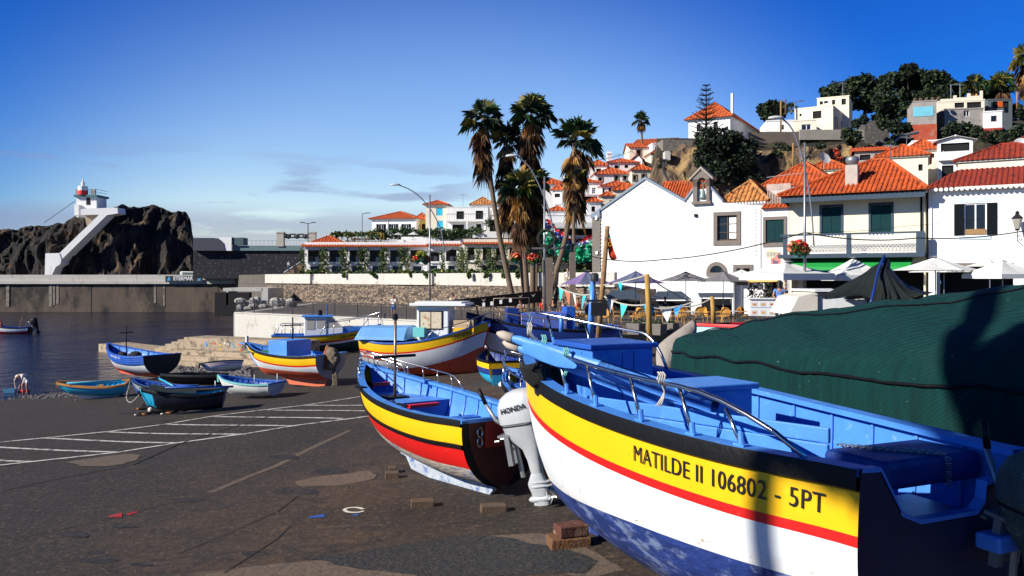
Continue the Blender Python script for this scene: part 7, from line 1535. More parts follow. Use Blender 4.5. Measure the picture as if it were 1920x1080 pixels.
# posts with pennant lines
def post(lab, px, pyt, pyb, d, r, m, lean=0., cat='post', name='post'):
    p, q = P(px+lean, pyb, d), P(px, pyt, d); b = MB(); b.tube([p, p.lerp(q, .5)+Vector((.01, 0, 0)), q], [r, r*.95, r*.85], 10); return tag(b.build(name, m, smooth=True), lab, cat)
ypm = mat('yellow_brown_pole', (.42, .24, .05), .7, .5, 5, .3, stretch=(5, 5, .4))
post('thick yellow brown post rising behind the blue wheel box', 1213, 514, 640, 24, .085, ypm, 5); post('short yellow brown post before the folding board', 1335, 556, 606, 24, .07, ypm, 3)
post('leaning wooden flagpole with the red and green flag', 1139, 424, 640, 26, .085, mat('old_pole_wood', (.30, .17, .07), .85, .5, 6, .4, dirt=(.12, .08, .05), ds=4, da=.3), -18)
post('sky blue square post carrying the black box', 1112, 528, 626, 25.5, .10, lblu, -6); post('short blue post behind the dark winch', 1052, 590, 622, 27, .07, lblu)
b = MB(); p = P(1110, 545, 25); b.box(p.x-.02, p.x+.42, p.y-.1, p.y+.2, P(0, 592, 25).z, P(0, 567, 25).z); b.box(p.x-.15, p.x+.42, p.y-.02, p.y+.1, P(0, 566, 25).z, P(0, 562, 25).z); tag(b.build('black_box', mat('sooty_box', (.006, .006, .008), .6)), 'black box fixed to the blue post', 'box')
b = MB(); b.lathe([(.10, 0), (.12, .08), (.12, .22), (.06, .26)], P(1115, 528, 25.3), 10); b.tube([P(1113, 528, 25.4), P(1122, 590, 25.4)], .03, 6); tag(b.build('deck_light', rail_m), 'small deck light on top of the blue post', 'light')
fl = root('flag', P(1139, 430, 26), 0, 'limp red and green flag with yellow emblem on the wooden flagpole', 'flag'); LQ = lambda px, py, dd=0: P(px, py, 26+dd)-fl.location
fr = [mat('flag_green', (.01, .22, .10), .8), mat('flag_red', (.72, .06, .01), .8, .2), mat('flag_yellow', (.75, .45, .03), .8)]
rows = [[LQ(1139.5, 430), LQ(1140.5, 431, .1), LQ(1141.5, 433)], [LQ(1139.5, 445), LQ(1144, 448, -.12), LQ(1147, 453)], [LQ(1140, 462), LQ(1147, 466, .12), LQ(1151, 470)], [LQ(1141, 478), LQ(1149, 478, -.1), LQ(1156, 481)], [LQ(1144, 486), LQ(1150, 488, .1), LQ(1158, 486)]]
b = MB(); b.grid(rows[:2]); b.build('green_field', fr[0], fl, smooth=True, sub=2); b = MB(); b.grid(rows[1:]); b.build('red_field', fr[1], fl, smooth=True, sub=2)
b = MB(); c = LQ(1144, 458, -.22); b.tube([c+Vector((.05*math.cos(a), 0, .06*math.sin(a))) for a in [j*math.pi/6 for j in range(13)]], .010, 5, False); b.build('emblem_ring', fr[2], fl)
def sag(p, q, s, n=12): return [p.lerp(q, i/n)-Vector((0, 0, s*4*(i/n)*(1-i/n))) for i in range(n+1)]
pc = {'c': mat('pennant_cyan', (.03, .50, .68), .7, .1), 'w': mat('pennant_white', (.72, .75, .74), .7, .05), 'r': mat('pennant_salmon', (.62, .16, .09), .7, .1), 't': mat('pennant_teal', (.05, .48, .45), .7, .1), 'b': mat('pennant_blue', (.04, .30, .72), .7, .1)}
def bunting(lab, pts, cols, size=.42, s=.12, name='bunting'):
    size *= .68
    o = root(name, pts[0], 0, lab, 'bunting', 'pennant strings between the posts'); allp = []
    for p, q in zip(pts, pts[1:]): allp += sag(p, q, s)
    b = MB(); b.tube([p-o.location for p in allp], .022, 5); b.build('cord', rope_w, o); n = len(allp)-1
    for i, c in enumerate(cols):
        if c == ' ': continue
        k = int((i+.5)/len(cols)*n); p = allp[k]-o.location; d = (allp[min(k+1, n)]-allp[k-1]).normalized(); w_ = random.uniform(-.25, .25)
        b = MB(); a, e = p-d*size*.5, p+d*size*.5; tip = p+Vector((w_*size, -.05, -size*1.1)); m1_ = (a+tip)/2+Vector((0, .05, 0)); b.add([a, e, (e+tip)/2+Vector((0, -.04, 0)), tip, m1_], [(0, 1, 2, 4), (4, 2, 3)]); b.build('pennant', pc[c], o)
bunting('white cord with pennants from flagpole foot to the yellow post', [P(1131, 555, 26), P(1212, 571, 24.1), P(1300, 566, 24)], ['w', 't', ' ', 'c', 'w', ' '], .55)
bunting('taut upper cord from violet parasol to the yellow post top', [P(1085, 534, 27), P(1130, 535, 26), P(1212, 516, 24)], [' ', 'c', ' ', ' ', 'c', ' '], .35, .03)
bunting('cord from yellow post top down to the dark tent', [P(1214, 516, 24), P(1262, 548, 30), P(1300, 566, 36)], [' ', 't', ' ', 't'], .4, .05)
bunting('cord from the short post to the yellow post', [P(1214, 572, 24), P(1270, 574, 24), P(1334, 559, 24)], [' ', ' ', 'b', ' ', ' '], .4, .1)
bunting('short cord with salmon and teal pennants beside the people', [P(1046, 536, 30), P(1070, 548, 29), P(1110, 552, 26)], ['t', 'r', 'w', 'c'], .62, .05)
# overhead cables
def cable(lab, pts, r=.03, s=.3, m=None): 
    a = []
    for p, q in zip(pts, pts[1:]): a += sag(p, q, s)
    b = MB(); b.tube(a, r, 5); tag(b.build('cable', m or black_m), lab, 'cable', 'overhead cables')
cable('thick black cable sagging in front of the chapel', [P(1098, 478, 60), P(1240, 487, 56), P(1509, 436, 45)], .035, .25); cable('black cable from the tall lamp across the balcony', [P(1509, 436, 45), P(1720, 446, 50), P(1960, 425, 48)], .035, .25)
cable('thin wire crossing the white house wall', [P(1509, 436, 45), P(1700, 424, 52), P(1960, 392, 52)], .012, .1); cable('stay wire running down from the lighthouse', [P(142, 376, 153), P(82, 418, 156)], .05, 0); cable('thin village wires above the orange roofs', [P(1120, 300, 124), P(1185, 283, 134)], .04, .2)
# menu counter
mc = root('menu_counter', P(1406, 592, 42), R(-6), 'long white menu counter with rows of food pictures', 'counter'); k = 42/FP
b = MB(); b.box(0, 150*k, 0, .5, 0, (592-561)*k); b.build('front_panel', white_pt, mc); b = MB(); b.box(-.05, 150*k+.05, -.08, .58, 31*k+.001, 31*k+.06); b.build('counter_top', pale_wall, mc)
rr = random.Random(8)
for i in range(4):
    for j in range(2):
        c = Vector((.22+i*.42, -.006, .16+j*.40)); b = MB(); b.box(c.x-.14, c.x+.14, -.006, -.001, c.z-.10, c.z+.11); pc_ = b.build('food_picture', mat('picture_ground', (.62, .56, .48), .6), mc)
        b = MB(); b.quad(*[(c.x+.10*math.cos(a)*rr.uniform(.7, 1), -.009, c.z+.055*math.sin(a)*rr.uniform(.7, 1)) for a in [q*math.pi/4 for q in range(8)]]); b.build('food', mat('food_%d' % (i % 3), [(.6, .16, .03), (.65, .33, .04), (.45, .10, .03)][i % 3], .6, .3, 20), pc_)
b = MB(); b.box(.05, 2.5, -.008, -.001, .39, .42); b.build('menu_stripe', mat('menu_blue', (.25, .33, .5), .6), mc)
b = MB(); M_ = Matrix.Translation(onp(1391, 45))
b.prism([M_ @ Vector(v) for v in ((-.3, 0, 0), (-.25, 0, 0), (0, .25, 1.15), (-.04, .25, 1.15))], (0, .03, 0)); b.prism([M_ @ Vector(v) for v in ((.3, 0, 0), (.25, 0, 0), (0, .25, 1.15), (.04, .25, 1.15))], (0, .03, 0)); b.box(*(lambda p: (p.x-.2, p.x+.2, p.y+.2, p.y+.24, PL+.15, PL+1.05))(onp(1391, 45))); tag(b.build('folding_board', mat('board_dark', (.05, .07, .06), .6)), 'dark folding board standing left of the menu counter', 'sign')
# folded parasols and signs by the doorway
for lab, px, pyt, pyb, d, c in (('furled white parasol under the large square parasol', 1500, 524, 558, 47, wv1), ('furled yellow and brown parasol above the waitress', 1463, 522, 553, 48, mat('furled_yellow', (.62, .40, .03), .8))):
    o = root('furled_parasol', P(px, 592, d), 0, lab, 'parasol'); k = d/FP; b = MB(); b.lathe([(.30, (592-pyb)*k), (.34, (594-pyb)*k), (.16, (592-(pyt+pyb)/2)*k), (.05, (592-pyt)*k)], (0, 0, 0), 10); b.build('canopy', c, o); b = MB(); b.tube([(0, 0, 0), (0, 0, (600-pyt)*k)], .03, 6); b.build('pole', steel, o)
sb_ = root('sign_panel', P(1473, 545, 49), 0, 'narrow white food sign hanging beside the doorway', 'sign'); k = 49/FP; b = MB(); b.box(-4*k, 4*k, 0, .05, 0, 22*k); b.build('panel', white_pt, sb_)
for i in range(3): b = MB(); b.lathe([(.07, -.001), (.07, .004)], (0, 0, 0), 10, Matrix.Translation((0, -.005, (4+i*7)*k)) @ Matrix.Rotation(R(90), 4, 'X')); b.build('food_picture', mat('food_%d' % (i % 3), (.6, .2, .03)), sb_)
b = MB(); p = P(1384, 534, 56); b.box(p.x-.1, p.x+.75, p.y, p.y+.05, P(0, 535, 56).z, P(0, 528, 56).z); tag(b.build('hanging_sign', mat('sign_brown', (.22, .15, .09), .8)), 'brown sign board hanging over the dark shop doorway', 'sign')
# green plant screen in the dark shop front
leaf_cloud_p = [(P(1425, 545, 57), (.95, .35, 1.15))]
o = leaf_cloud('plant_screen', leaf_cloud_p, 900, .09, [mat('screen_leaf', (.02, .05, .012), .7, .4), mat('screen_red', (.3, .03, .02), .7)], None, 4, wts=[.93, .07]); tag(o, 'dark plant screen with red blooms in the shop front', 'plant')
# flower baskets on the lamp brackets
def basket(lab, p, r, cols, s=5):
    o = root('flower_basket', p, 0, lab, 'flower basket', 'hanging flower baskets'); b = MB(); b.lathe([(r*.35, -r*.9), (r*.62, -.1)], (0, 0, 0), 10); b.build('pot', mat('teal_pot', (.03, .16, .15), .6), o)
    leaf_cloud('foliage', [((0, 0, .05), (r, r, r*.75))], 260, .09*r/.5+.03, mat('basket_leaf', (.05, .12, .02), .7, .4), o, s); leaf_cloud('blossom', [((0, 0, .16), (r*1.05, r*1.05, r*.7))], 160, .10*r/.5+.02, cols, o, s+1, asp=.9)
fr_ = [mat('bloom_red', (.7, .02, .015), .6), mat('bloom_salmon', (.75, .25, .12), .6)]; fy = [mat('bloom_yellow', (.55, .42, .05), .6), mat('bloom_green', (.25, .35, .04), .7)]
basket('red flower basket low on the left street lamp', P(798, 489, 69.8), .36, fr_, 11); basket('yellow green basket on the left street lamp', P(791, 481, 69.4), .42, fy, 12); basket('orange red basket at the far left of the lamp bracket', P(782, 488, 69.6), .34, fr_, 13)
basket('red flower basket left of the palm trunks', P(967, 486, 51.5), .30, fr_, 14); basket('red flower basket between the palm trunks', P(1000, 489, 51.6), .34, fr_, 15); basket('large red and salmon basket on the tallest lamp', P(1495, 468, 44.8), .46, fr_, 16); basket('dark trailing basket against the tallest lamp pole', P(1507, 474, 44.6), .30, [mat('bloom_rust', (.25, .06, .02), .7)], 17)
# round wreath ornament on the middle lamp
wr = root('wreath_ornament', P(1025, 447, 51.7), 0, 'round black wreath ornament hung on the middle street lamp', 'ornament'); b = MB()
for r_, t_ in ((.50, .06), (.60, .02), (.42, .03)): b.tube([(r_*math.cos(a), .03*math.sin(a*5), r_*math.sin(a)) for a in [j*math.pi/14 for j in range(29)]], t_, 6, False)
b.build('ring', mat('dark_garland', (.012, .02, .012), .8, .3, 10, .6), wr)
# lean paper flower garlands over the street
def garland(lab, A, B, wd, m, seed, n=700, sg=1.2):
    rg = np.random.default_rng(seed); blobs = []
    for p in sag(A, B, sg, 24): blobs.append((p, (.55, .5, wd)))
    o = leaf_cloud('paper_garland', blobs, n, .22, m, None, seed, asp=.9); tag(o, lab, 'garland', 'paper flower garlands over the street')
gcol = {'g': mat('paper_green', (.02, .42, .22), .7, .15), 'w': mat('paper_white', (.7, .72, .72), .7, .05), 'b': mat('paper_blue', (.03, .10, .48), .7, .15), 'r': mat('paper_red', (.6, .02, .03), .7, .1)}
garland('uppermost red paper garland sloping to the chapel corner', P(1022, 415, 86), P(1114, 447, 76), .35, gcol['r'], 31, 500); garland('blue and white paper garland below the red one', P(1012, 416, 85), P(1114, 456, 75.5), .45, [gcol['b'], gcol['w']], 32, 900)
garland('white paper garland with green specks', P(1004, 418, 84.5), P(1114, 463, 75), .45, [gcol['w'], gcol['g']], 33, 800); garland('broad green paper garland, lowest of the four', P(1001, 424, 84), P(1114, 471, 74.8), .7, gcol['g'], 34, 1400)
# van and banner on the breakwater
vn = root('van', P(362, 516, 151), 0, 'white van parked behind the breakwater banner', 'van'); vn.location.z = 5.02
b = MB(); b.prism([(-2.3, 0, .35), (2.4, 0, .35), (2.45, 0, .9), (2.0, 0, 1.15), (1.35, 0, 1.95), (-2.2, 0, 2.05), (-2.35, 0, 1.8)], (0, 1.9, 0)); b.build('body', white_pt, vn, bevel=.06)
b = MB(); b.prism([(1.95, -.01, 1.15), (1.3, -.01, 1.85), (.75, -.01, 1.85), (.75, -.01, 1.15)], (0, .005, 0)); b.prism([(.6, -.01, 1.15), (.6, -.01, 1.85), (-1.9, -.01, 1.88), (-1.9, -.01, 1.2)], (0, .005, 0)); b.build('side_window', mat('van_glass', (.12, .14, .15), .1), vn)
for x in (-1.5, 1.6):
    b = MB(); b.lathe([(.33, 0), (.33, .2)], (0, 0, 0), 16, Matrix.Translation((x, -.01, .33)) @ Matrix.Rotation(R(-90), 4, 'X')); w_ = b.build('wheel', blk, vn); b = MB(); b.lathe([(.18, -.02), (.18, 0)], (0, 0, 0), 12, Matrix.Translation((x, -.012, .33)) @ Matrix.Rotation(R(-90), 4, 'X')); b.build('rim', steel, w_)
bn = root('banner', P(310, 529, 147.3), 0, 'black banner with white letters hung on the breakwater parapet', 'banner'); k = 147.3/FP; b = MB(); b.box(0, 70*k, 0, .04, 0, 11.5*k); b.build('cloth', mat('banner_black', (.008, .012, .02), .7), bn)
text_on('ETERMAR', .92, lambda x, y: Vector((15*k+x, -.02, 3.6*k+y)), white_pt, bn, 'banner_lettering', .02, .86)
for x in (6, 63): b = MB(); b.prism([(x*k-.3, -.01, .25), (x*k+.25, -.01, .25), (x*k+.3, -.01, .7), (x*k, -.01, .95), (x*k-.15, -.01, .55)], (0, .005, 0)); b.build('banner_emblem', mat('emblem_blue', (.05, .35, .65), .6), bn)
b = MB(); p = P(181, 517, 149.5); b.ball((p.x, p.y, 5.9), (1.6, .6, .55), 8); b.ball((p.x+1.2, p.y, 6.25), (.3, .4, .3), 6); tag(b.build('tarp_bundle', mat('pale_blue_tarp2', (.15, .4, .65), .7)), 'pale blue covered bundle behind the breakwater parapet', 'bundle')
# pergola and pool furniture
pg = root('pergola', P(622, 456, 137), 0, 'ochre steel pergola on the roof terrace', 'pergola'); k = 137/FP; ocm = mat('ochre_steel', (.32, .20, .03), .6)
for x in (0, 12, 30, 43, 62, 92): 
    for y in (0, 3): b = MB(); b.box(x*k-.09, x*k+.09, y-.09, y+.09, -.3, 17*k); b.build('post', ocm, pg)
b = MB(); b.box(-.1, 93*k, -.12, .12, 17*k+.001, 19.5*k); b.box(-.1, 93*k, 2.9, 3.1, 17*k+.001, 19.5*k)
for i in range(16): b.box(i*.52, i*.52+.1, -.1, 3.1, 19.5*k+.002, 19.5*k+.12)
b.build('beam_frame', ocm, pg)
for lab, px in (('sunbed at the left end of the pergola', 650), ('sunbed in the middle of the roof terrace', 672), ('sunbed under the right half of the pergola', 690), ('sunbed right of the pergola', 712)):
    o = root('sunbed', P(px, 456, 137.2), 0, lab, 'sunbed', 'sunbeds on the roof terrace'); b = MB(); b.box(-.3, 1.3, 0, .6, .3, .4); b.prism([(-.3, 0, .4), (-.35, 0, .48), (-1.0, 0, 1.0), (-.95, 0, .9)], (0, .6, 0)); b.build('mattress', wv1, o); b = MB(); [b.box(x, x+.06, 0, .6, 0, .299) for x in (-.25, 1.2)]; b.build('leg_frame', wood_m, o)
parasol('small white pool parasol left', 747, 138, 436, 10, 440, 8, [wv1], 0, 0, 'pool parasols', zb=ZZ(450, 138)); parasol('small white pool parasol right', 775, 138, 435, 11, 440, 8, [wv1], 0, 0, 'pool parasols', zb=ZZ(450, 138))
# dark bird wall on the plaza
bw = root('sloping_dark_wall', P(815, 566, 66), 0, 'black sloping ramp wall with pale bird shapes', 'wall'); LB = lambda px, py, d: P(px, py, d)-bw.location
b = MB(); b.prism([LB(815, 566, 64.2), LB(1022, 544, 64.2), LB(1022, 565, 64.2), LB(962, 574, 64.2), LB(862, 577, 64.2)], (.1, .35, 0)); b.build('wall_face', mat('bird_wall_black', (.005, .005, .006), .95, spec=.05), bw)
for px, py in ((877, 566), (906, 563), (941, 560), (975, 556), (999, 554)):
    b = MB(); b.quad(LB(px-4, py-3, 63.5), LB(px, py, 63.5), LB(px+5, py-4, 63.5), LB(px+1, py+3, 63.5)); b.build('bird_shape', gray_wall, bw)
for px, py in ((907, 571), (922, 569), (939, 566), (957, 563)): b = MB(); p = LB(px, py, 63.6); b.box(p.x-.1, p.x+.1, p.y-.1, p.y+.1, p.z-.14, p.z+.14); b.build('step_light', white_pt, bw)
# stone gate pillar by the palms and lamp on a post
b = MB(); p = P(1027, 592, 60); b.box(p.x-.35, p.x+.35, p.y, p.y+.7, PL, ZZ(483, 60)); tag(b.build('stone_pillar', mat('brown_pillar', (.17, .13, .10), .9, .25, 2, .4)), 'tall brown stone pillar behind the red shirted person', 'pillar')
b = MB(); p = P(1074, 592, 58); b.box(p.x-.2, p.x+.2, p.y, p.y+.4, PL, ZZ(473, 58)); o = root('lantern_pillar', (p.x, p.y, PL), 0, 'slim stone pillar with a glass lantern on top', 'lamp'); c = b.build('pillar', mat('brown_pillar', (.17, .13, .1)), o); c.location = -o.location
b = MB(); b.lathe([(.10, 0), (.22, .45), (.26, .46), (.05, .62)], (0, .2, ZZ(473, 58)-PL), 6); b.build('lantern', glass_m, o)
# roof clutter
def dish(lab, px, py, d, r, yaw):
    o = root('satellite_dish', P(px, py, d), yaw, lab, 'satellite dish', 'satellite dishes on the roofs'); b = MB(); rows = []
    for f in (0.02, .35, .7, 1): rows.append([Vector((r*f*math.cos(a), -.22*r*(f*f)+.1, r*f*math.sin(a))) for a in [j*math.pi/12 for j in range(24)]])
    b.grid(rows, closed=True); b.xf(Matrix.Rotation(R(-25), 4, 'X')); b.build('reflector', mat('dish_grey', (.6, .6, .57), .6), o, smooth=True); b = MB(); b.tube([(0, .1, 0), (0, .15, -r*1.7)], .05, 6); b.tube([(0, .1, -r*.6), (0, -r*.8, 0)], .03, 5); b.build('mount', steel, o)
dish('large white satellite dish above the orange roof', 1547, 296, 84, .62, R(25)); dish('small satellite dish beside the cliff foot', 1535, 322, 80, .32, R(-60)); dish('small dish peeping over the mottled roof', 1502, 316, 80, .22, 0); dish('big pale dish on the roof at the right edge', 1916, 272, 74, .7, R(-10))
b = MB(); b.tube([P(1373, 220, 125), P(1373, 175, 125)], .22, 8); tag(b.build('white_mast', white_pt), 'plain white mast behind the hilltop orange roof', 'mast')
for lab, px, pt, pb, d in (('thin wooden pole on the hill annexe', 1464, 188, 248, 115), ('thin dark pole beside the hill annexe', 1473, 186, 215, 118), ('wooden pole at the cliff foot', 1487, 268, 320, 101), ('thin pole at the right edge of the hill', 1907, 172, 205, 118)): post(lab, px, pt, pb, d, .12, wood_d if 'dark' in lab else wood_m)
b = MB(); b.tube([P(1665, 275, 104), P(1690, 255, 104), P(1722, 248, 104)], .2, 6); tag(b.build('pipe_chute', steel), 'grey pipe chute running down the hillside', 'pipe')
b = MB(); b.tube([P(1245, 300, 99), P(1243, 318, 98.5), P(1256, 345, 98)], .14, 6); b.tube([P(1241, 300, 98.8), P(1250, 300, 98.8), P(1249, 312, 98.8)], .14, 6); tag(b.build('cliff_pipe', rail_m), 'dark bent pipe fixed to the ochre cliff', 'pipe')
# harbour bits by the bending man
b = MB(); q = G(22, 742)
o = root('blue_crate', (q.x, q.y, gz(q.x, q.y)), .2, 'blue plastic crate at the water edge', 'crate'); b = MB(); b.box(-.35, .2, -.2, .2, 0, .05); b.box(-.35, .2, -.2, -.17, .05, .36); b.box(-.35, .2, .17, .2, .05, .36); b.box(-.35, -.32, -.17, .17, .05, .36); b.box(.17, .2, -.17, .17, .05, .36); b.build('box', mat('crate_blue', (.08, .25, .42), .5), o)
q = G(44, 740); b = MB(); 
for k in range(4): b.ball((q.x-.15+k*.12, q.y, gz(q.x, q.y)+.12+.05*(k % 2)), (.13, .12, .10), 7)
tag(b.build('red_bag', mat('red_plastic', (.62, .02, .02), .45)), 'crumpled red bag beside the blue crate', 'bag')
# television aerials; the tree added out of frame for its shade comes last
def aerial(lab, px, py, d, h=2.2):
    o = root('roof_aerial', P(px, py, d), R(px % 40), lab, 'aerial', 'television aerials on the roofs'); b = MB(); b.tube([(0, 0, -.6), (0, 0, h)], .035, 5); b.tube([(-.7, 0, h-.2), (.7, 0, h-.2)], .025, 4)
    for k in range(6): b.tube([(-.6+k*.24, -.3, h-.2), (-.6+k*.24, .3, h-.2)], .018, 4)
    b.build('antenna_bars', steel, o)
for q_ in (('aerial on the roof of the white terraced building', 868, 387, 148), ('aerial behind the brown pyramid roof', 915, 372, 157), ('aerial above the wide white house with three windows', 1160, 316, 124), ('aerial above the house with pale blue frames', 1100, 338, 118), ('aerial on the large cream hilltop house', 1580, 182, 124), ('aerial over the stepped parapet terrace', 1800, 186, 120), ('aerial behind the bright orange roof', 1500, 318, 78, 1.6), ('aerial behind the chimney cowl', 1670, 302, 68, 1.4), ('aerial on the cream house below the turquoise tower', 1700, 284, 85, 1.6)): aerial(*q_)
# meter box, pipe and small lamp on the chapel and white house walls
F = Fac(1126, rowd(1126), RA_, PL); c_ = bpy.data.objects['chapel']
def on_wall(F, par, px0, px1, py0, py1, m, nm, t=.12): a, c, e, f = F.rect(px0, px1, py0, py1); b = MB(); b.box(a, c, -t, -.002, e, f); b.build(nm, m, par)
on_wall(F, c_, 1118, 1122, 405, 412, white_pt, 'meter_box', .25); on_wall(F, c_, 1119, 1123, 471, 477, white_pt, 'meter_box', .25); on_wall(F, c_, 1425.5, 1426.6, 392, 528, pale_wall, 'down_pipe', .09)
F = Fac(1741, rowd(1741)-.3, RA_, PL); c_ = bpy.data.objects['white_house']; on_wall(F, c_, 1746, 1747.6, 362, 500, pale_wall, 'down_pipe', .1); on_wall(F, c_, 1752, 1900, 493, 498, basalt_trim, 'shop_lintel', .06)
# ---------------------------------------------------------------- people and animals
skinm = mat('skin_tan', (.42, .20, .12), .6, .08); skin_l = mat('skin_light', (.55, .32, .22), .6, .08)
CL = {'white': mat('cloth_white', (.72, .73, .74), .85, .05), 'blue': mat('cloth_blue', (.10, .22, .52), .85, .1), 'red': mat('cloth_red', (.66, .04, .02), .85, .1), 'black': mat('cloth_black', (.012, .012, .015), .85, .1), 'lblue': mat('cloth_pale_blue', (.25, .42, .60), .85, .1), 'yellow': mat('cloth_yellow', (.70, .38, .02), .85, .1), 'navy': mat('cloth_navy', (.02, .04, .12), .85, .1), 'lilac': mat('cloth_lilac', (.20, .22, .42), .85, .1), 'grey': mat('cloth_grey', (.35, .37, .38), .85, .1), 'orange': mat('cloth_orange', (.7, .2, .03), .85, .1), 'cream': mat('cloth_cream', (.62, .55, .42), .85, .05)}
hairs = {'brown': mat('hair_brown', (.05, .025, .012), .7, .3, 30), 'black': mat('hair_black', (.008, .007, .007), .6, .3, 30), 'grey': mat('hair_grey', (.35, .34, .33), .7, .3, 30), 'dark': mat('hair_dark', (.02, .012, .008), .7)}
BASEJ = dict(pel=(0, 0, .95), wst=(0, 0, 1.08), chs=(0, 0, 1.30), nck=(0, 0, 1.47), hd0=(0, -.01, 1.56), hd1=(0, -.02, 1.68),
 shL=(.17, 0, 1.41), shR=(-.17, 0, 1.41), elL=(.24, .02, 1.12), elR=(-.24, .02, 1.12), wrL=(.26, -.05, .87), wrR=(-.26, -.05, .87),
 hiL=(.09, 0, .92), hiR=(-.09, 0, .92), knL=(.10, -.01, .50), knR=(-.10, -.01, .50), anL=(.10, .02, .09), anR=(-.10, .02, .09), toL=(.12, -.16, .03), toR=(-.12, -.16, .03))
def skinobj(name, verts, edges, radii, m, par, rootv=0, sub=1):
    me = bpy.data.meshes.new(name); me.from_pydata([tuple(v) for v in verts], edges, []); o = bpy.data.objects.new(name, me); COL.objects.link(o)
    sk = o.modifiers.new('s', 'SKIN'); sk.use_smooth_shade = True
    for i, d in enumerate(me.skin_vertices[0].data): d.radius = radii[i] if isinstance(radii[i], tuple) else (radii[i], radii[i]); d.use_root = (i == rootv)
    ss_ = o.modifiers.new('ss', 'SUBSURF'); ss_.levels = ss_.render_levels = sub
    bpy.context.view_layer.update(); dg = bpy.context.evaluated_depsgraph_get(); nm = bpy.data.meshes.new_from_object(o.evaluated_get(dg)); bpy.data.objects.remove(o)
    nm.name = name; nm.materials.clear(); nm.materials.append(m); n = bpy.data.objects.new(name, nm); COL.objects.link(n); n.parent = par
    for p in nm.polygons: p.use_smooth = True
    return n
def person(lab, loc, yaw, J=None, shirt='white', legs='blue', skin=None, hair='brown', h=1.0, long_legs=False, sleeves=.5, hairlen=0, cap=None, group=None):
    j = {k: Vector(v) for k, v in BASEJ.items()}
    for k, v in (J or {}).items(): j[k] = Vector(v)
    o = root('person', loc, yaw, lab, 'person', group); o.scale = (h,)*3; sk = skin or skinm
    V = []; E = []; Rd = []; ix = {}
    def av(k, p, r): ix[k] = len(V); V.append(Vector(p)); Rd.append(r); return ix[k]
    def ed(a, b): E.append((ix[a], ix[b]))
    av('pel', j['pel'], (.13, .10)); av('wst', j['wst'], (.12, .09)); av('chs', j['chs'], (.15, .10)); av('nck', j['nck'], .055); av('hd0', j['hd0'], (.075, .08)); av('hd1', j['hd1'], (.085, .10)); hu = (j['hd1']-j['hd0']).normalized(); av('top', j['hd1']+hu*.07, .06)
    for a, b in (('pel', 'wst'), ('wst', 'chs'), ('chs', 'nck'), ('nck', 'hd0'), ('hd0', 'hd1'), ('hd1', 'top')): ed(a, b)
    for s in 'LR':
        av('sh'+s, j['sh'+s], .058); av('el'+s, j['el'+s], .042); av('wr'+s, j['wr'+s], .026); dr = (j['wr'+s]-j['el'+s]).normalized(); av('pm'+s, j['wr'+s]+dr*.07, (.036, .022))
        ed('chs', 'sh'+s); ed('sh'+s, 'el'+s); ed('el'+s, 'wr'+s); ed('wr'+s, 'pm'+s)
        sd = dr.cross(Vector((0, 1, .2))).normalized()
        for q, (of, ln) in enumerate(((-.026, .055), (-.009, .07), (.009, .068), (.026, .052))):
            av('f%d%s' % (q, s), j['wr'+s]+dr*(.085)+sd*of, .0095); av('g%d%s' % (q, s), j['wr'+s]+dr*(.085+ln)+sd*of*1.1+Vector((0, -.015, 0)), .008); ed('pm'+s, 'f%d%s' % (q, s)); ed('f%d%s' % (q, s), 'g%d%s' % (q, s))
        av('th'+s, j['wr'+s]+dr*.06+sd*.05+Vector((0, -.02, 0)), .009); ed('wr'+s, 'th'+s)
        av('hi'+s, j['hi'+s], .085); av('kn'+s, j['kn'+s], .055); av('cf'+s, j['kn'+s].lerp(j['an'+s], .3)+Vector((0, .015, 0)), .055); av('an'+s, j['an'+s], .036); av('to'+s, j['to'+s], (.04, .028))
        ed('pel', 'hi'+s); ed('hi'+s, 'kn'+s); ed('kn'+s, 'cf'+s); ed('cf'+s, 'an'+s); ed('an'+s, 'to'+s)
    skinobj('body', V, E, Rd, sk, o)
    hd = j['hd1']; fw = (Vector((0, -1, 0))-hu*Vector((0, -1, 0)).dot(hu)).normalized(); rt = fw.cross(hu)
    b = MB(); b.ball(hd-hu*.02+fw*.105, (.013, .016, .018), 6); [b.ball(hd-hu*.01+rt*s*.088, (.012, .02, .03), 6) for s in (1, -1)]; b.build('nose_and_ears', sk, o, smooth=True)
    b = MB(); [b.ball(hd+hu*.012+fw*.093+rt*s*.032, (.011, .008, .008), 6) for s in (1, -1)]; b.build('eyes', black_m, o); b = MB(); b.ball(hd-hu*.062+fw*.088, (.024, .008, .006), 6); b.build('mouth', mat('lip', (.3, .07, .05)), o)
    Mh = Matrix((( *rt, 0), (*(-fw), 0), (*hu, 0), (0, 0, 0, 1))).transposed(); Mh.translation = hd
    b = MB(); rows = []
    for el in (-20, 5, 30, 60, 88): rows.append([Vector((.098*math.cos(R(el))*math.cos(a), .112*math.cos(R(el))*math.sin(a)+.012+(.02 if math.sin(a) < 0 and el < 20 else 0), .115*math.sin(R(el))+.03+(.05 if (math.sin(a) < -.2 and el < 20) else 0))) for a in [q*math.pi/8 for q in range(16)]])
    if hairlen: rows.insert(0, [Vector((.10*math.cos(a), (.10*math.sin(a)+.03) if math.sin(a) > -.2 else .0, -.03-hairlen*(1 if math.sin(a) > -.2 else 0))) for a in [q*math.pi/8 for q in range(16)]])
    b.grid(rows, closed=True); b.xf(Mh); b.build('hair', CL[cap] if cap else hairs[hair], o, smooth=True)
    if cap: b = MB(); b.lathe([(.075, 0), (.07, .012)], (0, -.10, .05), 12, None, 1, 1); b.xf(Mh); b.build('cap_peak', CL[cap], o)
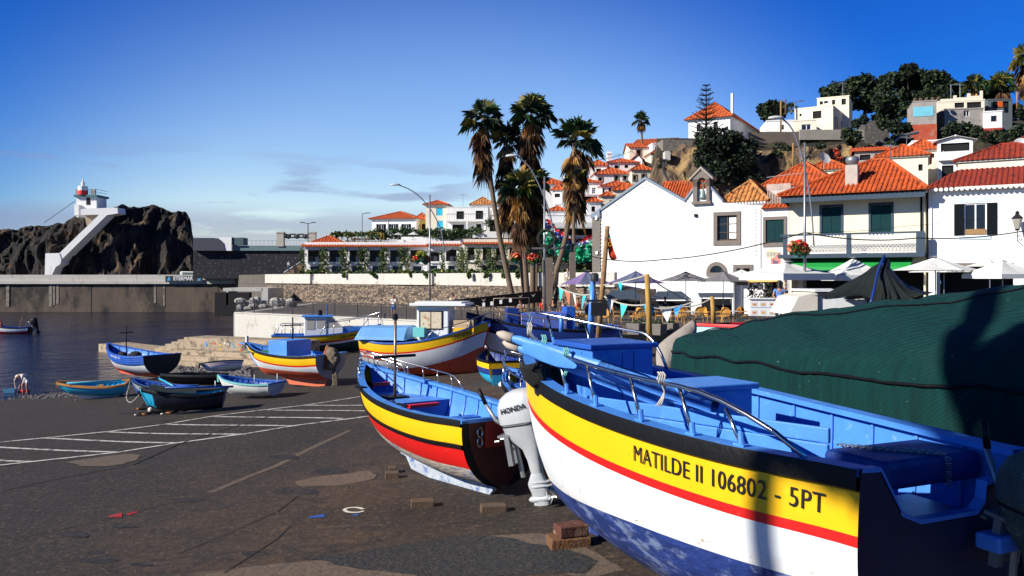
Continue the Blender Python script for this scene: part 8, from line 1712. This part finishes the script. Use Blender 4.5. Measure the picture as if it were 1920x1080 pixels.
    # shirt: torso and sleeves
    V2 = [j['pel']+Vector((0, 0, -.0)), j['wst'], j['chs'], j['nck'].lerp(j['chs'], .35), j['shL'], j['shL'].lerp(j['elL'], sleeves), j['shR'], j['shR'].lerp(j['elR'], sleeves)]
    skinobj('shirt', V2, [(0, 1), (1, 2), (2, 3), (2, 4), (4, 5), (2, 6), (6, 7)], [(.148, .118), (.138, .108), (.168, .12), (.085, .075), .078, .062, .078, .062], CL[shirt], o, 2)
    e = .96 if long_legs else .85
    V3 = [j['pel']+Vector((0, 0, .04)), j['hiL'], j['hiL'].lerp(j['knL'], e), j['hiR'], j['hiR'].lerp(j['knR'], e)]; E3 = [(0, 1), (1, 2), (0, 3), (3, 4)]; R3 = [(.155, .125), .105, .078, .105, .078]
    if long_legs: V3 += [j['anL']+Vector((0, 0, .04)), j['anR']+Vector((0, 0, .04))]; E3 += [(2, 5), (4, 6)]; R3 += [.055, .055]
    skinobj('trousers' if long_legs else 'shorts', V3, E3, R3, CL[legs], o)
    for s in 'LR': b = MB(); a, t_ = j['an'+s], j['to'+s]; b.tube([a+Vector((0, .05, -.045)), a.lerp(t_, .5)+Vector((0, 0, -.02)), t_+Vector((0, -.05, 0))], [.048, .052, .038], 8); b.build('shoe', CL['black'], o, smooth=True)
    return o
def fence_pt(px, off=1.0):
    u = (px-960)/FP; a = A_; d = dW; s_ = (u*a.y-a.x)/(d.x-u*d.y); p = a+d*s_+nW*off; return Vector((p.x, p.y, PL+.1))
arms_fold = dict(elL=(.27, -.10, 1.14), elR=(-.27, -.10, 1.14), wrL=(.04, -.27, 1.22), wrR=(-.02, -.25, 1.08))
person('man in white shirt and blue shorts standing at the railing', fence_pt(725, .7), R(-15), dict(elL=(.25, -.12, 1.14), wrL=(.02, -.26, 1.30), elR=(-.26, -.05, 1.12), wrR=(-.02, -.24, 1.08)), 'white', 'blue', hair='grey')
person('woman in cream top standing behind the wheelhouse roof', fence_pt(785, 3.6)+Vector((0, 0, .10)), R(-5), dict(wrL=(.3, -.10, .95)), 'cream', 'grey', hair='dark', hairlen=.10)
lean = dict(pel=(0, .10, .93), wst=(0, .02, 1.05), chs=(0, -.16, 1.22), nck=(0, -.30, 1.34), hd0=(0, -.36, 1.42), hd1=(0, -.41, 1.53), shL=(.17, -.22, 1.30), shR=(-.17, -.22, 1.30), elL=(.24, -.45, 1.08), elR=(-.24, -.45, 1.08), wrL=(.02, -.52, 1.10), wrR=(-.06, -.50, 1.14), hiL=(.09, .10, .90), hiR=(-.09, .10, .90), knL=(.10, .05, .5), knR=(-.10, .05, .5), anL=(.10, .12, .09), anR=(-.10, .12, .09), toL=(.12, -.04, .03), toR=(-.12, -.04, .03))
person('man in grey and white shirt and yellow shorts leaning on the railing', fence_pt(970, .62), R(-28), lean, 'grey', 'yellow', hair='dark')
person('man in red shirt beside the street lamp', onp(1018, 56), R(15), dict(anL=(.12, .14, .11), toL=(.13, -.02, .03), knL=(.10, -.02, .5), anR=(-.10, -.12, .09), toR=(-.12, -.30, .03)), 'red', 'navy', hair='dark', h=1.04)
person('woman in black top and lilac shorts walking beside the red shirt', onp(1037, 55.5), R(-5), dict(anR=(-.09, .16, .12), toR=(-.1, .02, .04), knR=(-.1, -.03, .5)), 'black', 'lilac', hair='black', hairlen=.16)
person('person in pale top behind the violet parasol', onp(1064, 72, 2.8+2.2), R(10), None, 'white', 'cream', skin_l, 'brown'); person('person in white at the promenade edge', onp(1040, 84, 5.05), 0, None, 'white', 'grey', skin_l, 'brown')
person('child in red shirt under the pennants', onp(1083, 54, PL+.25), R(20), None, 'red', 'white', h=.92); person('person in dark clothes behind the salmon pennant', onp(1056, 55), R(-30), None, 'black', 'black', long_legs=True, hairlen=.1)
person('waitress in blue shirt with hands behind her back', P(1461, 592, 36)*1+Vector((0, 0, -.32)), R(172), dict(elL=(.27, .08, 1.14), elR=(-.27, .08, 1.14), wrL=(.05, .20, .98), wrR=(-.05, .19, .95)), 'blue', 'black', hair='black', long_legs=True, hairlen=.14)
person('seated man with red cap behind the dark tent', onp(1247, 57, PL+.15), R(10), None, 'black', 'black', cap='red', h=.97, long_legs=True)
person('man with blue cap behind the green cover', onp(1832, 30, PL), R(-20), arms_fold, 'lblue', 'navy', cap='navy', h=1.0); person('person serving inside the dark shop', onp(1572, 46, PL), R(5), None, 'black', 'black', skin_l, hair='dark', hairlen=.1)
person('person climbing the stone stairway in pale blue', P(541, 507, 138.5)+Vector((0, 0, -.2)), R(160), None, 'lblue', 'navy', long_legs=True)
bend = dict(pel=(0, .22, .90), wst=(0, .10, 1.02), chs=(0, -.16, 1.05), nck=(0, -.34, .98), hd0=(0, -.42, .93), hd1=(0, -.50, .86), shL=(.17, -.26, 1.02), shR=(-.17, -.26, 1.02), elL=(.22, -.36, .74), elR=(-.22, -.34, .74), wrL=(.14, -.42, .50), wrR=(-.14, -.40, .50), hiL=(.09, .22, .87), hiR=(-.09, .22, .87), knL=(.13, .06, .48), knR=(-.13, .06, .48), anL=(.13, .12, .09), anR=(-.13, .12, .09), toL=(.15, -.06, .03), toR=(-.15, -.06, .03))
q = G(42, 741); person('man in white shirt bending over at the water edge', Vector((q.x, q.y+.1, gz(q.x, q.y))), R(-12), bend, 'white', 'white', hair='grey')
pb = M15.location; 
sit = dict(pel=(0, 0, .45), wst=(0, 0, .58), chs=(0, -.04, .80), nck=(0, -.06, .97), hd0=(0, -.08, 1.06), hd1=(0, -.09, 1.18), shL=(.17, -.05, .91), shR=(-.17, -.05, .91), elL=(.25, -.14, .66), elR=(-.25, -.14, .66), wrL=(.16, -.34, .58), wrR=(-.16, -.34, .58), hiL=(.09, -.02, .43), hiR=(-.09, -.02, .43), knL=(.12, -.42, .46), knR=(-.12, -.42, .46), anL=(.12, -.42, .09), anR=(-.12, -.42, .09), toL=(.13, -.58, .03), toR=(-.13, -.58, .03))
person('person in red seated in the boat afloat', M15.location+Vector((-3.2, 0, .42)), R(-60), sit, 'red', 'navy', cap='red')
# lying dog beside the covered dinghy
dg_ = G(303, 776); D = root('dog', (dg_.x, dg_.y, gz(dg_.x, dg_.y)), R(8), 'black, tan and white dog lying beside the covered dinghy', 'dog'); fb = mat('fur_black', (.010, .008, .008), .8, .3, 12, .4); ft = mat('fur_tan', (.42, .14, .03), .8, .3, 12, .4); fw_ = mat('fur_white', (.6, .56, .48), .8, .2, 12, .4)
Vd = [(.0, 0, .17), (.28, 0, .19), (.50, 0, .16), (-.25, 0, .17), (-.45, 0, .24), (-.62, -.05, .24), (-.76, -.09, .20), (.48, -.14, .08), (.30, -.30, .05), (.12, -.32, .04), (-.28, -.12, .08), (-.50, -.30, .04), (-.72, -.34, .03), (.62, .05, .12), (.82, .12, .06), (.95, .10, .04), (-.30, .12, .08), (-.55, .10, .04), (-.80, .08, .03)]
Ed = [(0, 1), (1, 2), (0, 3), (3, 4), (4, 5), (5, 6), (1, 7), (7, 8), (8, 9), (3, 10), (10, 11), (11, 12), (2, 13), (13, 14), (14, 15), (3, 16), (16, 17), (17, 18)]
Rdg = [.15, .15, .12, .15, .10, .095, .05, .08, .045, .03, .06, .035, .035, .04, .03, .015, .06, .035, .035]
skinobj('body', Vd, Ed, Rdg, fb, D, 0); b = MB(); [b.prism([(-.60, s*.06-.05, .31), (-.54, s*.06-.05, .30), (-.57, s*.075-.05, .39)], (0, .02, 0)) for s in (1, -1)]; b.build('ear_pair', fb, D)
b = MB(); b.ball((-.73, -.09, .20), (.06, .05, .045), 8); b.ball((-.50, -.30, .045), (.10, .045, .04), 8); b.ball((.30, -.28, .06), (.12, .06, .05), 8); b.build('tan_patch', ft, D, smooth=True); b = MB(); b.ball((-.33, -.10, .16), (.10, .08, .10), 8); b.ball((-.75, -.34, .035), (.05, .045, .035), 8); b.ball((.10, -.32, .045), (.06, .04, .035), 8); b.build('white_patch', fw_, D, smooth=True)
# ---------------------------------------------------------------- trees and plants
pg_ = [mat('palm_green', (.028, .075, .018), .55, .5, .8), mat('palm_dark', (.008, .025, .010), .6, .4, 1), mat('palm_yellow', (.20, .17, .03), .6, .3, 1)]
pd_ = [mat('palm_dead_gold', (.42, .22, .05), .8, .4, 1), mat('palm_dead_brown', (.13, .06, .025), .85, .4, 1), mat('palm_dead_dark', (.03, .018, .010), .9, .4, 1)]
bark = mat('palm_bark', (.15, .105, .07), .9, .35, 1.5, .6, 9, stretch=(1, 1, 5)); bark_t = mat('tree_bark', (.06, .045, .03), .95, .4, 3, .5)
def fan(V, F, M, base, d, L, mi, rg, droop=.0, nl=15, wd=.04, spread=105, pet=.45):
    """a fan frond: petiole from base along d then leaflets spreading"""
    d = d.normalized(); side = d.cross(Vector((0, 0, 1))); side = side.normalized() if side.length > 1e-3 else Vector((1, 0, 0)); up = side.cross(d); hub = base+d*L*pet-Vector((0, 0, droop*.10*L))
    i = len(V); w = side*.02; V += [base-w, base+w, hub+w, hub-w]; F.append((i, i+1, i+2, i+3)); M.append(mi)
    for k in range(nl):
        a = R(-spread+2*spread*k/(nl-1)); dd = (d*math.cos(a)+side*math.sin(a)+up*.10*math.cos(a*2)).normalized(); ll = L*(1-pet)*(.72+.28*math.cos(a*.8))*rg.uniform(.85, 1.1)
        mid = hub+dd*ll*.55; tip = hub+dd*ll-Vector((0, 0, ll*(.18+droop)*rg.uniform(.7, 1.4))); pw = dd.cross(up).normalized()*wd*L*.9+up*.01
        i = len(V); V += [hub, mid-pw, mid+pw, tip]; F += [(i, i+1, i+3), (i, i+3, i+2)]; M += [mi, mi]
def palm_crown(name, par, top, r, n_g, n_d, skirt, seed, md=None, nl=15):
    rg = random.Random(seed); V = []; F = []; M = []
    for k in range(n_g):
        el = R(rg.uniform(-18, 85)); az = rg.uniform(0, 2*math.pi); d = Vector((math.cos(el)*math.cos(az), math.cos(el)*math.sin(az), math.sin(el)))
        fan(V, F, M, Vector(top)+Vector((0, 0, rg.uniform(-.35, .1))), d, r*rg.uniform(.8, 1.08), rg.choice([0, 0, 1, 1, 2]), rg, .10+.35*(el < .2), nl)
    o1 = MB(); o1.v = [tuple(v) for v in V]; o1.f = F; o1.m = M; me = bpy.data.meshes.new('crown'); me.from_pydata(o1.v, [], o1.f); [me.materials.append(m) for m in pg_]; me.polygons.foreach_set('material_index', M); c = bpy.data.objects.new('crown', me); COL.objects.link(c); c.parent = par
    if n_d:
        V = []; F = []; M = []
        for k in range(n_d):
            f = rg.random(); az = rg.uniform(0, 2*math.pi); z = -skirt*f**1.1; out = rg.uniform(.15, .62)*(1-.55*f); d = Vector((math.cos(az)*out, math.sin(az)*out, -1+rg.uniform(0, .5)*(1-f)))
            fan(V, F, M, Vector(top)+Vector((math.cos(az)*.12, math.sin(az)*.12, z-.05)), d, r*rg.uniform(.55, .98), rg.choice([0, 0, 1, 1, 1, 2, 2]), rg, .35, 9, .035, 55, .42)
        me = bpy.data.meshes.new('dead_skirt'); me.from_pydata([tuple(v) for v in V], [], F); [me.materials.append(m) for m in pd_]; me.polygons.foreach_set('material_index', M); s = bpy.data.objects.new('dead_skirt', me); COL.objects.link(s); s.parent = par
    return c
def palm(lab, base, pts, r, n_g=34, n_d=60, skirt=2.5, seed=1, rt=.24, nl=15, group='tall fan palms on the plaza', cat='palm tree'):
    """pts: trunk centre line in world coordinates, last = crown"""
    o = root('palm_tree', base, 0, lab, cat, group); B = Vector(base); c = bez([Vector(p)-B for p in pts], 20); b = MB(); n = len(c); b.tube(c, [rt*.84*(1.35 if i == 0 else 1)*(1-.3*i/(n-1)) for i in range(n)], 10); b.build('trunk', bark, o, smooth=True)
    palm_crown('crown', o, c[-1], r, n_g, n_d, skirt, seed, nl=nl); return o
def PP(d, *xy): return [P(x, y, d) for x, y in xy]
palm('fan palm with long bare leaning trunk, leftmost of the group', P(962, 592, 77), PP(77, (966, 586), (955, 530), (938, 450), (926, 380), (915, 300), (906, 222)), 2.32, 34, 60, 3.98, 3, 0.32)
palm('tallest fan palm in the middle of the group', P(998, 590, 77), PP(77, (998, 586), (999, 500), (998, 400), (997, 300), (996, 215)), 2.50, 36, 90, 7.96, 5, 0.32)
palm('fan palm with two trunks crossing low, rightmost of the group', P(1024, 592, 75), PP(75, (1024, 585), (1040, 520), (1062, 440), (1072, 350), (1079, 258)), 2.61, 36, 95, 5.34, 9, 0.33)
palm('slim palm behind with a dark shaggy crown', P(984, 588, 78), PP(78, (984, 588), (978, 500), (968, 400), (956, 320), (949, 262)), 2.13, 22, 80, 6.82, 12, 0.24)
palm('lower palm with yellow green fronds between the trunks', P(990, 588, 76), PP(76, (990, 588), (985, 500), (978, 420), (976, 350)), 2.27, 36, 50, 4.00, 15, 0.29)
palm('short bushy palm right of the middle trunk', P(1006, 588, 77), PP(77, (1006, 588), (1006, 500), (1004, 420), (1004, 340)), 1.99, 26, 60, 4.35, 17, 0.25)
palm('thin dark trunked palm beside the chapel', P(1078, 520, 74), PP(74, (1075, 545), (1076, 480), (1076, 400), (1078, 330)), 1.27, 10, 34, 2.54, 19, 0.21)
palm('lone palm on the village skyline', P(1203, 265, 136), PP(136, (1204, 268), (1203, 245), (1202, 222)), 1.55, 40, 30, .9, 23, .22, 11, 'palms on the hilltop')
palm('hilltop palm left of the shaggy one', P(1826, 205, 128), PP(128, (1826, 215), (1826, 190), (1826, 158)), 2.4, 40, 44, 3.2, 25, .3, 11, 'palms on the hilltop'); palm('shaggy hilltop palm with golden skirt', P(1880, 205, 126), PP(126, (1880, 215), (1880, 190), (1880, 156)), 2.5, 42, 70, 4.0, 27, .3, 11, 'palms on the hilltop')
palm('palm crown cut by the right edge of the picture', P(1930, 205, 112), PP(112, (1932, 215), (1930, 160), (1925, 108)), 2.6, 40, 70, 3.2, 29, .3, 11, 'palms on the hilltop')
gl = [mat('leaf_dark', (.006, .016, .006), .7, .5, 1.2), mat('leaf_mid', (.018, .042, .010), .7, .5, 1.2), mat('leaf_lit', (.06, .085, .015), .7, .4, 1.2)]
def tree(lab, base, blobs, n, size, seed, group='dark evergreen trees on the hilltop', w=(.64, .26, .10), trunk=True, name='tree', cat='tree'):
    o = root(name, base, 0, lab, cat, group); B = Vector(base)
    if trunk:
        b = MB(); top = sum((Vector(c[0]) for c in blobs), Vector())/len(blobs)-B; b.tube(bez([(0, 0, -1.5), top*.35+Vector((.2, 0, 0)), top*.75], 8), [.38-.03*i for i in range(9)], 8)
        for c, r in blobs[:7]: b.tube(bez([top*.45, (top*.45).lerp(Vector(c)-B, .6)+Vector((0, 0, -.3)), Vector(c)-B], 6), [.17-.02*i for i in range(7)], 6)
        b.build('trunk', bark_t, o, smooth=True)
    leaf_cloud('crown', [((Vector(c)-B), r*random.uniform(.78, 1.05)) for c, r in blobs], int(n*.85), size*.92, gl, o, seed, wts=list(w)); return o
def blobs(d, lst): return [(P(x, y, d+random.uniform(-1.5, 1.5)), r*d/FP) for x, y, r in lst]
tree('leftmost dark tree in the hilltop mass', P(1560, 205, 131), blobs(131, [(1552, 178, 14), (1568, 172, 17), (1585, 176, 16), (1560, 190, 16), (1580, 192, 18), (1543, 170, 7)]), 5200, .33, 41)
tree('rounded dark tree second from the left', P(1618, 215, 133), blobs(133, [(1600, 162, 17), (1622, 155, 20), (1642, 165, 19), (1610, 185, 22), (1636, 190, 22), (1650, 180, 14)]), 6500, .33, 43)
tree('broad dark tree filling the middle of the hilltop', P(1670, 230, 131), blobs(131, [(1662, 158, 17), (1672, 150, 15), (1655, 190, 22), (1680, 185, 22), (1665, 210, 20), (1690, 205, 18), (1650, 225, 16)]), 6500, .33, 45)
tree('tallest dark tree with a knobbly top', P(1705, 230, 132), blobs(132, [(1700, 134, 13), (1712, 126, 9), (1722, 145, 16), (1700, 158, 20), (1722, 170, 20), (1692, 142, 9), (1705, 190, 20)]), 6200, .33, 47)
tree('dark tree sloping down to the right hill palms', P(1755, 215, 130), blobs(130, [(1745, 148, 16), (1762, 150, 17), (1775, 160, 14), (1752, 172, 18), (1735, 185, 18), (1770, 180, 15), (1770, 145, 9)]), 5600, .33, 49)
tree('small dark tree between the two hill palms', P(1853, 200, 130), blobs(130, [(1848, 165, 11), (1858, 175, 13), (1800, 168, 12), (1795, 182, 14), (1790, 160, 8)]), 2600, .33, 51)
tree('round bush tree behind the low white annexe', P(1450, 220, 127), blobs(127, [(1430, 205, 13), (1448, 202, 14), (1463, 200, 12), (1440, 214, 15), (1465, 212, 10)]), 3200, .3, 53)
palm('low feathery palm beside the hilltop bush', P(1484, 215, 122), PP(122, (1484, 214), (1484, 206), (1484, 202)), 1.3, 22, 0, .5, 55, .15, 9, 'palms on the hilltop')
tree('huge dark creeper shrub hanging over the ochre cliff', P(1345, 260, 101), blobs(101, [(1325, 262, 22), (1350, 262, 24), (1372, 268, 22), (1330, 290, 28), (1360, 300, 30), (1390, 295, 26), (1345, 320, 26), (1375, 325, 28), (1400, 320, 22), (1415, 338, 18), (1395, 345, 18), (1315, 300, 16), (1405, 275, 16), (1372, 345, 16), (1385, 258, 10)]), 15000, .24, 57, 'shrubs on the cliff', (.80, .17, .03), False, 'shrub', 'shrub')
for k, (lab, l, n) in enumerate((('dark shrub growing on the cliff right of the creeper', [(1462, 280, 12), (1475, 285, 12), (1455, 292, 10), (1480, 300, 12)], 1800), ('small shrub high on the bank below the cream house', [(1590, 252, 12), (1605, 256, 12), (1595, 268, 12)], 1700), ('shrub at the foot of the dry stone bastion', [(1610, 290, 12), (1630, 295, 12), (1650, 292, 12), (1620, 305, 12)], 2000), ('shrub below the turquoise tower', [(1680, 262, 12), (1700, 268, 14), (1668, 275, 10), (1690, 280, 12)], 2000), ('dry shrub bank below the grey rendered house', [(1790, 240, 12), (1810, 244, 14), (1830, 248, 14), (1775, 246, 10)], 2200), ('dense shrub bank under the white cube house', [(1870, 258, 14), (1892, 262, 16), (1910, 250, 18), (1850, 256, 12)], 2600), ('bright green shrub behind the satellite dish', [(1530, 285, 9), (1540, 275, 9), (1520, 292, 8)], 1000), ('shrub clinging to the middle of the rocky bank', [(1500, 292, 10), (1515, 300, 12), (1530, 308, 10), (1560, 300, 10)], 1700), ('green tuft on the ochre cliff face', [(1238, 313, 4), (1242, 320, 3)], 260), ('shrub behind the shack at the right edge', [(1905, 205, 12), (1918, 212, 14)], 1300), ('long leafy shrub row under the hilltop trees', [(1620, 225, 10), (1655, 232, 12), (1680, 238, 14), (1700, 240, 12), (1605, 232, 9)], 2600))):
    tree(lab, P(l[0][0], l[0][1]+10, 104), blobs(104 if k not in (9,) else 118, l), n, .22, 60+k, 'shrubs on the cliff', (.66, .26, .08), False, 'shrub', 'shrub')
o = leaf_cloud('bougainvillea', blobs(101, [(1570, 290, 5), (1573, 298, 6), (1578, 305, 5), (1568, 283, 4)]), 500, .16, [mat('bloom_orange_red', (.5, .05, .02), .7), gl[0]], None, 90, wts=[.6, .4]); tag(o, 'orange red climbing bloom on the rocky bank', 'plant')
# Norfolk pine
pn = root('norfolk_pine', P(1324, 258, 106), 0, 'layered Norfolk pine standing over the cliff', 'pine tree'); k = 106/FP; b = MB(); b.tube([(0, 0, -1), (0, 0, 100*k)], [.2, .04], 8); b.build('trunk', bark_t, pn); V = []; F = []; rg = random.Random(4)
for t_ in range(11):
    z = (6+t_*9)*k; Lb = (34*(1-t_/11.5)**.85+2)*k
    for a in range(8):
        az = a*math.pi/4+t_*.4+rg.uniform(-.25, .25); Lb = (34*(1-t_/11.5)**.85+2)*k*rg.uniform(.72, 1.08); d = Vector((math.cos(az), math.sin(az), rg.uniform(.0, .26))); sd = Vector((-math.sin(az), math.cos(az), 0)); i0 = 16
        for s in range(i0):
            f = s/i0; c = d*Lb*f+Vector((0, 0, z+Lb*.22*f*f))
            for sg in (1, -1):
                i = len(V); w_ = sd*sg*(.10+.30*(1-abs(f-.45)))*.85+d*.12; V += [c, c+w_+Vector((0, 0, .05)), c+d*Lb/i0*1.1, c+Vector((0, 0, .14))]; F += [(i, i+1, i+2), (i, i+3, i+2)]
me = bpy.data.meshes.new('branches'); me.from_pydata([tuple(v) for v in V], [], F); me.materials.append(gl[0]); o = bpy.data.objects.new('branches', me); COL.objects.link(o); o.parent = pn
# creepers and hedges on the arcade
gh = [mat('creeper_dark', (.02, .05, .012), .7, .5, 2), mat('creeper_bright', (.09, .15, .02), .7, .4, 2), mat('creeper_yellow', (.30, .28, .05), .7, .3)]  # brighter and yellower leaf tones mixed in at random
for i, (px, d, w_) in enumerate(((603, 131.2, 6), (611, 131, 5), (641, 131, 6), (649, 131, 5), (676, 131, 6), (686, 131, 5), (716, 131, 5), (724, 131, 5), (754, 131, 6), (763, 131, 5), (567, 131, 6), (862, 128, 6), (875, 122.5, 5), (897, 122.5, 7), (918, 122.4, 7), (926, 122.4, 5), (949, 122, 5), (975, 122, 5), (1008, 121.5, 5), (1038, 121, 5), (1068, 120.8, 6), (1100, 120.5, 7), (829, 127.8, 4))):
    rg = random.Random(i); bl_ = [(P(px+rg.uniform(-3, 3), y, d), (w_*rg.uniform(.7, 1.2)*d/FP, .45, 4.5*d/FP)) for y in range(468 if i != 16 else 460, 512, 5)]
    o = leaf_cloud('creeper', bl_, 430, .14, gh, None, 100+i, wts=[.62, .30, .08]); tag(o, 'leafy creeper covering the arcade pillar at %s' % ('the left corner of the long wing' if px < 570 else ['first bay, left strand', 'first bay, right strand', 'second bay, left strand', 'second bay, right strand', 'third bay, left strand', 'third bay, right strand', 'fourth bay, left strand', 'fourth bay, right strand', 'fifth bay, left strand', 'fifth bay, right strand', 'the left corner', 'the gap after the short block', 'the start of the cream wing', 'the cream wing, broad strand', 'the leaning palm trunk', 'just right of the leaning palm trunk', 'left of the middle palm trunks', 'behind the middle palm trunks', 'right of the wreath ornament', 'behind the right palm trunk', 'beside the lantern pillar', 'the chapel end', 'the middle of the short block'][i]), 'creeper', 'creepers on the arcade pillars')
def hedge(lab, pts, n, size, seed, r=.45, m=None, w=None, cat='hedge'):
    bl_ = []
    for (x0, y0, d0), (x1, y1, d1) in zip(pts, pts[1:]):
        for i in range(12): f = i/12; bl_.append((P(x0+(x1-x0)*f, y0+(y1-y0)*f+random.uniform(-1.5, 1.5), d0+(d1-d0)*f), r*random.uniform(.6, 1.4)))
    o = leaf_cloud('hedge', bl_, n, size, m or gh, None, seed, wts=w or [.55, .35, .10]); tag(o, lab, cat)
def par_d(px): u = (px-960)/FP; s_ = (u*SA.y-SA.x)/(SDV.x-u*SDV.y); return SA.y+SDV.y*s_
hedge('long planted hedge behind the promenade parapet, left half', [(566, 512, par_d(566)+1.2), (720, 513, par_d(720)+1), (830, 512, par_d(830)+1)], 4200, .16, 131, .3); hedge('long planted hedge behind the promenade parapet, right half', [(830, 512, par_d(830)+1), (960, 512, par_d(960)+1), (1110, 511, par_d(1110)+1)], 4200, .15, 132, .3)
for i, px in enumerate((645, 700, 770, 800, 882, 912, 945, 974)):
    bl_ = [(P(px+random.uniform(-4, 4), y, par_d(px)-.45), .2) for y in (513, 516, 518)]; o = leaf_cloud('hanging_plant', bl_, 180, .14, gh[:2], None, 140+i); tag(o, 'hanging plant tuft spilling over the parapet, number %d from the left' % (i+1) if False else 'plant tuft spilling over the parapet %s' % ['far left of the lamp', 'left of the lamp below the third bay', 'left beside the street lamp', 'just left of the street lamp pole', 'below the cream wing start', 'left of the leaning palm', 'on the leaning palm trunk', 'right of the leaning palm'][i], 'plant', 'plants spilling over the parapet')
hedge('garden hedge above the pool terrace', [(700, 440, 141), (760, 438, 141), (838, 440, 140), (905, 436, 140)], 5000, .22, 133, .8, [gh[0], gl[1], gh[1]], [.5, .3, .2]); hedge('creeper hanging on the lower white building', [(915, 418, 141.5), (935, 418, 141.5), (950, 424, 141.5)], 900, .2, 134, .7, gl, [.6, .3, .1])
hedge('plants on the pergola roof', [(623, 440, 136), (660, 440, 136), (712, 439, 136)], 900, .2, 135, .35); hedge('shrubbery behind the palm trunks', [(1005, 475, 100), (1060, 470, 98), (1110, 478, 96)], 3600, .2, 136, 1.3, gl, [.6, .3, .1])
# out of frame, left of and behind the photographer: a tree added, limb and leaves laid to throw shade across the near boats
def shade_from(pt, dist): return Vector(pt)+SUND*dist
sh = root('shade_tree', (-17, -4, 4.4), 0, 'tree added out of the picture, its limb shaped to shade the stern of the front boat', 'tree'); SB_ = sh.location
tg = [(P(1384, 1300, 6.35), 19), (P(1390, 1080, 6.32), 19), (P(1392, 900, 6.3), 19), (Vector((3.45, 6.95, 4.75)), 20), (P(1790, 840, 8.9), 20), (P(1786, 720, 9.3), 20), (P(1815, 640, 10.0), 20), (P(1865, 535, 12), 20)]
b = MB(); b.tube(bez([shade_from(*t_)-SB_ for t_ in tg], 30), [.12]*20+[.14, .17, .2, .22, .22, .22, .22, .22, .22, .22, .22], 10); b.build('limb', bark_t, sh, smooth=True)
b = MB(); b.tube(bez([(0, 0, -2), (.3, 0, 3), shade_from(*tg[0])-SB_], 8), .3, 10); b.build('trunk', bark_t, sh, smooth=True)
leaf_cloud('crown', [(shade_from(P(1700, 880, 6.2), 19)-SB_, (.5, .5, .30)), (shade_from(P(1880, 930, 6.4), 19)-SB_, (.75, .6, .6)), (shade_from(P(1760, 850, 6.5), 19)-SB_, (.45, .4, .3)), (shade_from(P(1950, 700, 9), 20)-SB_, (.6, .6, 1.0))], 4200, .13, gl, sh, 200, wts=[.6, .3, .1])
